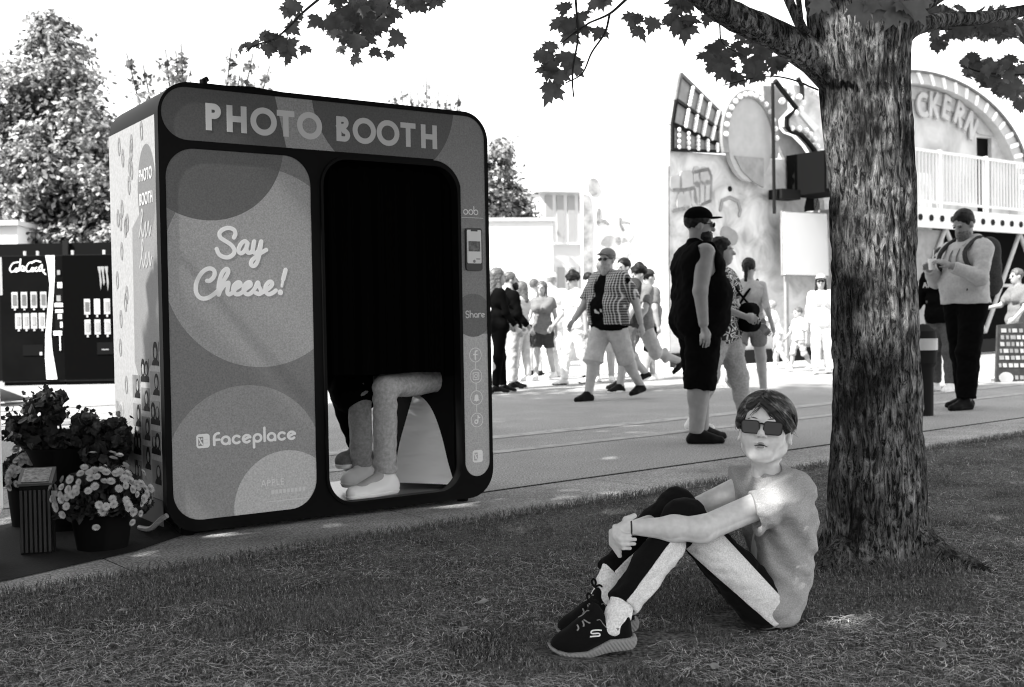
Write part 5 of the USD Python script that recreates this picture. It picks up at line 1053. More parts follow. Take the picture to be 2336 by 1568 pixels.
# left hand, wrapped round the other forearm
kn = [P(1404, 1203, 3.345), P(1401, 1214, 3.338), P(1403, 1225, 3.335), P(1408, 1237, 3.338)]
pip = [P(1416, 1221, 3.322), P(1416, 1232, 3.318), P(1418, 1242, 3.320), P(1421, 1250, 3.326)]; tip = [P(1437, 1222, 3.330), P(1449, 1231, 3.330), P(1447, 1241, 3.333), P(1437, 1251, 3.338)]
palm = P(1422, 1207, 3.352)
F.cap(wrN, palm, .0205, .021, .012)
for a, b, c in zip(kn, pip, tip): F.cap(palm, a, .018, .0095, .006); F.cap(a, b, .0090, .0074, .002); F.cap(b, c, .0072, .0058, .001)
F.cap(P(1428, 1198, 3.35), P(1428, 1186, 3.345), .013, .0105, .006).cap(P(1428, 1186, 3.345), P(1447, 1177, 3.345), .0100, .0078, .002)
for j in range(4):                                     # right hand under it, holding the shin
    a = wrF+np.array([-.045, -.02, -.012*j]); F.cap(wrF, a, .018, .0095, .006); F.cap(a, a+[.02, -.035, -.03], .0085, .007, .002)
F.cap(wrF, wrF+[.01, -.03, .04], .011, .008, .004)
# head
F.cap(neckB-[0, 0, .03], hp(0, -.024, -.055), .050, .046, .025)
F.ell(hp(0, -.014, .028), [.071, .088, .074], HRT, .02).ell(hp(0, .016, -.026), [.0575, .068, .076], HRT, .03).ell(hp(0, .042, .034), [.055, .040, .042], HRT, .02)
for sd in (1, -1):
    F.ell(hp(sd*.037, .046, -.034), [.028, .026, .029], HRT, .025); F.cap(hp(sd*.052, -.005, -.054), hp(sd*.022, .054, -.087), .018, .015, .025)
F.ell(hp(0, .060, -.087), [.021, .019, .016], HRT, .02)
F.cap(hp(-.030, .074, .021), hp(.030, .074, .021), .009, None, .012)
for sd in (1, -1): F.ell(hp(sd*.030, .088, .003), [.017, .013, .010], HRT, .010, True)
F.cap(hp(0, .080, .010), hp(0, .099, -.019), .0068, .0098, .010).ell(hp(0, .100, -.023), [.0105, .0105, .0085], HRT, .005)
for sd in (1, -1): F.ell(hp(sd*.0120, .090, -.026), [.0062, .0082, .0062], HRT, .005); F.ell(hp(sd*.0058, .0975, -.0325), [.0036, .0052, .0034], HRT, .002, True)
F.ell(hp(0, .080, -.0485), [.0195, .0085, .0060], HRT, .006).ell(hp(0, .079, -.0605), [.0155, .0085, .0062], HRT, .006).ell(hp(0, .090, -.0545), [.0165, .0090, .0020], HRT, .003, True)
for sd in (1, -1): F.ell(hp(sd*.074, -.010, -.014), [.009, .018, .029], HRT, .006); F.ell(hp(sd*.082, -.006, -.012), [.0065, .0095, .016], HRT, .004, True); F.ell(hp(sd*.079, -.004, -.034), [.005, .008, .008], HRT, .004)
obj('body', F.mesh(), m_bskin, boy, smooth=True)
for sd in (1, -1):
    e = trimesh.creation.icosphere(2, .0118); e.apply_translation(hp(sd*.030, .0735, .003)); ey = obj('eye', e, mat('eye_white', .6, .2), boy, smooth=True)
    e = trimesh.creation.icosphere(2, .0055); e.apply_translation(hp(sd*.030, .0815, .003)); obj('iris', e, m_eye, ey, smooth=True)
    obj('eyebrow', tube(np.array([hp(sd*.012, .0845, .0235), hp(sd*.028, .0835, .0275), hp(sd*.047, .071, .024)]), [.0020, .0026, .0012], 6), mat('brow_hair', .08, .8), boy, smooth=True)
lip = Field(HC-.2, HC+.2, .0016) if False else None
mm = trimesh.creation.icosphere(3); mm.apply_scale([.0205, .0060, .0019]); mm.vertices[:, 2] -= 9*mm.vertices[:, 0]**2; mm.vertices[:, 1] -= 14*mm.vertices[:, 0]**2; mm.vertices = mm.vertices@HRT.T+hp(0, .0835, -.0545); obj('mouth', mm, mat('mouth_dark', .012, .6), boy, smooth=True)
for z, sx_, sz, y in ((-.0490, .0200, .0040, .0845), (-.0604, .0160, .0046, .0835)):
    mm = trimesh.creation.icosphere(3); mm.apply_scale([sx_, .0048, sz]); mm.vertices[:, 1] -= 22*mm.vertices[:, 0]**2; mm.vertices = mm.vertices@HRT.T+hp(0, y, z); obj('lip', mm, mat('lip_skin', .22, .45), boy, smooth=True)
# hair: a shell and combed strands
F = Field(HC-.15, HC+.17, .004); F.ell(hp(0, -.022, .036), [.083, .108, .083], HRT, .01)
F.cut(hp(0, .058, .042), HRT@np.array([0, .85, -.45])); F.cut(hp(0, -.05, -.055), HRT@np.array([0, .2, -1.0])); 
for sd in (1, -1): F.ell(hp(sd*.085, .0, -.035), [.032, .036, .038], HRT, .006, True)
F.chain([hp(-.002, .070, .076), hp(-.030, .078, .052), hp(-.055, .062, .026), hp(-.070, .030, .004)], [.016, .017, .016, .014], .012)
F.chain([hp(.012, .066, .082), hp(.045, .062, .062), hp(.066, .040, .034), hp(.071, .028, .002)], [.014, .012, .010, .008], .010)
F.wobble(40, .008, 5)
m_bhair = usdkit.material(stage, '/World/Looks/boy_hair', {'g': ('geometry', {}), 'n': ('noise_texture', {'scale': 55.0, 'detail': 2.0}), 'r': ('rgb_ramp', {'ramp': [(.3, (.006,)*3), (.48, (.03,)*3), (.62, (.10,)*3), (.75, (.26,)*3)]}), 'p': ('principled_bsdf', {'roughness': .42, 'specular_ior_level': .5})}, [('g.position', 'n.vector'), ('n.fac', 'r.fac'), ('r.color', 'p.base_color')], surface='p.BSDF')
hair = obj('hair', F.mesh(), mat('boy_hair_base', .012, .6), boy, smooth=True)
rng = np.random.default_rng(2); ms = []
ce = np.array([0, -.022, .036]); er = np.array([.086, .110, .086])
for k in range(1500):
    ph_ = rng.uniform(-math.pi, math.pi)              # 0 = front
    fr_ = math.cos(ph_); end = math.radians(88-16*max(fr_, 0)+34*max(-fr_, 0)+rng.normal(0, 5)); th0 = math.radians(rng.uniform(4, 60)); n = 9; pts = []
    sw = (-1 if ph_ < .25 else 1)*max(fr_, 0)*.75     # sweeps away from the parting
    if max(fr_, 0) > .3 and -.1 < ph_ < .62: end = math.radians(rng.uniform(48, 58))
    sc = rng.uniform(.99, 1.065)
    for t in np.linspace(0, 1, n):
        th = th0+(end-th0)*t; a = ph_+sw*t*t+.05*math.sin(7*t+k); e_ = sc*(1+.02*t)
        pts.append(hp(*(ce+er*e_*np.array([-math.sin(a)*-1*math.sin(th), math.cos(a)*math.sin(th), math.cos(th)]))))
    ms.append(tube(np.array(pts), np.linspace(.0019, .0006, n), 3, False))
br1 = np.array([(-.002, .070, .082), (-.030, .084, .060), (-.057, .072, .034), (-.074, .048, .014), (-.081, .022, .002)]); br2 = np.array([(.010, .062, .090), (.046, .064, .066), (.070, .050, .036), (.077, .038, .010), (.077, .032, -.004)]); br3 = np.array([(.004, .074, .078), (.018, .087, .060), (.030, .090, .046), (.038, .088, .034)])
for br, cnt, jit in ((br1, 200, .0075), (br2, 80, .005), (br3, 5, .003)):
    for k in range(cnt):
        b_ = spline(br+rng.normal(0, jit, 3)*[1, .45, 1]+rng.normal(0, .0022, br.shape), 4); b_ = b_[:rng.integers(len(b_)*2//3, len(b_))+1]; ms.append(tube(np.array([hp(*q) for q in b_]), np.linspace(.0019, .0006, len(b_)), 4, False))
obj('hair_strands', cat(ms), m_bhair, hair, smooth=True, kind='stuff')
# sunglasses
sgp = sub('sunglasses', boy); m_frame = mat('glasses_frame', .004, .4, spec=.15)
for sd in (1, -1):
    lens = rrect(-.0258, .0258, -.0180, .0175, .008); lens = affinity.skew(lens, 6*sd, 0); rim = lens.buffer(.0030).difference(lens)
    q = math.radians(9*sd); vx = HRT@np.array([math.cos(q), -math.sin(q)*1.0, 0]); vz = HRT@np.array([0, .06, 1.0]); vz /= np.linalg.norm(vz); vn = np.cross(vx, vz); o = hp(sd*.0335, .0965, -.002)
    obj('lens', place(extr(lens, .0015), o, vx, vz, vn), m_lens, sgp, smooth=False); obj('rim', place(extr(rim, .0035), o-vn*.001, vx, vz, vn), m_frame, sgp, smooth=30)
    obj('temple', tube(np.array([hp(sd*.0640, .0915, .008), hp(sd*.0715, .05, .006), hp(sd*.0775, -.004, .004), hp(sd*.078, -.022, -.012)]), [.0032, .0028, .0026, .002], 8), m_frame, sgp, smooth=True)
obj('bridge', tube(np.array([hp(-.009, .098, .008), hp(0, .101, .010), hp(.009, .098, .008)]), .0026, 8), m_frame, sgp, smooth=True)

# t-shirt
def tee_field(off=0.0, res=.0042):
    F = Field(np.array([.45, 3.2, .0]), np.array([1.1, 3.9, .62]), res)
    F.cap(P(1800, 1130, 3.465), P(1712, 1118, 3.68), .056+off, None, .04).cap(P(1797, 1188, 3.50), P(1757, 1180, 3.66), .093+off, None, .05).cap(P(1798, 1270, 3.52), P(1770, 1270, 3.64), .089+off, None, .05)
    F.cap(P(1782, 1345, 3.52), P(1765, 1350, 3.64), .085+off, None, .05).cap(P(1768, 1388, 3.50), P(1755, 1388, 3.64), .070+off, None, .05)
    F.cap(P(1806, 1132, 3.45), P(1707, 1180, 3.385), .060+off, .062+off, .03, 1).cap(P(1694, 1106, 3.70), P(1648, 1128, 3.71), .056+off, .058+off, .03, 1).cap(neckB-[0, 0, .03], neckB+[0, 0, .014], .064+off, .052+off, .03)
    F.cap(neckB-[0, 0, .006], P(1805, 1120, 3.47), .052+off, .058+off, .03).cap(neckB-[0, 0, .008], P(1690, 1108, 3.70), .050+off, .056+off, .03)
    return F
F = tee_field(); F.ell(P(1746, 1066, 3.54), [.050, .054, .030], None, .006, True)
F.cap(P(1709, 1181, 3.386), P(1680, 1195, 3.372), .046, .052, .004, sub=True); F.cap(P(1652, 1129, 3.72), P(1630, 1136, 3.725), .042, .046, .004, sub=True)
g = np.stack(np.meshgrid(*F.ax, indexing='ij'), -1); m_ = np.abs(F.f) < .02; q = g[m_]
cr = .0055*np.sin((q[:, 0]*62+q[:, 2]*48)+6*meshkit.fbm(q*7, 2, 4))*np.clip((q[:, 2]-.04)*6, .2, 1)+(meshkit.fbm(q*[11, 11, 15], 3, 6)-.5)*.028
F.f[m_] += cr.astype(np.float32); F.cut([0, 0, .018], [0, 0, -1]); F.cut(P(1722, 1350, 3.5), [-1, 0, -.09])
tee = obj('t_shirt', F.mesh(), m_tee, boy, smooth=True)
obj('collar', tube(np.array([neckB+np.array([.052*math.cos(a), .054*math.sin(a), .018+.010*math.cos(a)]) for a in np.linspace(0, 2*math.pi, 30)]), .0055, 8), m_tee, tee, smooth=True)
# trousers with white side panels
def leg_field(h, kne, cu, off, res=.005):
    F = Field(np.array([.22, 3.15, .0]), np.array([1.0, 3.85, .60]), res); F.cap(h, kne, .083+off, .058+off, .03); F.cap(kne, cu, .058+off, .049+off, .025, 1)
    return F
for h, kne, cu in ((hipN, kneeN, cufN), (hipF, kneeF, cufF)):
    F = leg_field(h, kne, cu, 0); F.cap(pelC-[0, .04, 0], pelC+[0, .04, 0], .07, None, .03) if h is hipN else None
    F.wobble(15, .015, 7); F.cut([0, 0, .016], [0, 0, -1]); lg = obj('trouser_leg', F.mesh(), m_pant, boy, smooth=True)
    ax = (kne-h)/np.linalg.norm(kne-h); n_up = np.cross(ax, [0, 1.0, 0]); n_up /= np.linalg.norm(n_up); n_up *= np.sign(n_up[2])
    F = Field(np.array([.22, 3.15, .0]), np.array([1.0, 3.85, .60]), .0042); F.cap(h, kne, .0865, .0615, .03); F.wobble(15, .015, 7)
    F.cut(h+n_up*.052, n_up); F.cut(h-n_up*.030, -n_up-ax*.10); F.cut(h-ax*.07, -ax); F.cut((h+kne)/2+[0, -.02, 0], [0, 1, 0]); F.cut([0, 0, .016], [0, 0, -1]); F.cut(kne+[.0, 0, -.012], [-1, 0, .35])
    if h is hipN: obj('side_panel', F.mesh(), m_panel, lg, smooth=True)
    ax = (cu-kne)/np.linalg.norm(cu-kne); n_f = np.cross([0, 1.0, 0], ax); n_f /= np.linalg.norm(n_f); n_f *= np.sign(-n_f[0])
    F = Field(np.array([.22, 3.15, .0]), np.array([1.0, 3.85, .60]), .0042); F.cap(kne, cu, .0615, .0525, .025, 1); F.wobble(15, .015, 7)
    F.cut(kne+n_f*.006, n_f); F.cut((kne+cu)/2+[0, .0, 0], [0, 1, 0]); F.cut(kne+ax*.022, -ax)
    obj('side_panel', F.mesh(), m_panel, lg, smooth=True)
# socks
for cu, an, r in ((cufN, ankN, .035), (cufF, ankF, .032)):
    F = Field(np.minimum(cu, an)-.12, np.maximum(cu, an)+.12, .004); up_ = (cu-an)/np.linalg.norm(cu-an); F.cap(an-up_*.02-[.005, 0, .02], an, .036, r, .02); F.cap(an, cu+up_*.02, r, r+.002, .02); F.cap(an+up_*.045, an+up_*.052, r+.0035, None, .004); F.wobble(30, .005, 2); obj('sock', F.mesh(), m_sock, boy, smooth=True)

# shoes, shaped by their side outline and their footprint
import shapely
def sdf2(poly, A, B):
    pts = shapely.points(A.ravel(), B.ravel()); d = shapely.distance(poly.exterior, pts); inside = shapely.contains(poly, pts); return np.where(inside, -d, d).reshape(A.shape).astype(np.float32)
SY = 3.272
def shp(x, y): p = P(1233.4+.149*x, 1270.8+.149*y, SY); return (p[0], p[2])
def smax(a, b, k): h = np.maximum(k-np.abs(a-b), 0)/k; return np.maximum(a, b)+h*h*k*.25
up_prof = sg.Polygon([shp(*p) for p in [(95, 1345), (150, 1240), (260, 1165), (390, 1090), (540, 960), (690, 830), (740, 740), (800, 690), (880, 720), (965, 840), (1010, 960), (1080, 1000), (1260, 930), (1290, 830), (1380, 870), (1400, 1000), (1420, 1190), (1400, 1250), (1060, 1290), (700, 1450), (400, 1460), (200, 1410)]]).buffer(.004).buffer(-.004)
so_prof = sg.Polygon([shp(*p) for p in [(55, 1290), (85, 1270), (130, 1320), (260, 1385), (420, 1410), (700, 1398), (860, 1330), (1060, 1222), (1250, 1205), (1400, 1188), (1455, 1190), (1482, 1250), (1460, 1320), (1400, 1378), (1240, 1395), (1050, 1425), (880, 1470), (750, 1500), (600, 1512), (450, 1500), (300, 1460), (150, 1395)]])
xt, xh = shp(60, 0)[0], shp(1482, 0)[0]; Ls = xh-xt
foot_p = sg.Polygon(spline(np.array([(xt, SY), (xt+.05*Ls, SY-.030), (xt+.22*Ls, SY-.047), (xt+.40*Ls, SY-.044), (xt+.62*Ls, SY-.034), (xt+.85*Ls, SY-.038), (xt+.97*Ls, SY-.024), (xh, SY), (xt+.97*Ls, SY+.024), (xt+.85*Ls, SY+.036), (xt+.62*Ls, SY+.036), (xt+.38*Ls, SY+.042), (xt+.2*Ls, SY+.04), (xt+.05*Ls, SY+.022), (xt, SY)]), 6))
def shoe_mesh(prof, inset, k, res=.0032):
    lo_ = np.array([xt-.02, SY-.07, 0]); hi_ = np.array([xh+.02, SY+.07, .19]); F = Field(lo_, hi_, res)
    X_, Z_ = np.meshgrid(F.ax[0], F.ax[2], indexing='ij'); a = sdf2(prof, X_, Z_); X2, Y2 = np.meshgrid(F.ax[0], F.ax[1], indexing='ij'); b = sdf2(foot_p.buffer(-inset), X2, Y2)
    lean_ = np.clip((F.ax[2]-.05)/.08, 0, 1)*.010; F.f = smax(a[:, None, :]*np.ones((1, len(F.ax[1]), 1), np.float32), b[:, :, None]+lean_[None, None, :], k).astype(np.float32); return F.mesh()
up_m, so_m = shoe_mesh(up_prof, .004, .030), shoe_mesh(so_prof, -.001, .010)
m_upper = cloth('trainer_mesh', .007, 420.0); m_trim = mat('trainer_trim', .22, .6); m_bsole = usdkit.material(stage, '/World/Looks/trainer_sole', {'g': ('geometry', {}), 'mp': ('mapping', {'rotation': (0, .6, 0)}), 'w': ('wave_texture', {'bands_direction': 'x', 'scale': 34.0, 'distortion': 1.0}), 'b': ('bump', {'strength': .6, 'distance': .004}), 'p': ('principled_bsdf', {'base_color': (.22,)*3, 'roughness': .7})}, [('g.position', 'mp.vector'), ('mp.vector', 'w.vector'), ('w.fac', 'b.height'), ('b.normal', 'p.normal')], surface='p.BSDF')
def hit(m, x, y):
    d = ray(x, y); T = m.vertices[m.faces]; e1, e2 = T[:, 1]-T[:, 0], T[:, 2]-T[:, 0]; h = np.cross(d, e2); a = np.einsum('ij,ij->i', e1, h); a = np.where(np.abs(a) < 1e-14, 1e-14, a); s_ = CAM-T[:, 0]; u = np.einsum('ij,ij->i', s_, h)/a; q_ = np.cross(s_, e1); v = (q_@d)/a; t = np.einsum('ij,ij->i', e2, q_)/a
    ok = (u > -1e-6) & (v > -1e-6) & (u+v < 1+1e-6) & (t > 0); return CAM+d*t[ok].min() if ok.any() else None
def on_shoe(pts, r, n=6, dense=4):
    out = [hit(up_m, 1233.4+.149*x, 1270.8+.149*y) for x, y in spline(np.array(pts, float), dense)]; out = [p-ray(1300, 1430)*.0012 for p in out if p is not None]
    return tube(np.array(out), r, n) if len(out) > 1 else None
bits = [('emblem', [(935, 1125), (870, 1120), (790, 1130), (770, 1160), (800, 1175), (880, 1170), (905, 1185), (895, 1210), (830, 1215), (755, 1222)], .0022, m_white_c), ('lace', [(425, 1035), (500, 975), (560, 930)], .0018, m_trim), ('lace', [(555, 935), (640, 890), (700, 830), (740, 822)], .0015, m_trim),
        ('lace', [(560, 1040), (580, 1090), (560, 1130)], .0022, m_trim), ('lace', [(640, 980), (660, 1030), (655, 1068)], .0022, m_trim), ('lace', [(660, 960), (720, 1000), (758, 1012)], .0020, m_trim), ('heel_tab', [(1035, 1010), (1110, 1060), (1195, 1115)], .0048, m_trim), ('stitching', [(860, 970), (910, 965), (960, 1030), (1020, 1100)], .0011, m_trim)]
off = P(1263, 1436, 3.455)-P(1247, 1466, SY); off[2] = 0.0
for far_ in (0, 1):
    d = off*far_; mv = lambda m: m.copy().apply_translation(d)
    sh_ = obj('shoe', mv(up_m), m_upper, boy, smooth=True); obj('sole', mv(so_m), m_bsole, sh_, smooth=40)
    for nm_, pts, r, m in bits:
        b_ = on_shoe(pts, r)
        if b_ is not None: obj(nm_, mv(b_), m, sh_, smooth=True)
    p0 = np.array([*shp(770, 700)]); loop = [P(1233.4+.149*x, 1270.8+.149*y, SY+dy) for x, y, dy in [(790, 720, 0), (730, 660, .006), (710, 590, .012), (745, 560, .014), (775, 610, .010), (770, 680, 0), (830, 660, -.01), (880, 690, -.014)]]
    obj('lace', mv(tube(spline(np.array(loop), 5), .0032, 6)), m_upper, sh_, smooth=True)
obj('wristband', tube(np.array([wrN+(elN-wrN)*.03+np.array([0, .0235*math.cos(a), .0235*math.sin(a)]) for a in np.linspace(0, 2*math.pi, 26)]), .0028, 6), m_dark_c, boy, smooth=True)

# ------------------------------------------------------------------ funhouse, walls, machines, flowers
class Wall:
    """an upright plane through o at a heading; (px, py) -> (u, z) on it; pieces are built in its local frame (x along, y back, z up)"""
    def __init__(s, o, deg): s.o = np.array([o[0], o[1], 0.0]); s.a = math.radians(deg); s.u = np.array([math.cos(s.a), math.sin(s.a), 0]); s.b = np.array([-math.sin(s.a), math.cos(s.a), 0])
    def __call__(s, x, y): d = ray(x, y); t = ((s.o-CAM)@s.b)/(d@s.b); q = CAM+d*t-s.o; return (q@s.u, q[2])
    def poly(s, pts): return sg.Polygon([s(*p) for p in pts])
m_fac = usdkit.material(stage, '/World/Looks/mural_pale', {'g': ('geometry', {}), 'n': ('noise_texture', {'scale': 1.6, 'detail': 6.0, 'roughness': .6, 'distortion': 1.2}), 'r': ('rgb_ramp', {'ramp': [(.30, (.24,)*3), (.42, (.42,)*3), (.55, (.56,)*3), (.68, (.68,)*3)]}), 'p': ('principled_bsdf', {'roughness': .6})},
    [('g.position', 'n.vector'), ('n.fac', 'r.fac'), ('r.color', 'p.base_color')], surface='p.BSDF')
m_fac2 = usdkit.material(stage, '/World/Looks/mural_soft', {'g': ('geometry', {}), 'n': ('noise_texture', {'scale': .9, 'detail': 6.0, 'roughness': .6, 'distortion': .8}), 'r': ('rgb_ramp', {'ramp': [(.32, (.26,)*3), (.5, (.38,)*3), (.68, (.52,)*3)]}), 'p': ('principled_bsdf', {'roughness': .6})},
    [('g.position', 'n.vector'), ('n.fac', 'r.fac'), ('r.color', 'p.base_color')], surface='p.BSDF')
m_gp = mat('ride_grey_panel', .25, .6, (5, .8, 1.2)); m_lp = mat('ride_light_panel', .42, .6, (3, .85, 1.1)); m_mid = mat('ride_mid_panel', .10, .6, (6, .7, 1.3)); m_dk = mat('ride_dark_trim', .010, .7, spec=.1); m_void = mat('ride_dark_inside', .006, .9, spec=.05)
m_bulb = mat('lamp_bulb', .85, .3); m_wht = mat('ride_white', .7, .6); m_rail = mat('rail_white', .7, .5)
m_poster = mat('poster_white', .78, .6, (.8, .93, 1.04)); m_pale = mat('pale_wall', .62, .7, (1.2, .95, 1.05))
def sheetp(w, shape, depth, y, m, name, parent, smooth=False): return obj(name, place(extr(shape, depth), (0, y+depth, 0), (1, 0, 0), (0, 0, 1), (0, -1, 0)), m, parent, smooth=smooth)
c6 = lambda x, y: (1495+.36*x, 149.5+.36*y)
FW1 = Wall((3.1, 22.0), 38)
fun = thing('funhouse', 'funhouse front with mural wall, stepped lamp panels, round sign and dark arched doorway', 'funhouse', loc=FW1.o, rz=FW1.a)
F_ = lambda *pts: FW1.poly([c6(*p) for p in pts])
right_u = 9.0
wall = sg.Polygon([FW1(*c6(90, 540)), FW1(*c6(460, 570)), FW1(*c6(640, 590)), FW1(*c6(1000, 600)), (right_u, FW1(*c6(1000, 600))[1]), (right_u, 0), (FW1(*c6(95, 1900))[0], 0)])
door = sg.Polygon([FW1(*c6(*p)) for p in [(945, 1330), (943, 900), (958, 835), (1000, 805), (1045, 815), (1070, 860), (1078, 1000), (1080, 1330)]])
sheetp(FW1, wall.difference(door), .12, 0, m_fac, 'mural_wall', fun)
sheetp(FW1, door.buffer(.35), .1, .35, m_void, 'doorway_back', fun)
for k, pts in enumerate([((145, 60), (440, 350), (415, 425), (115, 220)), ((115, 224), (414, 429), (395, 505), (92, 372)), ((92, 378), (394, 510), (395, 550), (91, 538))]):
    p = F_(*pts); pn = sheetp(FW1, p, .10, -.05, m_gp, 'lamp_panel', fun)
    sheetp(FW1, p.boundary.buffer(.03), .05, -.10, m_dk if k else m_mid, 'edge_trim', pn)
    a, b, c, d = [np.array(q) for q in pts]
    for i in range(4 if k < 2 else 5):
        u = (.25+.55*i/3.0) if k < 2 else .12+.2*i; t_ = a*(1-u)+b*u; b_ = d*(1-u)+c*u; ms = []
        for v in np.linspace(.12, .88, 6 if k != 2 else 4):
            q = t_*(1-v)+b_*v; uu, z = FW1(*c6(*q)); bl = trimesh.creation.icosphere(1, .045); bl.apply_translation([uu, -.09, z]); ms.append(bl)
        obj('bulb_row', cat(ms), m_bulb, pn, smooth=True, kind='stuff')
cc = np.array(FW1(*c6(560, 480))); R_ = abs(FW1(*c6(395, 520))[0]-cc[0])*1.10
disc = affinity.scale(sg.Point(*cc).buffer(1, 48), R_, R_*1.16); ins = affinity.scale(sg.Point(*cc).buffer(1, 48), R_*.80, R_*.97)
upper = sg.box(cc[0]-9, FW1(*c6(560, 575))[1], cc[0]+9, 20)
rs = sheetp(FW1, disc.difference(ins).intersection(upper), .14, -.20, m_gp, 'round_sign_rim', fun); sheetp(FW1, ins, .10, -.17, m_lp, 'round_sign_face', fun)
sheetp(FW1, F_((455, 580), (640, 595), (640, 780), (575, 745), (500, 670)), .05, -.20, m_gp, 'round_sign_lower', fun)
for a in np.linspace(.1, math.pi-.05, 15):
    bl = trimesh.creation.icosphere(1, .055); bl.apply_translation([cc[0]+R_*.90*math.cos(a), -.22, cc[1]+R_*1.06*math.sin(a)]); obj('bulb', bl, m_bulb, rs, smooth=True)
pu, pz0 = FW1(*c6(676, 580)); obj('pole', cyl((pu, -.3, pz0-1.2), (pu, -.3, FW1(*c6(676, 128))[1]), .035), m_dk, fun)
sc_l = F_((680, 130), (830, 130), (835, 280), (775, 345), (780, 400), (805, 430), (860, 450), (920, 510), (975, 590), (820, 600), (800, 560), (690, 300))
sheetp(FW1, sc_l, .08, -.02, m_gp, 'scalloped_panel', fun)
sc_r = F_((835, 130), (1100, 180), (1110, 640), (1040, 640), (985, 590), (930, 505), (870, 440), (810, 425), (785, 395), (785, 350), (840, 290))
sheetp(FW1, sc_r, .10, -.16, m_fac, 'scalloped_panel', fun)
edge = [(700, 110), (835, 283), (775, 345), (775, 400), (805, 428), (865, 450), (925, 515), (985, 600), (1030, 632), (1090, 640)]
obj('dark_edge', tube(np.array([(FW1(*c6(*p))[0], -.24, FW1(*c6(*p))[1]) for p in edge]), .055, 8), m_dk, fun)
obj('dark_edge', tube(np.array([(FW1(*c6(*p))[0], -.24, FW1(*c6(*p))[1]) for p in [(845, 95), (870, 140), (872, 200), (868, 230)]]), .05, 8), m_dk, fun)
for p in [(760, 150), (800, 190), (850, 215), (880, 120), (915, 150), (945, 180), (985, 195), (1020, 200), (825, 315), (855, 290), (845, 415), (890, 425), (915, 450), (940, 480), (960, 525), (990, 560), (1040, 610), (1075, 630), (740, 240), (800, 410), (870, 250)]:
    u, z = FW1(*c6(*p)); bl = trimesh.creation.icosphere(1, .07); bl.apply_translation([u, -.26, z]); obj('bulb', bl, m_bulb, fun, smooth=True)
obj('diagonal_band', place(extr(F_((850, 300), (880, 290), (990, 400), (960, 430)), .04), (0, -.17, 0), (1, 0, 0), (0, 0, 1), (0, -1, 0)), m_wht, fun, smooth=False)
# faded lettering and a painted round emblem on the mural
d1 = lambda x, y: ((1620+x*.15309)*.9344, (360+y*.15309)*.9344)
def stroke(pts, r, y, m, name): return sheetp(FW1, sg.LineString([FW1(*d1(*p)) for p in pts]).buffer(r), .02, y, m, name, fun)
for pts in [[(150, 620), (150, 540), (220, 520), (230, 610)], [(300, 620), (310, 460), (400, 450), (410, 620)], [(520, 380), (525, 560)], [(600, 440), (640, 390), (700, 420), (690, 520), (620, 520), (600, 440)], [(520, 620), (525, 830)], [(605, 620), (600, 850)], [(690, 600), (690, 850)], [(260, 930), (270, 800)], [(370, 720), (380, 940)], [(450, 700), (480, 860)]]:
    stroke(pts, .10, -.022, m_lp, 'painted_stroke')
for pts in [[(150, 680), (330, 680), (470, 650)], [(470, 400), (700, 350), (750, 460), (740, 850), (600, 920)], [(150, 1010), (380, 960)], [(900, 1000), (930, 850), (1050, 800), (1180, 860), (1220, 1000), (1200, 1090)]]:
    stroke(pts, .035, -.022, m_gp, 'painted_outline')
stroke([(990, 1380), (1090, 1440)], .16, -.022, m_gp, 'painted_shadow'); stroke([(1050, 660), (1055, 668)], .05, -.022, m_dk, 'painted_dot')
# loudspeaker box, white board, door rails
bx = [FW1(*c6(*p)) for p in [(822, 600), (1003, 596), (1000, 822), (824, 832)]]; us = [b[0] for b in bx]; zs = [b[1] for b in bx]
spk = thing('loudspeaker_box', 'large black box hung on the funhouse front over the white board', 'speaker', loc=FW1.o+FW1.u*np.mean(us)+FW1.b*-.5, rz=FW1.a)
w2 = (max(us)-min(us))/2; obj('cabinet', box(-w2, w2, -.5, .45, min(zs), max(zs)), m_void, spk); obj('grille', box(-w2+.08, w2-.08, -.515, -.5, min(zs)+.08, max(zs)-.08), mat('grille_dark', .03, .8, (80, .4, 1.6)), spk); obj('bracket', box(-w2-.6, -w2, .1, .45, min(zs)-.1, min(zs)+.1), m_dk, spk)
bd = [FW1(*c6(*p)) for p in [(718, 940), (987, 952), (1000, 1338), (724, 1330)]]
brd = thing('white_board', 'blank white rectangular board fixed beside the arched funhouse doorway', 'board', loc=FW1.o+FW1.b*-.35, rz=FW1.a)
obj('panel', place(extr(sg.Polygon(bd), .06), (0, 0, 0), (1, 0, 0), (0, 0, 1), (0, -1, 0)), m_wht, brd, smooth=False); obj('frame', place(extr(sg.Polygon(bd).buffer(.03).difference(sg.Polygon(bd).buffer(-.03)), .05), (0, .03, 0), (1, 0, 0), (0, 0, 1), (0, -1, 0)), m_gp, brd, smooth=False)
obj('post', box(bd[0][0]+.1, bd[0][0]+.18, .0, .06, 0, bd[0][1]-.1), m_gp, brd); obj('post', box(bd[1][0]-.2, bd[1][0]-.12, .0, .06, 0, bd[0][1]-.1), m_gp, brd)
dr = thing('door_railing', 'short white railing across the dark arched funhouse doorway', 'railing', loc=FW1.o, rz=FW1.a)
u0, zt = FW1(*c6(1000, 1102)); u1 = FW1(*c6(1082, 1102))[0]; zb = FW1(*c6(1000, 1290))[1]
obj('top_rail', box(u0, u1, -.10, -.05, zt-.05, zt+.03), m_rail, dr)
for u in np.linspace(u0+.08, u1-.06, 4): obj('bar', box(u-.02, u+.02, -.095, -.055, zb, zt-.05), m_rail, dr)
obj('base_plinth', box(FW1(*c6(95, 1900))[0], right_u, -.14, .0, 0, .28), m_dk, fun)
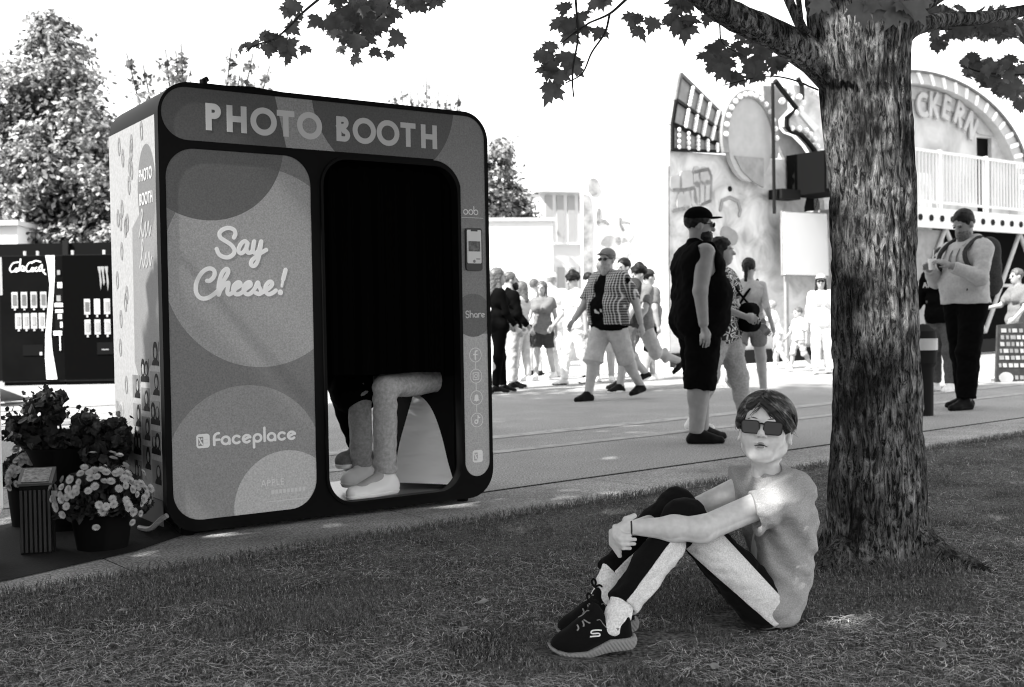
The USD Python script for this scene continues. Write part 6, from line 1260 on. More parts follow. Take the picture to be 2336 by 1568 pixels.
# dome attraction on the right, with raised deck and railing
DW = Wall(FW1.o[:2]+FW1.u[:2]*6.2+FW1.b[:2]*.6, 38)
dome = thing('domed_funhouse', 'pale domed attraction with lamp-studded arch, lettering and small dark doorway above a raised deck', 'funhouse', loc=DW.o, rz=DW.a)
D_c = np.array(DW(2105, 400)); Rd = abs(DW(2105, 172)[1]-D_c[1]); Rw = DW(2325, 400)[0]-D_c[0]
deck_z = DW(2200, 512)[1]
dsh = affinity.scale(sg.Point(*D_c).buffer(1, 64), Rw, Rd).union(sg.box(D_c[0]-Rw, deck_z, D_c[0]+Rw, D_c[1])).intersection(sg.box(-20, deck_z, 40, 30)); din = affinity.scale(sg.Point(*D_c).buffer(1, 64), Rw*.88, Rd*.88).union(sg.box(D_c[0]-Rw*.88, deck_z, D_c[0]+Rw*.88, D_c[1])).intersection(sg.box(-20, deck_z, 40, 30))
dd = DW.poly([c6(2035, 455), c6(2130, 462), c6(2130, 700), c6(2040, 700)]).union(sg.box(DW(*c6(2038, 650))[0], deck_z, DW(*c6(2130, 650))[0], DW(*c6(2038, 640))[1]))
sheetp(DW, din.difference(dd), .1, 0, m_fac2, 'dome_wall', dome); arch = sheetp(DW, dsh.difference(din), .3, -.25, m_lp, 'arch_rim', dome); sheetp(DW, dd.buffer(.3), .1, .22, m_void, 'doorway_back', dome)
sheetp(DW, affinity.scale(sg.Point(*D_c).buffer(1, 64), Rw*.87, Rd*.87).difference(affinity.scale(sg.Point(*D_c).buffer(1, 64), Rw*.74, Rd*.74)).intersection(sg.box(D_c[0]-Rw, D_c[1]+Rd*.50, D_c[0]+Rw, 30)), .03, -.035, mat('sign_band_pale', .34, .6, (3, .8, 1.2)), 'sign_band', dome)
sheetp(DW, affinity.scale(sg.Point(*D_c).buffer(1, 64), Rw*1.005, Rd*1.005).difference(affinity.scale(sg.Point(*D_c).buffer(1, 64), Rw*.985, Rd*.985)).intersection(sg.box(D_c[0]-2*Rw, D_c[1]-.5, D_c[0]+2*Rw, 30)), .06, -.32, m_mid, 'dark_edge', dome)
for a in np.radians(np.arange(-2, 150, 7.0)):
    dv = np.array([math.cos(a)*Rw, math.sin(a)*Rd]); p0, p1 = D_c+dv*.895, D_c+dv*.975; sk = np.array([-.10, 0]) if a > .6 else np.array([0, 0])
    sheetp(DW, sg.LineString([p0, p1+sk]).buffer(.055), .03, -.285, m_bulb, 'lamp_strip', arch)
for ch, px, py, rot in [('C', 2096, 243, 4), ('K', 2122, 240, -4), ('E', 2151, 243, -14), ('R', 2177, 252, -24), ('N', 2200, 270, -34)]:
    h = .62; 
    g = glyph(ch, h, .13)[0] if ch != 'N' else unary_union([sg.box(0, 0, .13, h), sg.box(.36, 0, .49, h), ln((.05, h), (.44, 0), r=.07)])
    u, z = DW(px, py); sheetp(DW, affinity.translate(affinity.rotate(g, rot, origin=(0, 0)), u-.2, z-.3), .05, -.10, m_lp, 'letter', dome)
dk = thing('raised_deck', 'long raised deck with white dotted edge board over dark trailer trusses behind the hooded man', 'deck', loc=DW.o, rz=DW.a)
uL, uR = DW(2010, 560)[0]-3.2, DW(2420, 560)[0]; zt, zb = DW(2200, 508)[1], DW(2200, 530)[1]
obj('edge_board', box(uL, uR, -2.2, -2.1, zt-.48, zt-.05), m_wht, dk); obj('floor', box(uL, uR, -2.1, 0, zt-.15, zt-.05), m_lp, dk)
for u in np.arange(uL+.1, uR, .42): obj('lamp_dot', cyl((u, -2.23, zt-.27), (u, -2.2, zt-.27), .07, 10), m_dk, dk)
obj('trailer_back', box(uL, uR, -.3, -.2, .1, zt-.2), m_void, dk)
mur = DW.poly([c6(1655, 1000), c6(1860, 990), c6(1720, 1150), c6(1650, 1180)])
obj('lower_panel', box(uL, uL+2.6, -2.0, -1.9, .4, zt-.5), m_gp, dk)
for u in np.arange(uL+1.0, uR, 3.2): obj('truss', tube(np.array([(u, -2.05, .5), (u+1.6, -2.05, zt-.45)]), .05, 8), m_lp, dk); obj('truss', tube(np.array([(u+3.2, -2.05, .5), (u+1.6, -2.05, zt-.45)]), .05, 8), m_lp, dk)
obj('lower_rail', box(uL, uR, -2.12, -2.06, 1.55, 1.62), m_lp, dk); obj('skirt', box(uL, uR, -2.18, -2.1, .05, .35), m_dk, dk)
rl = thing('deck_railing', 'tall white railing of upright bars along the raised deck', 'railing', loc=DW.o, rz=DW.a)
rz_ = zt+1.18; obj('top_rail', box(uL, uR, -2.18, -2.12, rz_-.03, rz_+.03), m_rail, rl); obj('bottom_rail', box(uL, uR, -2.18, -2.12, zt+.06, zt+.11), m_rail, rl)
for u in np.arange(uL+.06, uR, .135): obj('bar', box(u-.014, u+.014, -2.165, -2.135, zt+.11, rz_-.03), m_rail, rl)
for u in np.arange(uL+.3, uR, 1.9): obj('post', box(u-.03, u+.03, -2.21, -2.10, zt-.05, rz_+.05), m_rail, rl)
lr = thing('ground_railing', 'low white railing at ground level under the right end of the deck', 'railing', loc=DW.o, rz=DW.a)
for u in np.arange(uR-3.6, uR, .16): obj('bar', box(u-.014, u+.014, -2.9, -2.87, .1, 1.2), m_rail, lr)
obj('top_rail', box(uR-3.7, uR, -2.91, -2.86, 1.2, 1.26), m_rail, lr)
# white attraction with a faded giant portrait, and the pale walls to its left
PW = Wall((1.25, 21.5), 14)
pos = thing('painted_wall', 'tall blazing white wall with faint painted giant eyes and a grey band down its left edge', 'wall', loc=PW.o, rz=PW.a)
d3 = lambda x, y: ((1340+x*.16584)*.9344, (380+y*.16584)*.9344)
psh = sg.Polygon([PW(1330, 392), PW(1420, 380), PW(1524, 372), PW(1524, 600), (PW(1524, 600)[0], 0), (PW(1332, 600)[0], 0)])
sheetp(PW, psh, .2, 0, m_poster, 'wall', pos)
def pst(pts, r, m, nm): sheetp(PW, sg.LineString([PW(*d3(*p)) for p in pts]).buffer(r), .02, -.022, m, nm, pos)
m_faint = mat('poster_faint', .30, .7, (6, .5, 1.5)); m_faint2 = mat('poster_fainter', .48, .7, (6, .8, 1.2)); m_pdark = mat('poster_dark', .22, .7, (7, .4, 1.7))
band_ = PW.poly([d3(500, 560), d3(600, 600), d3(640, 1000), d3(620, 1300), d3(640, 1560), d3(640, 2300), d3(510, 2300), d3(505, 1560)]); sheetp(PW, band_, .02, -.022, m_faint, 'grey_band', pos)
pst([(650, 420), (660, 500)], .11, m_faint, 'painted_patch'); pst([(735, 800), (715, 960), (720, 1000)], .035, m_pdark, 'thin_line'); pst([(720, 985), (770, 960), (830, 970), (865, 1010)], .03, m_pdark, 'painted_brow'); pst([(1050, 930), (1055, 1030), (1090, 1100)], .03, m_pdark, 'painted_brow'); pst([(1080, 990), (1180, 1000)], .025, m_faint, 'thin_line')
pst([(860, 1180), (1080, 1120)], .22, m_faint2, 'painted_patch'); pst([(1015, 1240), (1020, 1290)], .05, m_pdark, 'painted_patch'); pst([(900, 1330), (1050, 1350)], .2, m_faint2, 'painted_patch')
for x, y in ((1150, 1900), (1420, 2060), (1450, 2160)):
    pst([(x, y), (x+30, y+160)], .18, m_faint2, 'painted_patch')
mw = PW.poly([d3(1385, 1880), d3(1430, 1880), d3(1500, 2100), d3(1530, 2440), d3(1280, 2440), d3(1330, 2100)]); sheetp(PW, mw, .02, -.05, m_fac, 'painted_figure', pos)
LW = Wall((-1.2, 22.5), 8)
lw = thing('pale_wall', 'plain pale wall with a coping, right of the booth behind the people in black', 'wall', loc=LW.o, rz=LW.a)
u0, u1 = LW(1040, 600)[0], LW(1262, 600)[0]; zt = LW(1180, 505)[1]; obj('panel', box(u0, u1, 0, .25, 0, zt), m_pale, lw); obj('coping', box(u0-.05, u1+.05, -.05, .3, zt, zt+.07), m_lp, lw)
TB = Wall((1.2, 27.0), 20)
tb = thing('pale_building', 'washed out pale building with tall window bays between the wall and the portrait', 'building', loc=TB.o, rz=TB.a)
u0, u1, zt = TB(1235, 600)[0], TB(1345, 600)[0], TB(1290, 440)[1]; obj('wall', box(u0, u1, 0, 3, 0, zt), mat('building_pale', .66, .7), tb); obj('cornice', box(u0-.1, u1+.1, -.15, 3.1, zt, zt+.2), m_pale, tb)
for i in range(4):
    for j in range(2): 
        ua = u0+.12+i*(u1-u0-.1)/4; wn = obj('window', box(ua, ua+.18, -.03, .02, .8+j*1.7+.3, 2.1+j*1.7+.1), mat('window_pale', .35, .3), tb); obj('sill', box(ua-.04, ua+.22, -.08, .02, .74+j*1.7+.3, .79+j*1.7+.3), m_pale, wn)
# drinks machines
def disp(name, label, px0, px1, pyb, Y, kind):
    b = G((px0+px1)/2, pyb); k = .00196*Y/19.4*1.0; o = P(px0, pyb, Y); o[2] = 0; t = thing(name, label, 'vending machine', None, o, math.radians(3))
    q = lambda x, y: ((x-(20 if kind == 0 else 562))*k, (1290-y)*k)
    B = lambda x0, y0, x1, y1: sg.Polygon([q(x0, y0), q(x1, y0), q(x1, y1), q(x0, y1)])
    X1 = 558 if kind == 0 else 1010; X0 = 20 if kind == 0 else 562
    S = lambda shape, y, m, nm, par=None, d=.012: obj(nm, place(extr(shape, d), (0, y+d, 0), (1, 0, 0), (0, 0, 1), (0, -1, 0)), m, par or t, smooth=False)
    w_, h_ = (X1-X0)*k, (1290-158)*k; obj('cabinet', box(0, w_, .02, .85, .06, h_), m_dk, t); obj('base', box(.02, w_-.02, .05, .8, 0, .06), m_void, t)
    face = mat('machine_red_face', .004, .8, (2, .8, 1.2), spec=.02) if kind == 0 else mat('machine_black_face', .002, .8, spec=.02)
    S(B(X0+3, 165, X1-4, 1240), .006, face, 'front_panel')
    if kind == 0:
        S(sg.Polygon([q(*p) for p in [(415, 160), (495, 160), (492, 350), (470, 600), (448, 850), (457, 1000), (492, 1240), (400, 1240), (392, 1050), (400, 850), (428, 600), (447, 420), (432, 250)]]), -.002, m_wht, 'white_wave', d=.006)
        S(B(22, 170, 44, 500), -.002, mat('machine_highlight', .3, .5), 'edge_highlight', d=.006)  # highlight down the cabinet side, painted as a pale strip
        scr = [[(185, 215), (140, 225), (112, 270), (125, 298), (165, 285)], [(165, 270), (150, 290), (170, 298), (185, 275), (165, 268)], [(190, 290), (205, 190), (200, 250), (215, 290), (235, 265), (220, 250), (205, 262), (225, 292), (250, 275)], [(320, 215), (275, 225), (250, 270), (262, 298), (300, 288)], [(300, 270), (290, 290), (310, 295), (320, 272), (302, 266)], [(340, 262), (322, 285), (340, 296), (358, 280)], [(385, 240), (362, 265), (362, 293), (380, 285), (388, 245), (384, 290), (405, 285)], [(375, 215), (330, 205), (300, 225)], [(395, 300), (415, 325), (380, 285)]]
        S(unary_union([sg.LineString([q(*p) for p in spline(np.array(s_, float), 5)]).buffer(.011) for s_ in scr]), -.002, m_wht, 'script_word', d=.006)
        for x in (120, 200, 283, 365): 
            b_ = S(B(x, 475, x+52, 615), -.006, m_lp, 'selection_label'); S(affinity.scale(B(x, 475, x+52, 615), .45, .62).buffer(.01), -.012, m_mid, 'can_picture', b_, .004); S(B(x+20, 618, x+34, 634), -.008, m_lp, 'button', b_)
        for x in (147, 213, 280, 348): 
            b_ = S(B(x, 660, x+52, 795), -.006, m_lp, 'selection_label'); S(affinity.scale(B(x, 660, x+52, 795), .4, .55).buffer(.008), -.012, m_gp, 'can_picture', b_, .004); S(B(x+20, 798, x+36, 816), -.008, m_lp, 'button', b_)
        S(B(205, 935, 380, 1030), -.006, m_void, 'delivery_door'); S(B(348, 1000, 370, 1028), -.010, m_lp, 'door_latch')
        S(B(487, 450, 556, 815), -.004, m_void, 'coin_panel')
        for r in [(515, 395, 555, 445), (487, 575, 562, 610), (492, 632, 562, 660), (512, 672, 545, 714), (530, 740, 550, 790), (470, 818, 543, 858), (505, 510, 540, 560), (515, 290, 540, 330), (520, 860, 530, 990)]: S(B(*r), -.010, m_wht if r[1] < 900 and r[1] not in (510, 290) else m_gp, 'coin_plate')
    else:
        for x, L in ((885, 470), (912, 430), (945, 480)):
            S(sg.Polygon([q(x-16, 265), q(x+14, 265), q(x+10, 330), q(x+18, 400), q(x+8, L), q(x+2, 400), q(x-2, 330)]), -.002, mat('claw_mark', .25, .5), 'claw_stripe', d=.006)
        for x in (748, 833, 918):
            for y0, y1 in ((545, 680), (725, 855)):
                b_ = S(B(x, y0, x+50, y1), -.006, m_lp, 'selection_label'); S(B(x+18, y1+4, x+32, y1+24), -.008, m_lp, 'button', b_)
                if x != 833 or y0 > 600: S(affinity.scale(B(x, y0, x+50, y1), .45, .55).buffer(.01), -.012, m_mid if (x, y0) == (748, 545) else m_gp, 'can_picture', b_, .004)
        S(B(850, 925, 985, 1030), -.006, m_void, 'delivery_door'); S(B(890, 983, 950, 992), -.010, m_gp, 'door_handle')
    for x in ((330, 220) if kind == 0 else (640, 910)): obj('top_bracket', box((x-X0)*k-.02, (x-X0)*k+.02, .1, .14, h_, h_+.08), m_lp, t)
disp('vending_machine', 'drinks vending machine with white wave stripe and script lettering at the left edge', 5, 147, 880, 19.4, 0)
disp('vending_machine', 'black drinks vending machine with claw mark, partly hidden by the photo booth', 147, 262, 878, 19.4, 1)
kw = Wall((-10.5, 23.0), 4); ku0, ku1, kz = kw(-60, 560)[0], kw(40, 560)[0], kw(20, 515)[1]
kb = thing('white_kiosk', 'plain white kiosk wall above the drinks machines at the left edge', 'kiosk', loc=kw.o, rz=kw.a); obj('wall', box(ku0-2, ku1, 0, 2, 0, kz), m_poster, kb); obj('roof', box(ku0-2.1, ku1+.05, -.1, 2.1, kz, kz+.1), m_pale, kb)
cr_ = thing('canvas_flap', 'pale canvas flap pegged on the ground in front of the drinks machines', 'canvas', loc=(0, 0, 0))
pa = [P(-60, 850, 15.0), G(72, 916), G(-60, 925), G(-80, 905)]; obj('canvas', trimesh.Trimesh(np.array([pa[0], pa[1]+[0, 0, .02], pa[2]+[0, 0, .02], P(-40, 872, 14.0), P(20, 893, 14.2)]), [[0, 4, 1], [0, 3, 4], [3, 2, 1], [3, 1, 4]], process=False), m_light_c, cr_, smooth=False); obj('rope', tube(np.array([G(72, 916)+[0, 0, .03], G(95, 920)]), .02, 6), m_light_c, cr_)
dw_ = thing('dark_hoarding', 'dark hoarding behind and above the drinks machines under the trees', 'hoarding', loc=(-13, 21.2, 0)); obj('panel', box(0, 8.4, 0, .1, 0, 2.55), m_void, dw_); [obj('post', box(x, x+.1, -.08, 0, 0, 2.6), m_dk, dw_) for x in (.5, 2.6, 4.7, 6.8)]
we = thing('white_barrier', 'white rounded barrier panel just entering at the left frame edge', 'panel', loc=(0, 0, 0)); a_ = P(5, 1060, 4.6); obj('panel', place(extr(rrect(-.7, 0, .20, .80, .06), .05), np.array([a_[0], a_[1], 0]), (1, 0, 0), (0, 0, 1), (0, -1, 0)), m_poster, we); obj('foot', box(a_[0]-.6, a_[0]-.1, a_[1]-.1, a_[1]+.1, 0, .21), m_dk, we)

# menu board and litter bin on the right
SB = Wall(G(2278, 872)[:2], 20); sbd = thing('menu_board', 'leaning dark menu board with pale writing on the pavement at the right edge', 'sign', loc=SB.o, rz=SB.a)
e6 = lambda x, y: (2055.6+.3456*x, 429.8+.3456*y)
bsh = SB.poly([e6(672, 905), e6(900, 880), e6(905, 1285), e6(625, 1290)]); obj('board', place(extr(bsh, .03), (0, .03, 0), (1, 0, .0), (0, .12, 1), (0, -1, 0)), mat('chalk_board', .03, .7, (9, .5, 1.5)), sbd, smooth=False)
rng = np.random.default_rng(4)
for r_, y in enumerate((940, 985, 1030, 1075, 1120, 1170, 1250)):
    x = 690-(r_*7)
    while x < 880:
        L = rng.uniform(12, 34); obj('pale_mark', place(extr(SB.poly([e6(x, y-14), e6(x+L, y-14), e6(x+L, y+12), e6(x, y+12)]), .004), (0, -.004, 0), (1, 0, .0), (0, .12, 1), (0, -1, 0)), m_lp if rng.random() < .6 else m_gp, sbd, smooth=False); x += L+rng.uniform(8, 16)
obj('pale_oval', place(extr(affinity.scale(sg.Point(*SB(*e6(693, 1252))).buffer(1, 16), .12, .08), .006), (0, -.008, 0), (1, 0, .0), (0, .12, 1), (0, -1, 0)), m_lp, sbd, smooth=False); obj('stand', box(.0, 1.3, .15, .55, 0, .04), m_lp, sbd)
bp = G(2108, 948); bin_ = thing('litter_bin', 'narrow dark litter bin with a pale band half hidden behind the maple trunk', 'bin', loc=bp); k_ = bp[1]/FOC
obj('body', lathe([(0, .0), (.085, .0), (.09, .45), (.12, .50), (.12, .62), (0, .62)], 16), m_dk, bin_); obj('band', lathe([(.0, .621), (.13, .621), (.13, .73), (0, .73)], 16), m_lp, bin_); obj('lid', lathe([(.12, .731), (.11, .80), (.05, .86), (0, .87)], 16), m_dk, bin_)

# flowers at the booth's left, on a near-black sheet, deep shade painted in as ground colour
m_shade = asphalt('shade_black', .01, .004, .010, 130.0)
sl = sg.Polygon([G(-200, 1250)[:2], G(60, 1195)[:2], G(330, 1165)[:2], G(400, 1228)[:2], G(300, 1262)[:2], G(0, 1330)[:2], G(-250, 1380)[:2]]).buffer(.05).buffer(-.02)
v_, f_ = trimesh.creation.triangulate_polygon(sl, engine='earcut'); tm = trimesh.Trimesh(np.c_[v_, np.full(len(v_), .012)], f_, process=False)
if tm.face_normals[0][2] < 0: tm.invert()
obj('shade_patch', tm, m_shade, smooth=False, kind='structure')
f8 = lambda x, y: (.3456*x, 841+.3456*y)
m_geranium = island_mat('geranium_leaves', [(0, (.008,)*3), (.7, (.025,)*3), (1, (.10,)*3)], .5, .2, 20.0); m_petal = mat('mum_petal', .34, .7, (60, .8, 1.2)); m_petal_d = mat('dark_petal', .015, .6); m_mumleaf = island_mat('mum_leaves', [(0, (.006,)*3), (1, (.03,)*3)], .6, .15, 25.0); m_pot = mat('black_pot', .003, .7, spec=.05)
rng = np.random.default_rng(9)
gp = P(*f8(430, 640), 5.45); gl = thing('geranium_planter', 'tall black planter of dark geraniums, its leaves against the pale road', 'planter', loc=(gp[0], gp[1], 0))
zr = P(*f8(430, 525), 5.45)[2]; obj('planter', lathe([(0, 0), (.12, 0), (.10, .03), (.09, .25), (.13, zr-.1), (.175, zr), (.185, zr+.012), (.165, zr+.012), (.15, zr-.03), (0, zr-.03)], 28), m_pot, gl)
P_, S_ = [], []
for cx_, cy_, rx, ry, n in [(210, 390, 150, 70, 360), (120, 400, 70, 75, 200), (290, 220, 60, 50, 130), (350, 300, 60, 60, 120), (250, 480, 120, 60, 260), (560, 380, 80, 70, 260), (680, 450, 120, 90, 420), (760, 400, 60, 60, 180), (640, 560, 110, 70, 280), (760, 560, 60, 70, 160), (430, 470, 120, 50, 240), (200, 270, 40, 40, 60), (390, 190, 30, 25, 40)]:
    for k in range(n):
        a, r = rng.uniform(0, 6.28), math.sqrt(rng.random()); p = P(*f8(cx_+rx*r*math.cos(a), cy_+ry*r*math.sin(a)), 5.45+rng.normal(0, .10)); P_.append(p-[gp[0], gp[1], 0]); S_.append(rng.uniform(.030, .055))
LR = [(math.cos(a)*(.5+.06*math.cos(5*a)), math.sin(a)*(.5+.06*math.cos(5*a))) for a in np.linspace(0, 2*math.pi, 11)[:-1]]; RV = np.array([(0, 0, -.05)]+[(x, y, .05*math.sin(4*i)) for i, (x, y) in enumerate(LR)]); RF = np.array([[0, 1+i, 1+(i+1) % 10] for i in range(10)])
obj('foliage', scatter(RV, RF, np.array(P_), rand_rot(len(P_), rng, .5), np.array(S_)), m_geranium, gl, smooth=False, kind='stuff')
for x0, y0, x1, y1 in [(430, 500, 290, 200), (430, 500, 150, 360), (430, 500, 360, 190), (440, 500, 560, 350), (440, 500, 700, 420), (440, 500, 790, 540), (430, 500, 80, 420)]: obj('stem', tube(np.array([P(*f8(x0, y0+40), 5.45), P(*f8((x0+x1)/2, (y0+y1)/2+20), 5.45), P(*f8(x1, y1), 5.45)])-[gp[0], gp[1], 0], .006, 6), m_geranium, gl)
for x, y in [(290, 175), (350, 185), (70, 340), (60, 440), (200, 260), (410, 290), (540, 320), (580, 320), (790, 360), (800, 440)]:
    c = P(*f8(x, y), 5.40)-[gp[0], gp[1], 0]; p = c+rng.normal(0, .022, (26, 3)); obj('flower_head', scatter(RV, RF, p, rand_rot(26, rng, .3), np.full(26, .026)), m_petal_d, gl, smooth=False)
PETV = []; PETF = []
for ring, (n, rr, el) in enumerate([(16, 1.0, .15), (14, .78, .5), (10, .5, .85), (6, .25, 1.15)]):
    for i in range(n):
        a = 2*math.pi*(i+.5*ring)/n; d = np.array([math.cos(a)*math.cos(el), math.sin(a)*math.cos(el), math.sin(el)*.8]); s_ = np.array([-math.sin(a), math.cos(a), 0])*.16; b = len(PETV); PETV += [d*.1-s_*.4, d*.1+s_*.4, d*rr*.7+s_, d*rr*.7-s_, d*rr+[0, 0, .08]]; PETF += [[b, b+1, b+2], [b, b+2, b+3], [b+3, b+2, b+4]]
PETV, PETF = np.array(PETV)*.5, np.array(PETF)
def mums(label, cpx, Y, R, pts, n_extra, dia, pot_r, seed):
    r = np.random.default_rng(seed); c = P(*cpx, Y); t = thing('chrysanthemum_pot', label, 'flower pot', loc=(c[0], c[1], 0)); cz = c[2]
    obj('pot', lathe([(0, 0), (pot_r*.8, 0), (pot_r, cz*.75), (pot_r*1.05, cz*.8), (pot_r*.9, cz*.8), (0, cz*.72)], 24), m_pot, t)
    a = r.normal(size=(1700, 3)); a /= np.linalg.norm(a, axis=1, keepdims=True); a[:, 2] = np.abs(a[:, 2])*1.0-.25; a *= (r.uniform(.55, .98, (1700, 1)))
    obj('foliage', scatter(QV, QF, a*R+[0, 0, cz], rand_rot(1700, r, .3), r.uniform(.03, .055, 1700)), m_mumleaf, t, smooth=False, kind='stuff')
    dirs = []
    for x, y in pts:
        d = ray(*x) if False else None
    for (x, y) in pts:
        q = ray(x, y); oc = CAM-np.array([c[0], c[1], cz]); A_, B_, C_ = q@q, 2*(oc@q), oc@oc-R*R; disc_ = B_*B_-4*A_*C_
        tt_ = (-B_-math.sqrt(disc_))/(2*A_) if disc_ > 0 else -B_/(2*A_); dirs.append((CAM+q*tt_-np.array([c[0], c[1], cz]))/R)
    for k in range(n_extra):
        a = r.normal(size=3); a /= np.linalg.norm(a); a[2] = abs(a[2])*.9-.1; a[1] = abs(a[1]) if k % 2 else a[1]; dirs.append(a/np.linalg.norm(a))
    for d in dirs:
        d = np.asarray(d); z = d/np.linalg.norm(d); z = z+r.normal(0, .15, 3); z /= np.linalg.norm(z); x = np.cross(r.normal(size=3), z); x /= np.linalg.norm(x); Rm = np.stack([x, np.cross(z, x), z], -1)
        s_ = dia*r.uniform(.8, 1.15); obj('flower', trimesh.Trimesh(PETV@Rm.T*s_+d*R*r.uniform(.95, 1.04)+[0, 0, cz], PETF, process=False), m_petal, t, smooth=False)
fl = [(400, 780), (385, 830), (430, 850), (380, 920), (430, 910), (400, 860), (470, 740), (500, 790), (530, 690), (520, 750), (590, 690), (585, 810), (625, 775), (640, 720), (600, 720), (560, 660), (700, 690), (690, 740), (745, 860), (700, 910), (750, 895), (655, 900), (730, 750), (790, 790), (760, 700), (820, 730), (840, 870), (845, 915), (790, 680), (850, 690), (870, 800), (905, 830), (900, 760), (940, 860), (945, 890), (960, 830), (890, 950), (935, 960), (680, 945), (635, 1045), (880, 1020), (480, 830), (450, 800), (870, 740), (920, 780), (670, 670), (620, 660), (350, 860), (360, 900), (960, 790)]
mums('full pot of pale chrysanthemums at the front left foot of the booth', f8(670, 880), 4.95, .215, [f8(*p) for p in fl], 40, .042, .13, 3)
fl2 = [(80, 660), (110, 610), (150, 570), (190, 560), (240, 575), (270, 560), (90, 700), (60, 720), (140, 620), (200, 620), (110, 760), (60, 780), (130, 590), (170, 600), (215, 590), (70, 690), (50, 740), (120, 670), (250, 610)]
mums('smaller bunch of bright chrysanthemums behind the ribbed post', f8(190, 700), 5.55, .155, [f8(*p) for p in fl2], 30, .045, .10, 5)
rp = P(*f8(250, 1000), 4.88); post = thing('ribbed_post', 'short dark ribbed post with a sloping label on top among the flower pots', 'post', loc=(rp[0], rp[1], 0), rz=.25)
hz = P(*f8(250, 760), 4.88)[2]; obj('post', box(-.062, .062, -.06, .06, 0, hz), mat('post_dark', .004, .7, spec=.08), post)
for x in np.linspace(-.055, .055, 7): obj('rib', box(x-.005, x+.005, -.067, -.06, .02, hz-.02), mat('post_dark'if False else 'post_rib', .016, .55), post)
cp = trimesh.Trimesh(np.array([(-.07, -.07, hz), (.07, -.07, hz), (.07, .07, hz), (-.07, .07, hz), (-.07, -.07, hz+.01), (.07, -.07, hz+.01), (.07, .07, hz+.062), (-.07, .07, hz+.062)]), [[0, 1, 5], [0, 5, 4], [1, 2, 6], [1, 6, 5], [2, 3, 7], [2, 7, 6], [3, 0, 4], [3, 4, 7], [4, 5, 6], [4, 6, 7]], process=False); obj('sloping_cap', cp, mat('post_cap', .02, .4), post, smooth=False)
n_ = np.array([0, -.052, .14]); n_ /= np.linalg.norm(n_); lv = np.array([0, .14, .052]); lv /= np.linalg.norm(lv); obj('label_plate', place(extr(rrect(-.055, .055, .012, .135, .004), .002), np.array([0, -.07, hz+.010])+n_*.001, (1, 0, 0), lv, n_), mat('label_plate', .16, .5, (70, .3, 1.8)), post, smooth=False)
tg = P(*f8(352, 875), 4.86); tag_ = thing('price_card', 'small pale upright card between the ribbed post and the chrysanthemums', 'card', loc=(tg[0], tg[1], 0)); z0, z1 = P(*f8(350, 940), 4.86)[2], P(*f8(350, 806), 4.86)[2]
obj('card', box(-.018, .018, -.001, .001, z0, z1), m_light_c, tag_); obj('stake', box(-.003, .003, .0015, .004, 0, z0+.05), m_dk, tag_)

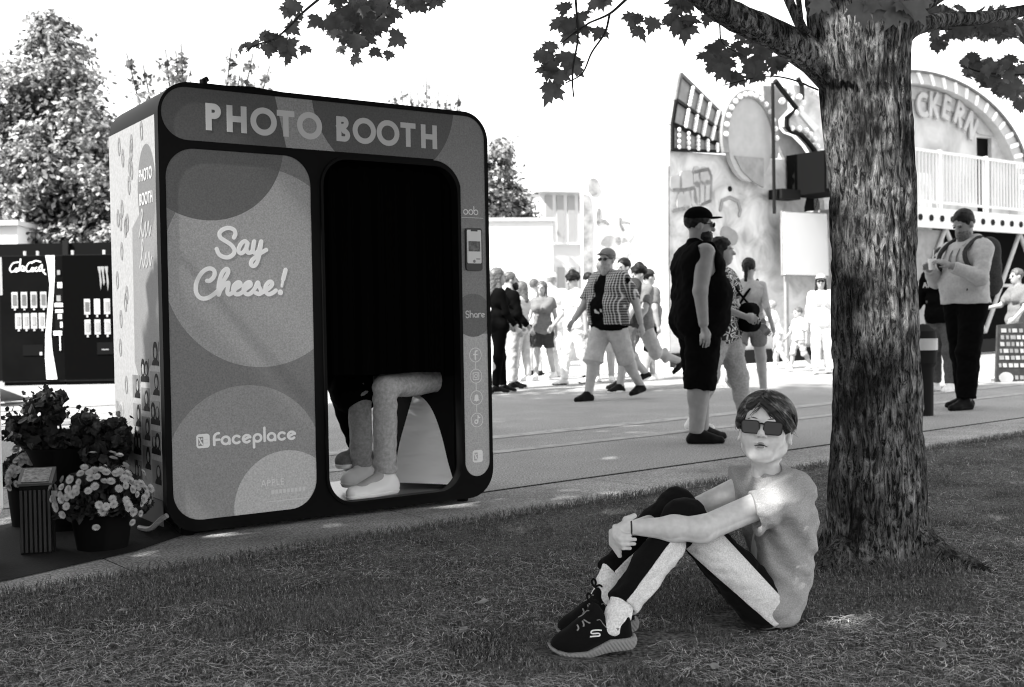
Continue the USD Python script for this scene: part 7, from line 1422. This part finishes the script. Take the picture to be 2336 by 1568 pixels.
# ------------------------------------------------------------------ people inside the booth: legs show below the curtain
g6 = lambda x, y: (728.8+.2145*x, 822.3+.2145*y)
def sitter(label, hips, knees, ankles, toes, rth, rsh, mleg, mshoe, len_, up):
    t = thing('person', label, 'person', loc=(0, 0, 0)); pc = (hips[0]+hips[1])/2; allp = np.array(hips+knees+ankles+toes+[pc+[0, 0, .86]]); lo, hi = allp.min(0)-.2, allp.max(0)+.2; lo[2] = max(lo[2], .05)
    F = Field(lo, hi, .009); 
    for h, k, a, to in zip(hips, knees, ankles, toes): F.cap(h, k, .065, .047); F.cap(k, a, .045, .032); F.cap(a, to, .035, .028)
    b = up; F.cap(pc, pc+b*.45, .11, .12, .04); s_ = np.array([-b[1]*0, 1.0, 0])*.16; F.cap(pc+b*.45-s_, pc+b*.45+s_, .06, None, .04); F.cap(pc+b*.45, pc+b*.62, .05, None, .03); F.ell(pc+b*.72, [.085, .08, .11], None, .03)
    for sd in (-1, 1): e = pc+b*.2+s_*sd*1.3+[-.08, 0, 0]; w = e+np.array([-.2, -s_[1]*sd*.5, .02]); F.cap(pc+b*.45+s_*sd, e, .045, .04); F.cap(e, w, .04, .03); F.cap(w, w+[-.08, 0, 0], .03, .025); [F.cap(w+[-.07, (j-1.5)*.016, 0], w+[-.15, (j-1.5)*.02, -.01], .008, None, .004) for j in range(4)]; F.cap(w+[-.02, .02, .02], w+[-.07, .02, .045], .01, None, .005)
    obj('body', F.mesh(), m_skin, t, smooth=True)
    F = Field(lo, hi, .008); F.cap(pc-s_*.4, pc+s_*.4, .13, None, .04)
    for h, k, a in zip(hips, knees, ankles): e = k+(a-k)*len_; F.cap(h, k, rth, rsh+.006, .03); F.cap(k, e, rsh+.006, rsh, .025, 1)
    
    g = np.stack(np.meshgrid(*F.ax, indexing='ij'), -1); m_ = np.abs(F.f) < .03; q = g[m_]
    for k, a in zip(knees, ankles):                  # creases behind the knee and stacked folds above the shoe
        ax_ = (a-k)/np.linalg.norm(a-k); tt_ = (q-k)@ax_; L_ = np.linalg.norm(a-k); near = np.linalg.norm(q-k-tt_[:, None]*ax_, axis=1) < .12
        F.f[m_] += (near*.005*np.sin(tt_*95+3*(q[:, 0]+q[:, 1])*8)*(np.exp(-((tt_-L_*.93)/.07)**2)+.8*np.exp(-((tt_-.05)/.07)**2))).astype(np.float32)
    F.wobble(9, .012, 4); obj('trousers', F.mesh(), mleg, t, smooth=True)
    F = Field(lo, hi, .010); F.cap(pc+b*.05, pc+b*.47, .13, .135, .04); F.cap(pc+b*.45-s_, pc+b*.45+s_, .075, None, .04); obj('shirt', F.mesh(), m_black_c, t, smooth=True)
    for a, to in zip(ankles, toes):
        f = to-a; f[2] = 0; L = np.linalg.norm(f); f /= L; F = Field(np.minimum(a, to)-.13, np.maximum(a, to)+.13, .006); z = to[2]; hl = np.array([a[0], a[1], z])-f*.035
        F.cap(hl+[0, 0, .02], a+[0, 0, .0], .045, .042, .03); F.cap(hl, hl+f*.16, .048, .044, .02); F.cap(a-[0, 0, .02], hl+f*.12+[0, 0, .01], .040, .034, .04); F.cap(hl+f*.16, to, .046, .034, .02); F.cut([0, 0, z-.036], [0, 0, -1]); F.cut(a+[0, 0, .03], [0, 0, 1]); sh = obj('shoe', F.mesh(), mshoe, t, smooth=True)
        F = Field(np.minimum(a, to)-.13, np.maximum(a, to)+.13, .006); F.cap(hl, hl+f*.16, .053, .049, .02); F.cap(hl+f*.16, to, .050, .040, .02); F.cut([0, 0, z-.038], [0, 0, -1]); F.cut([0, 0, z-.012], [0, 0, 1]); obj('sole', F.mesh(), m_shoe_w, sh, smooth=True)
LB = lambda x, y, z: BO+BU*x+BW_*y+np.array([0, 0, z])
def at(cx_, cy_, dep):                              # a point seen at a pixel of the enlargement, dep metres behind the booth's front
    d = ray(*g6(cx_, cy_)); t = ((BO+BW_*dep-CAM)@BW_)/(d@BW_); return CAM+d*t
upv = np.array([.05, 0, 1.0])
sitter('sitter inside the booth in pale jeans and white shoes, legs showing under the curtain', [at(1545, 165, .36), at(1490, 170, .56)], [at(700, 290, .17), at(420, 300, .48)], [at(700, 1215, .17), at(455, 1140, .46)], [at(350, 1415, .10), at(330, 1270, .40)], .072, .059, m_denim_l, m_shoe_w, .98, upv)
sitter('second sitter in black leggings at the far side of the booth, one lower leg showing', [LB(1.26, .66, .60), LB(1.26, .52, .60)], [at(150, 200, .64), at(205, 240, .70)], [at(400, 960, .58), at(470, 1000, .64)], [at(330, 1060, .55), at(410, 1090, .61)], .052, .042, m_black_c, m_mid_c, .93, upv)
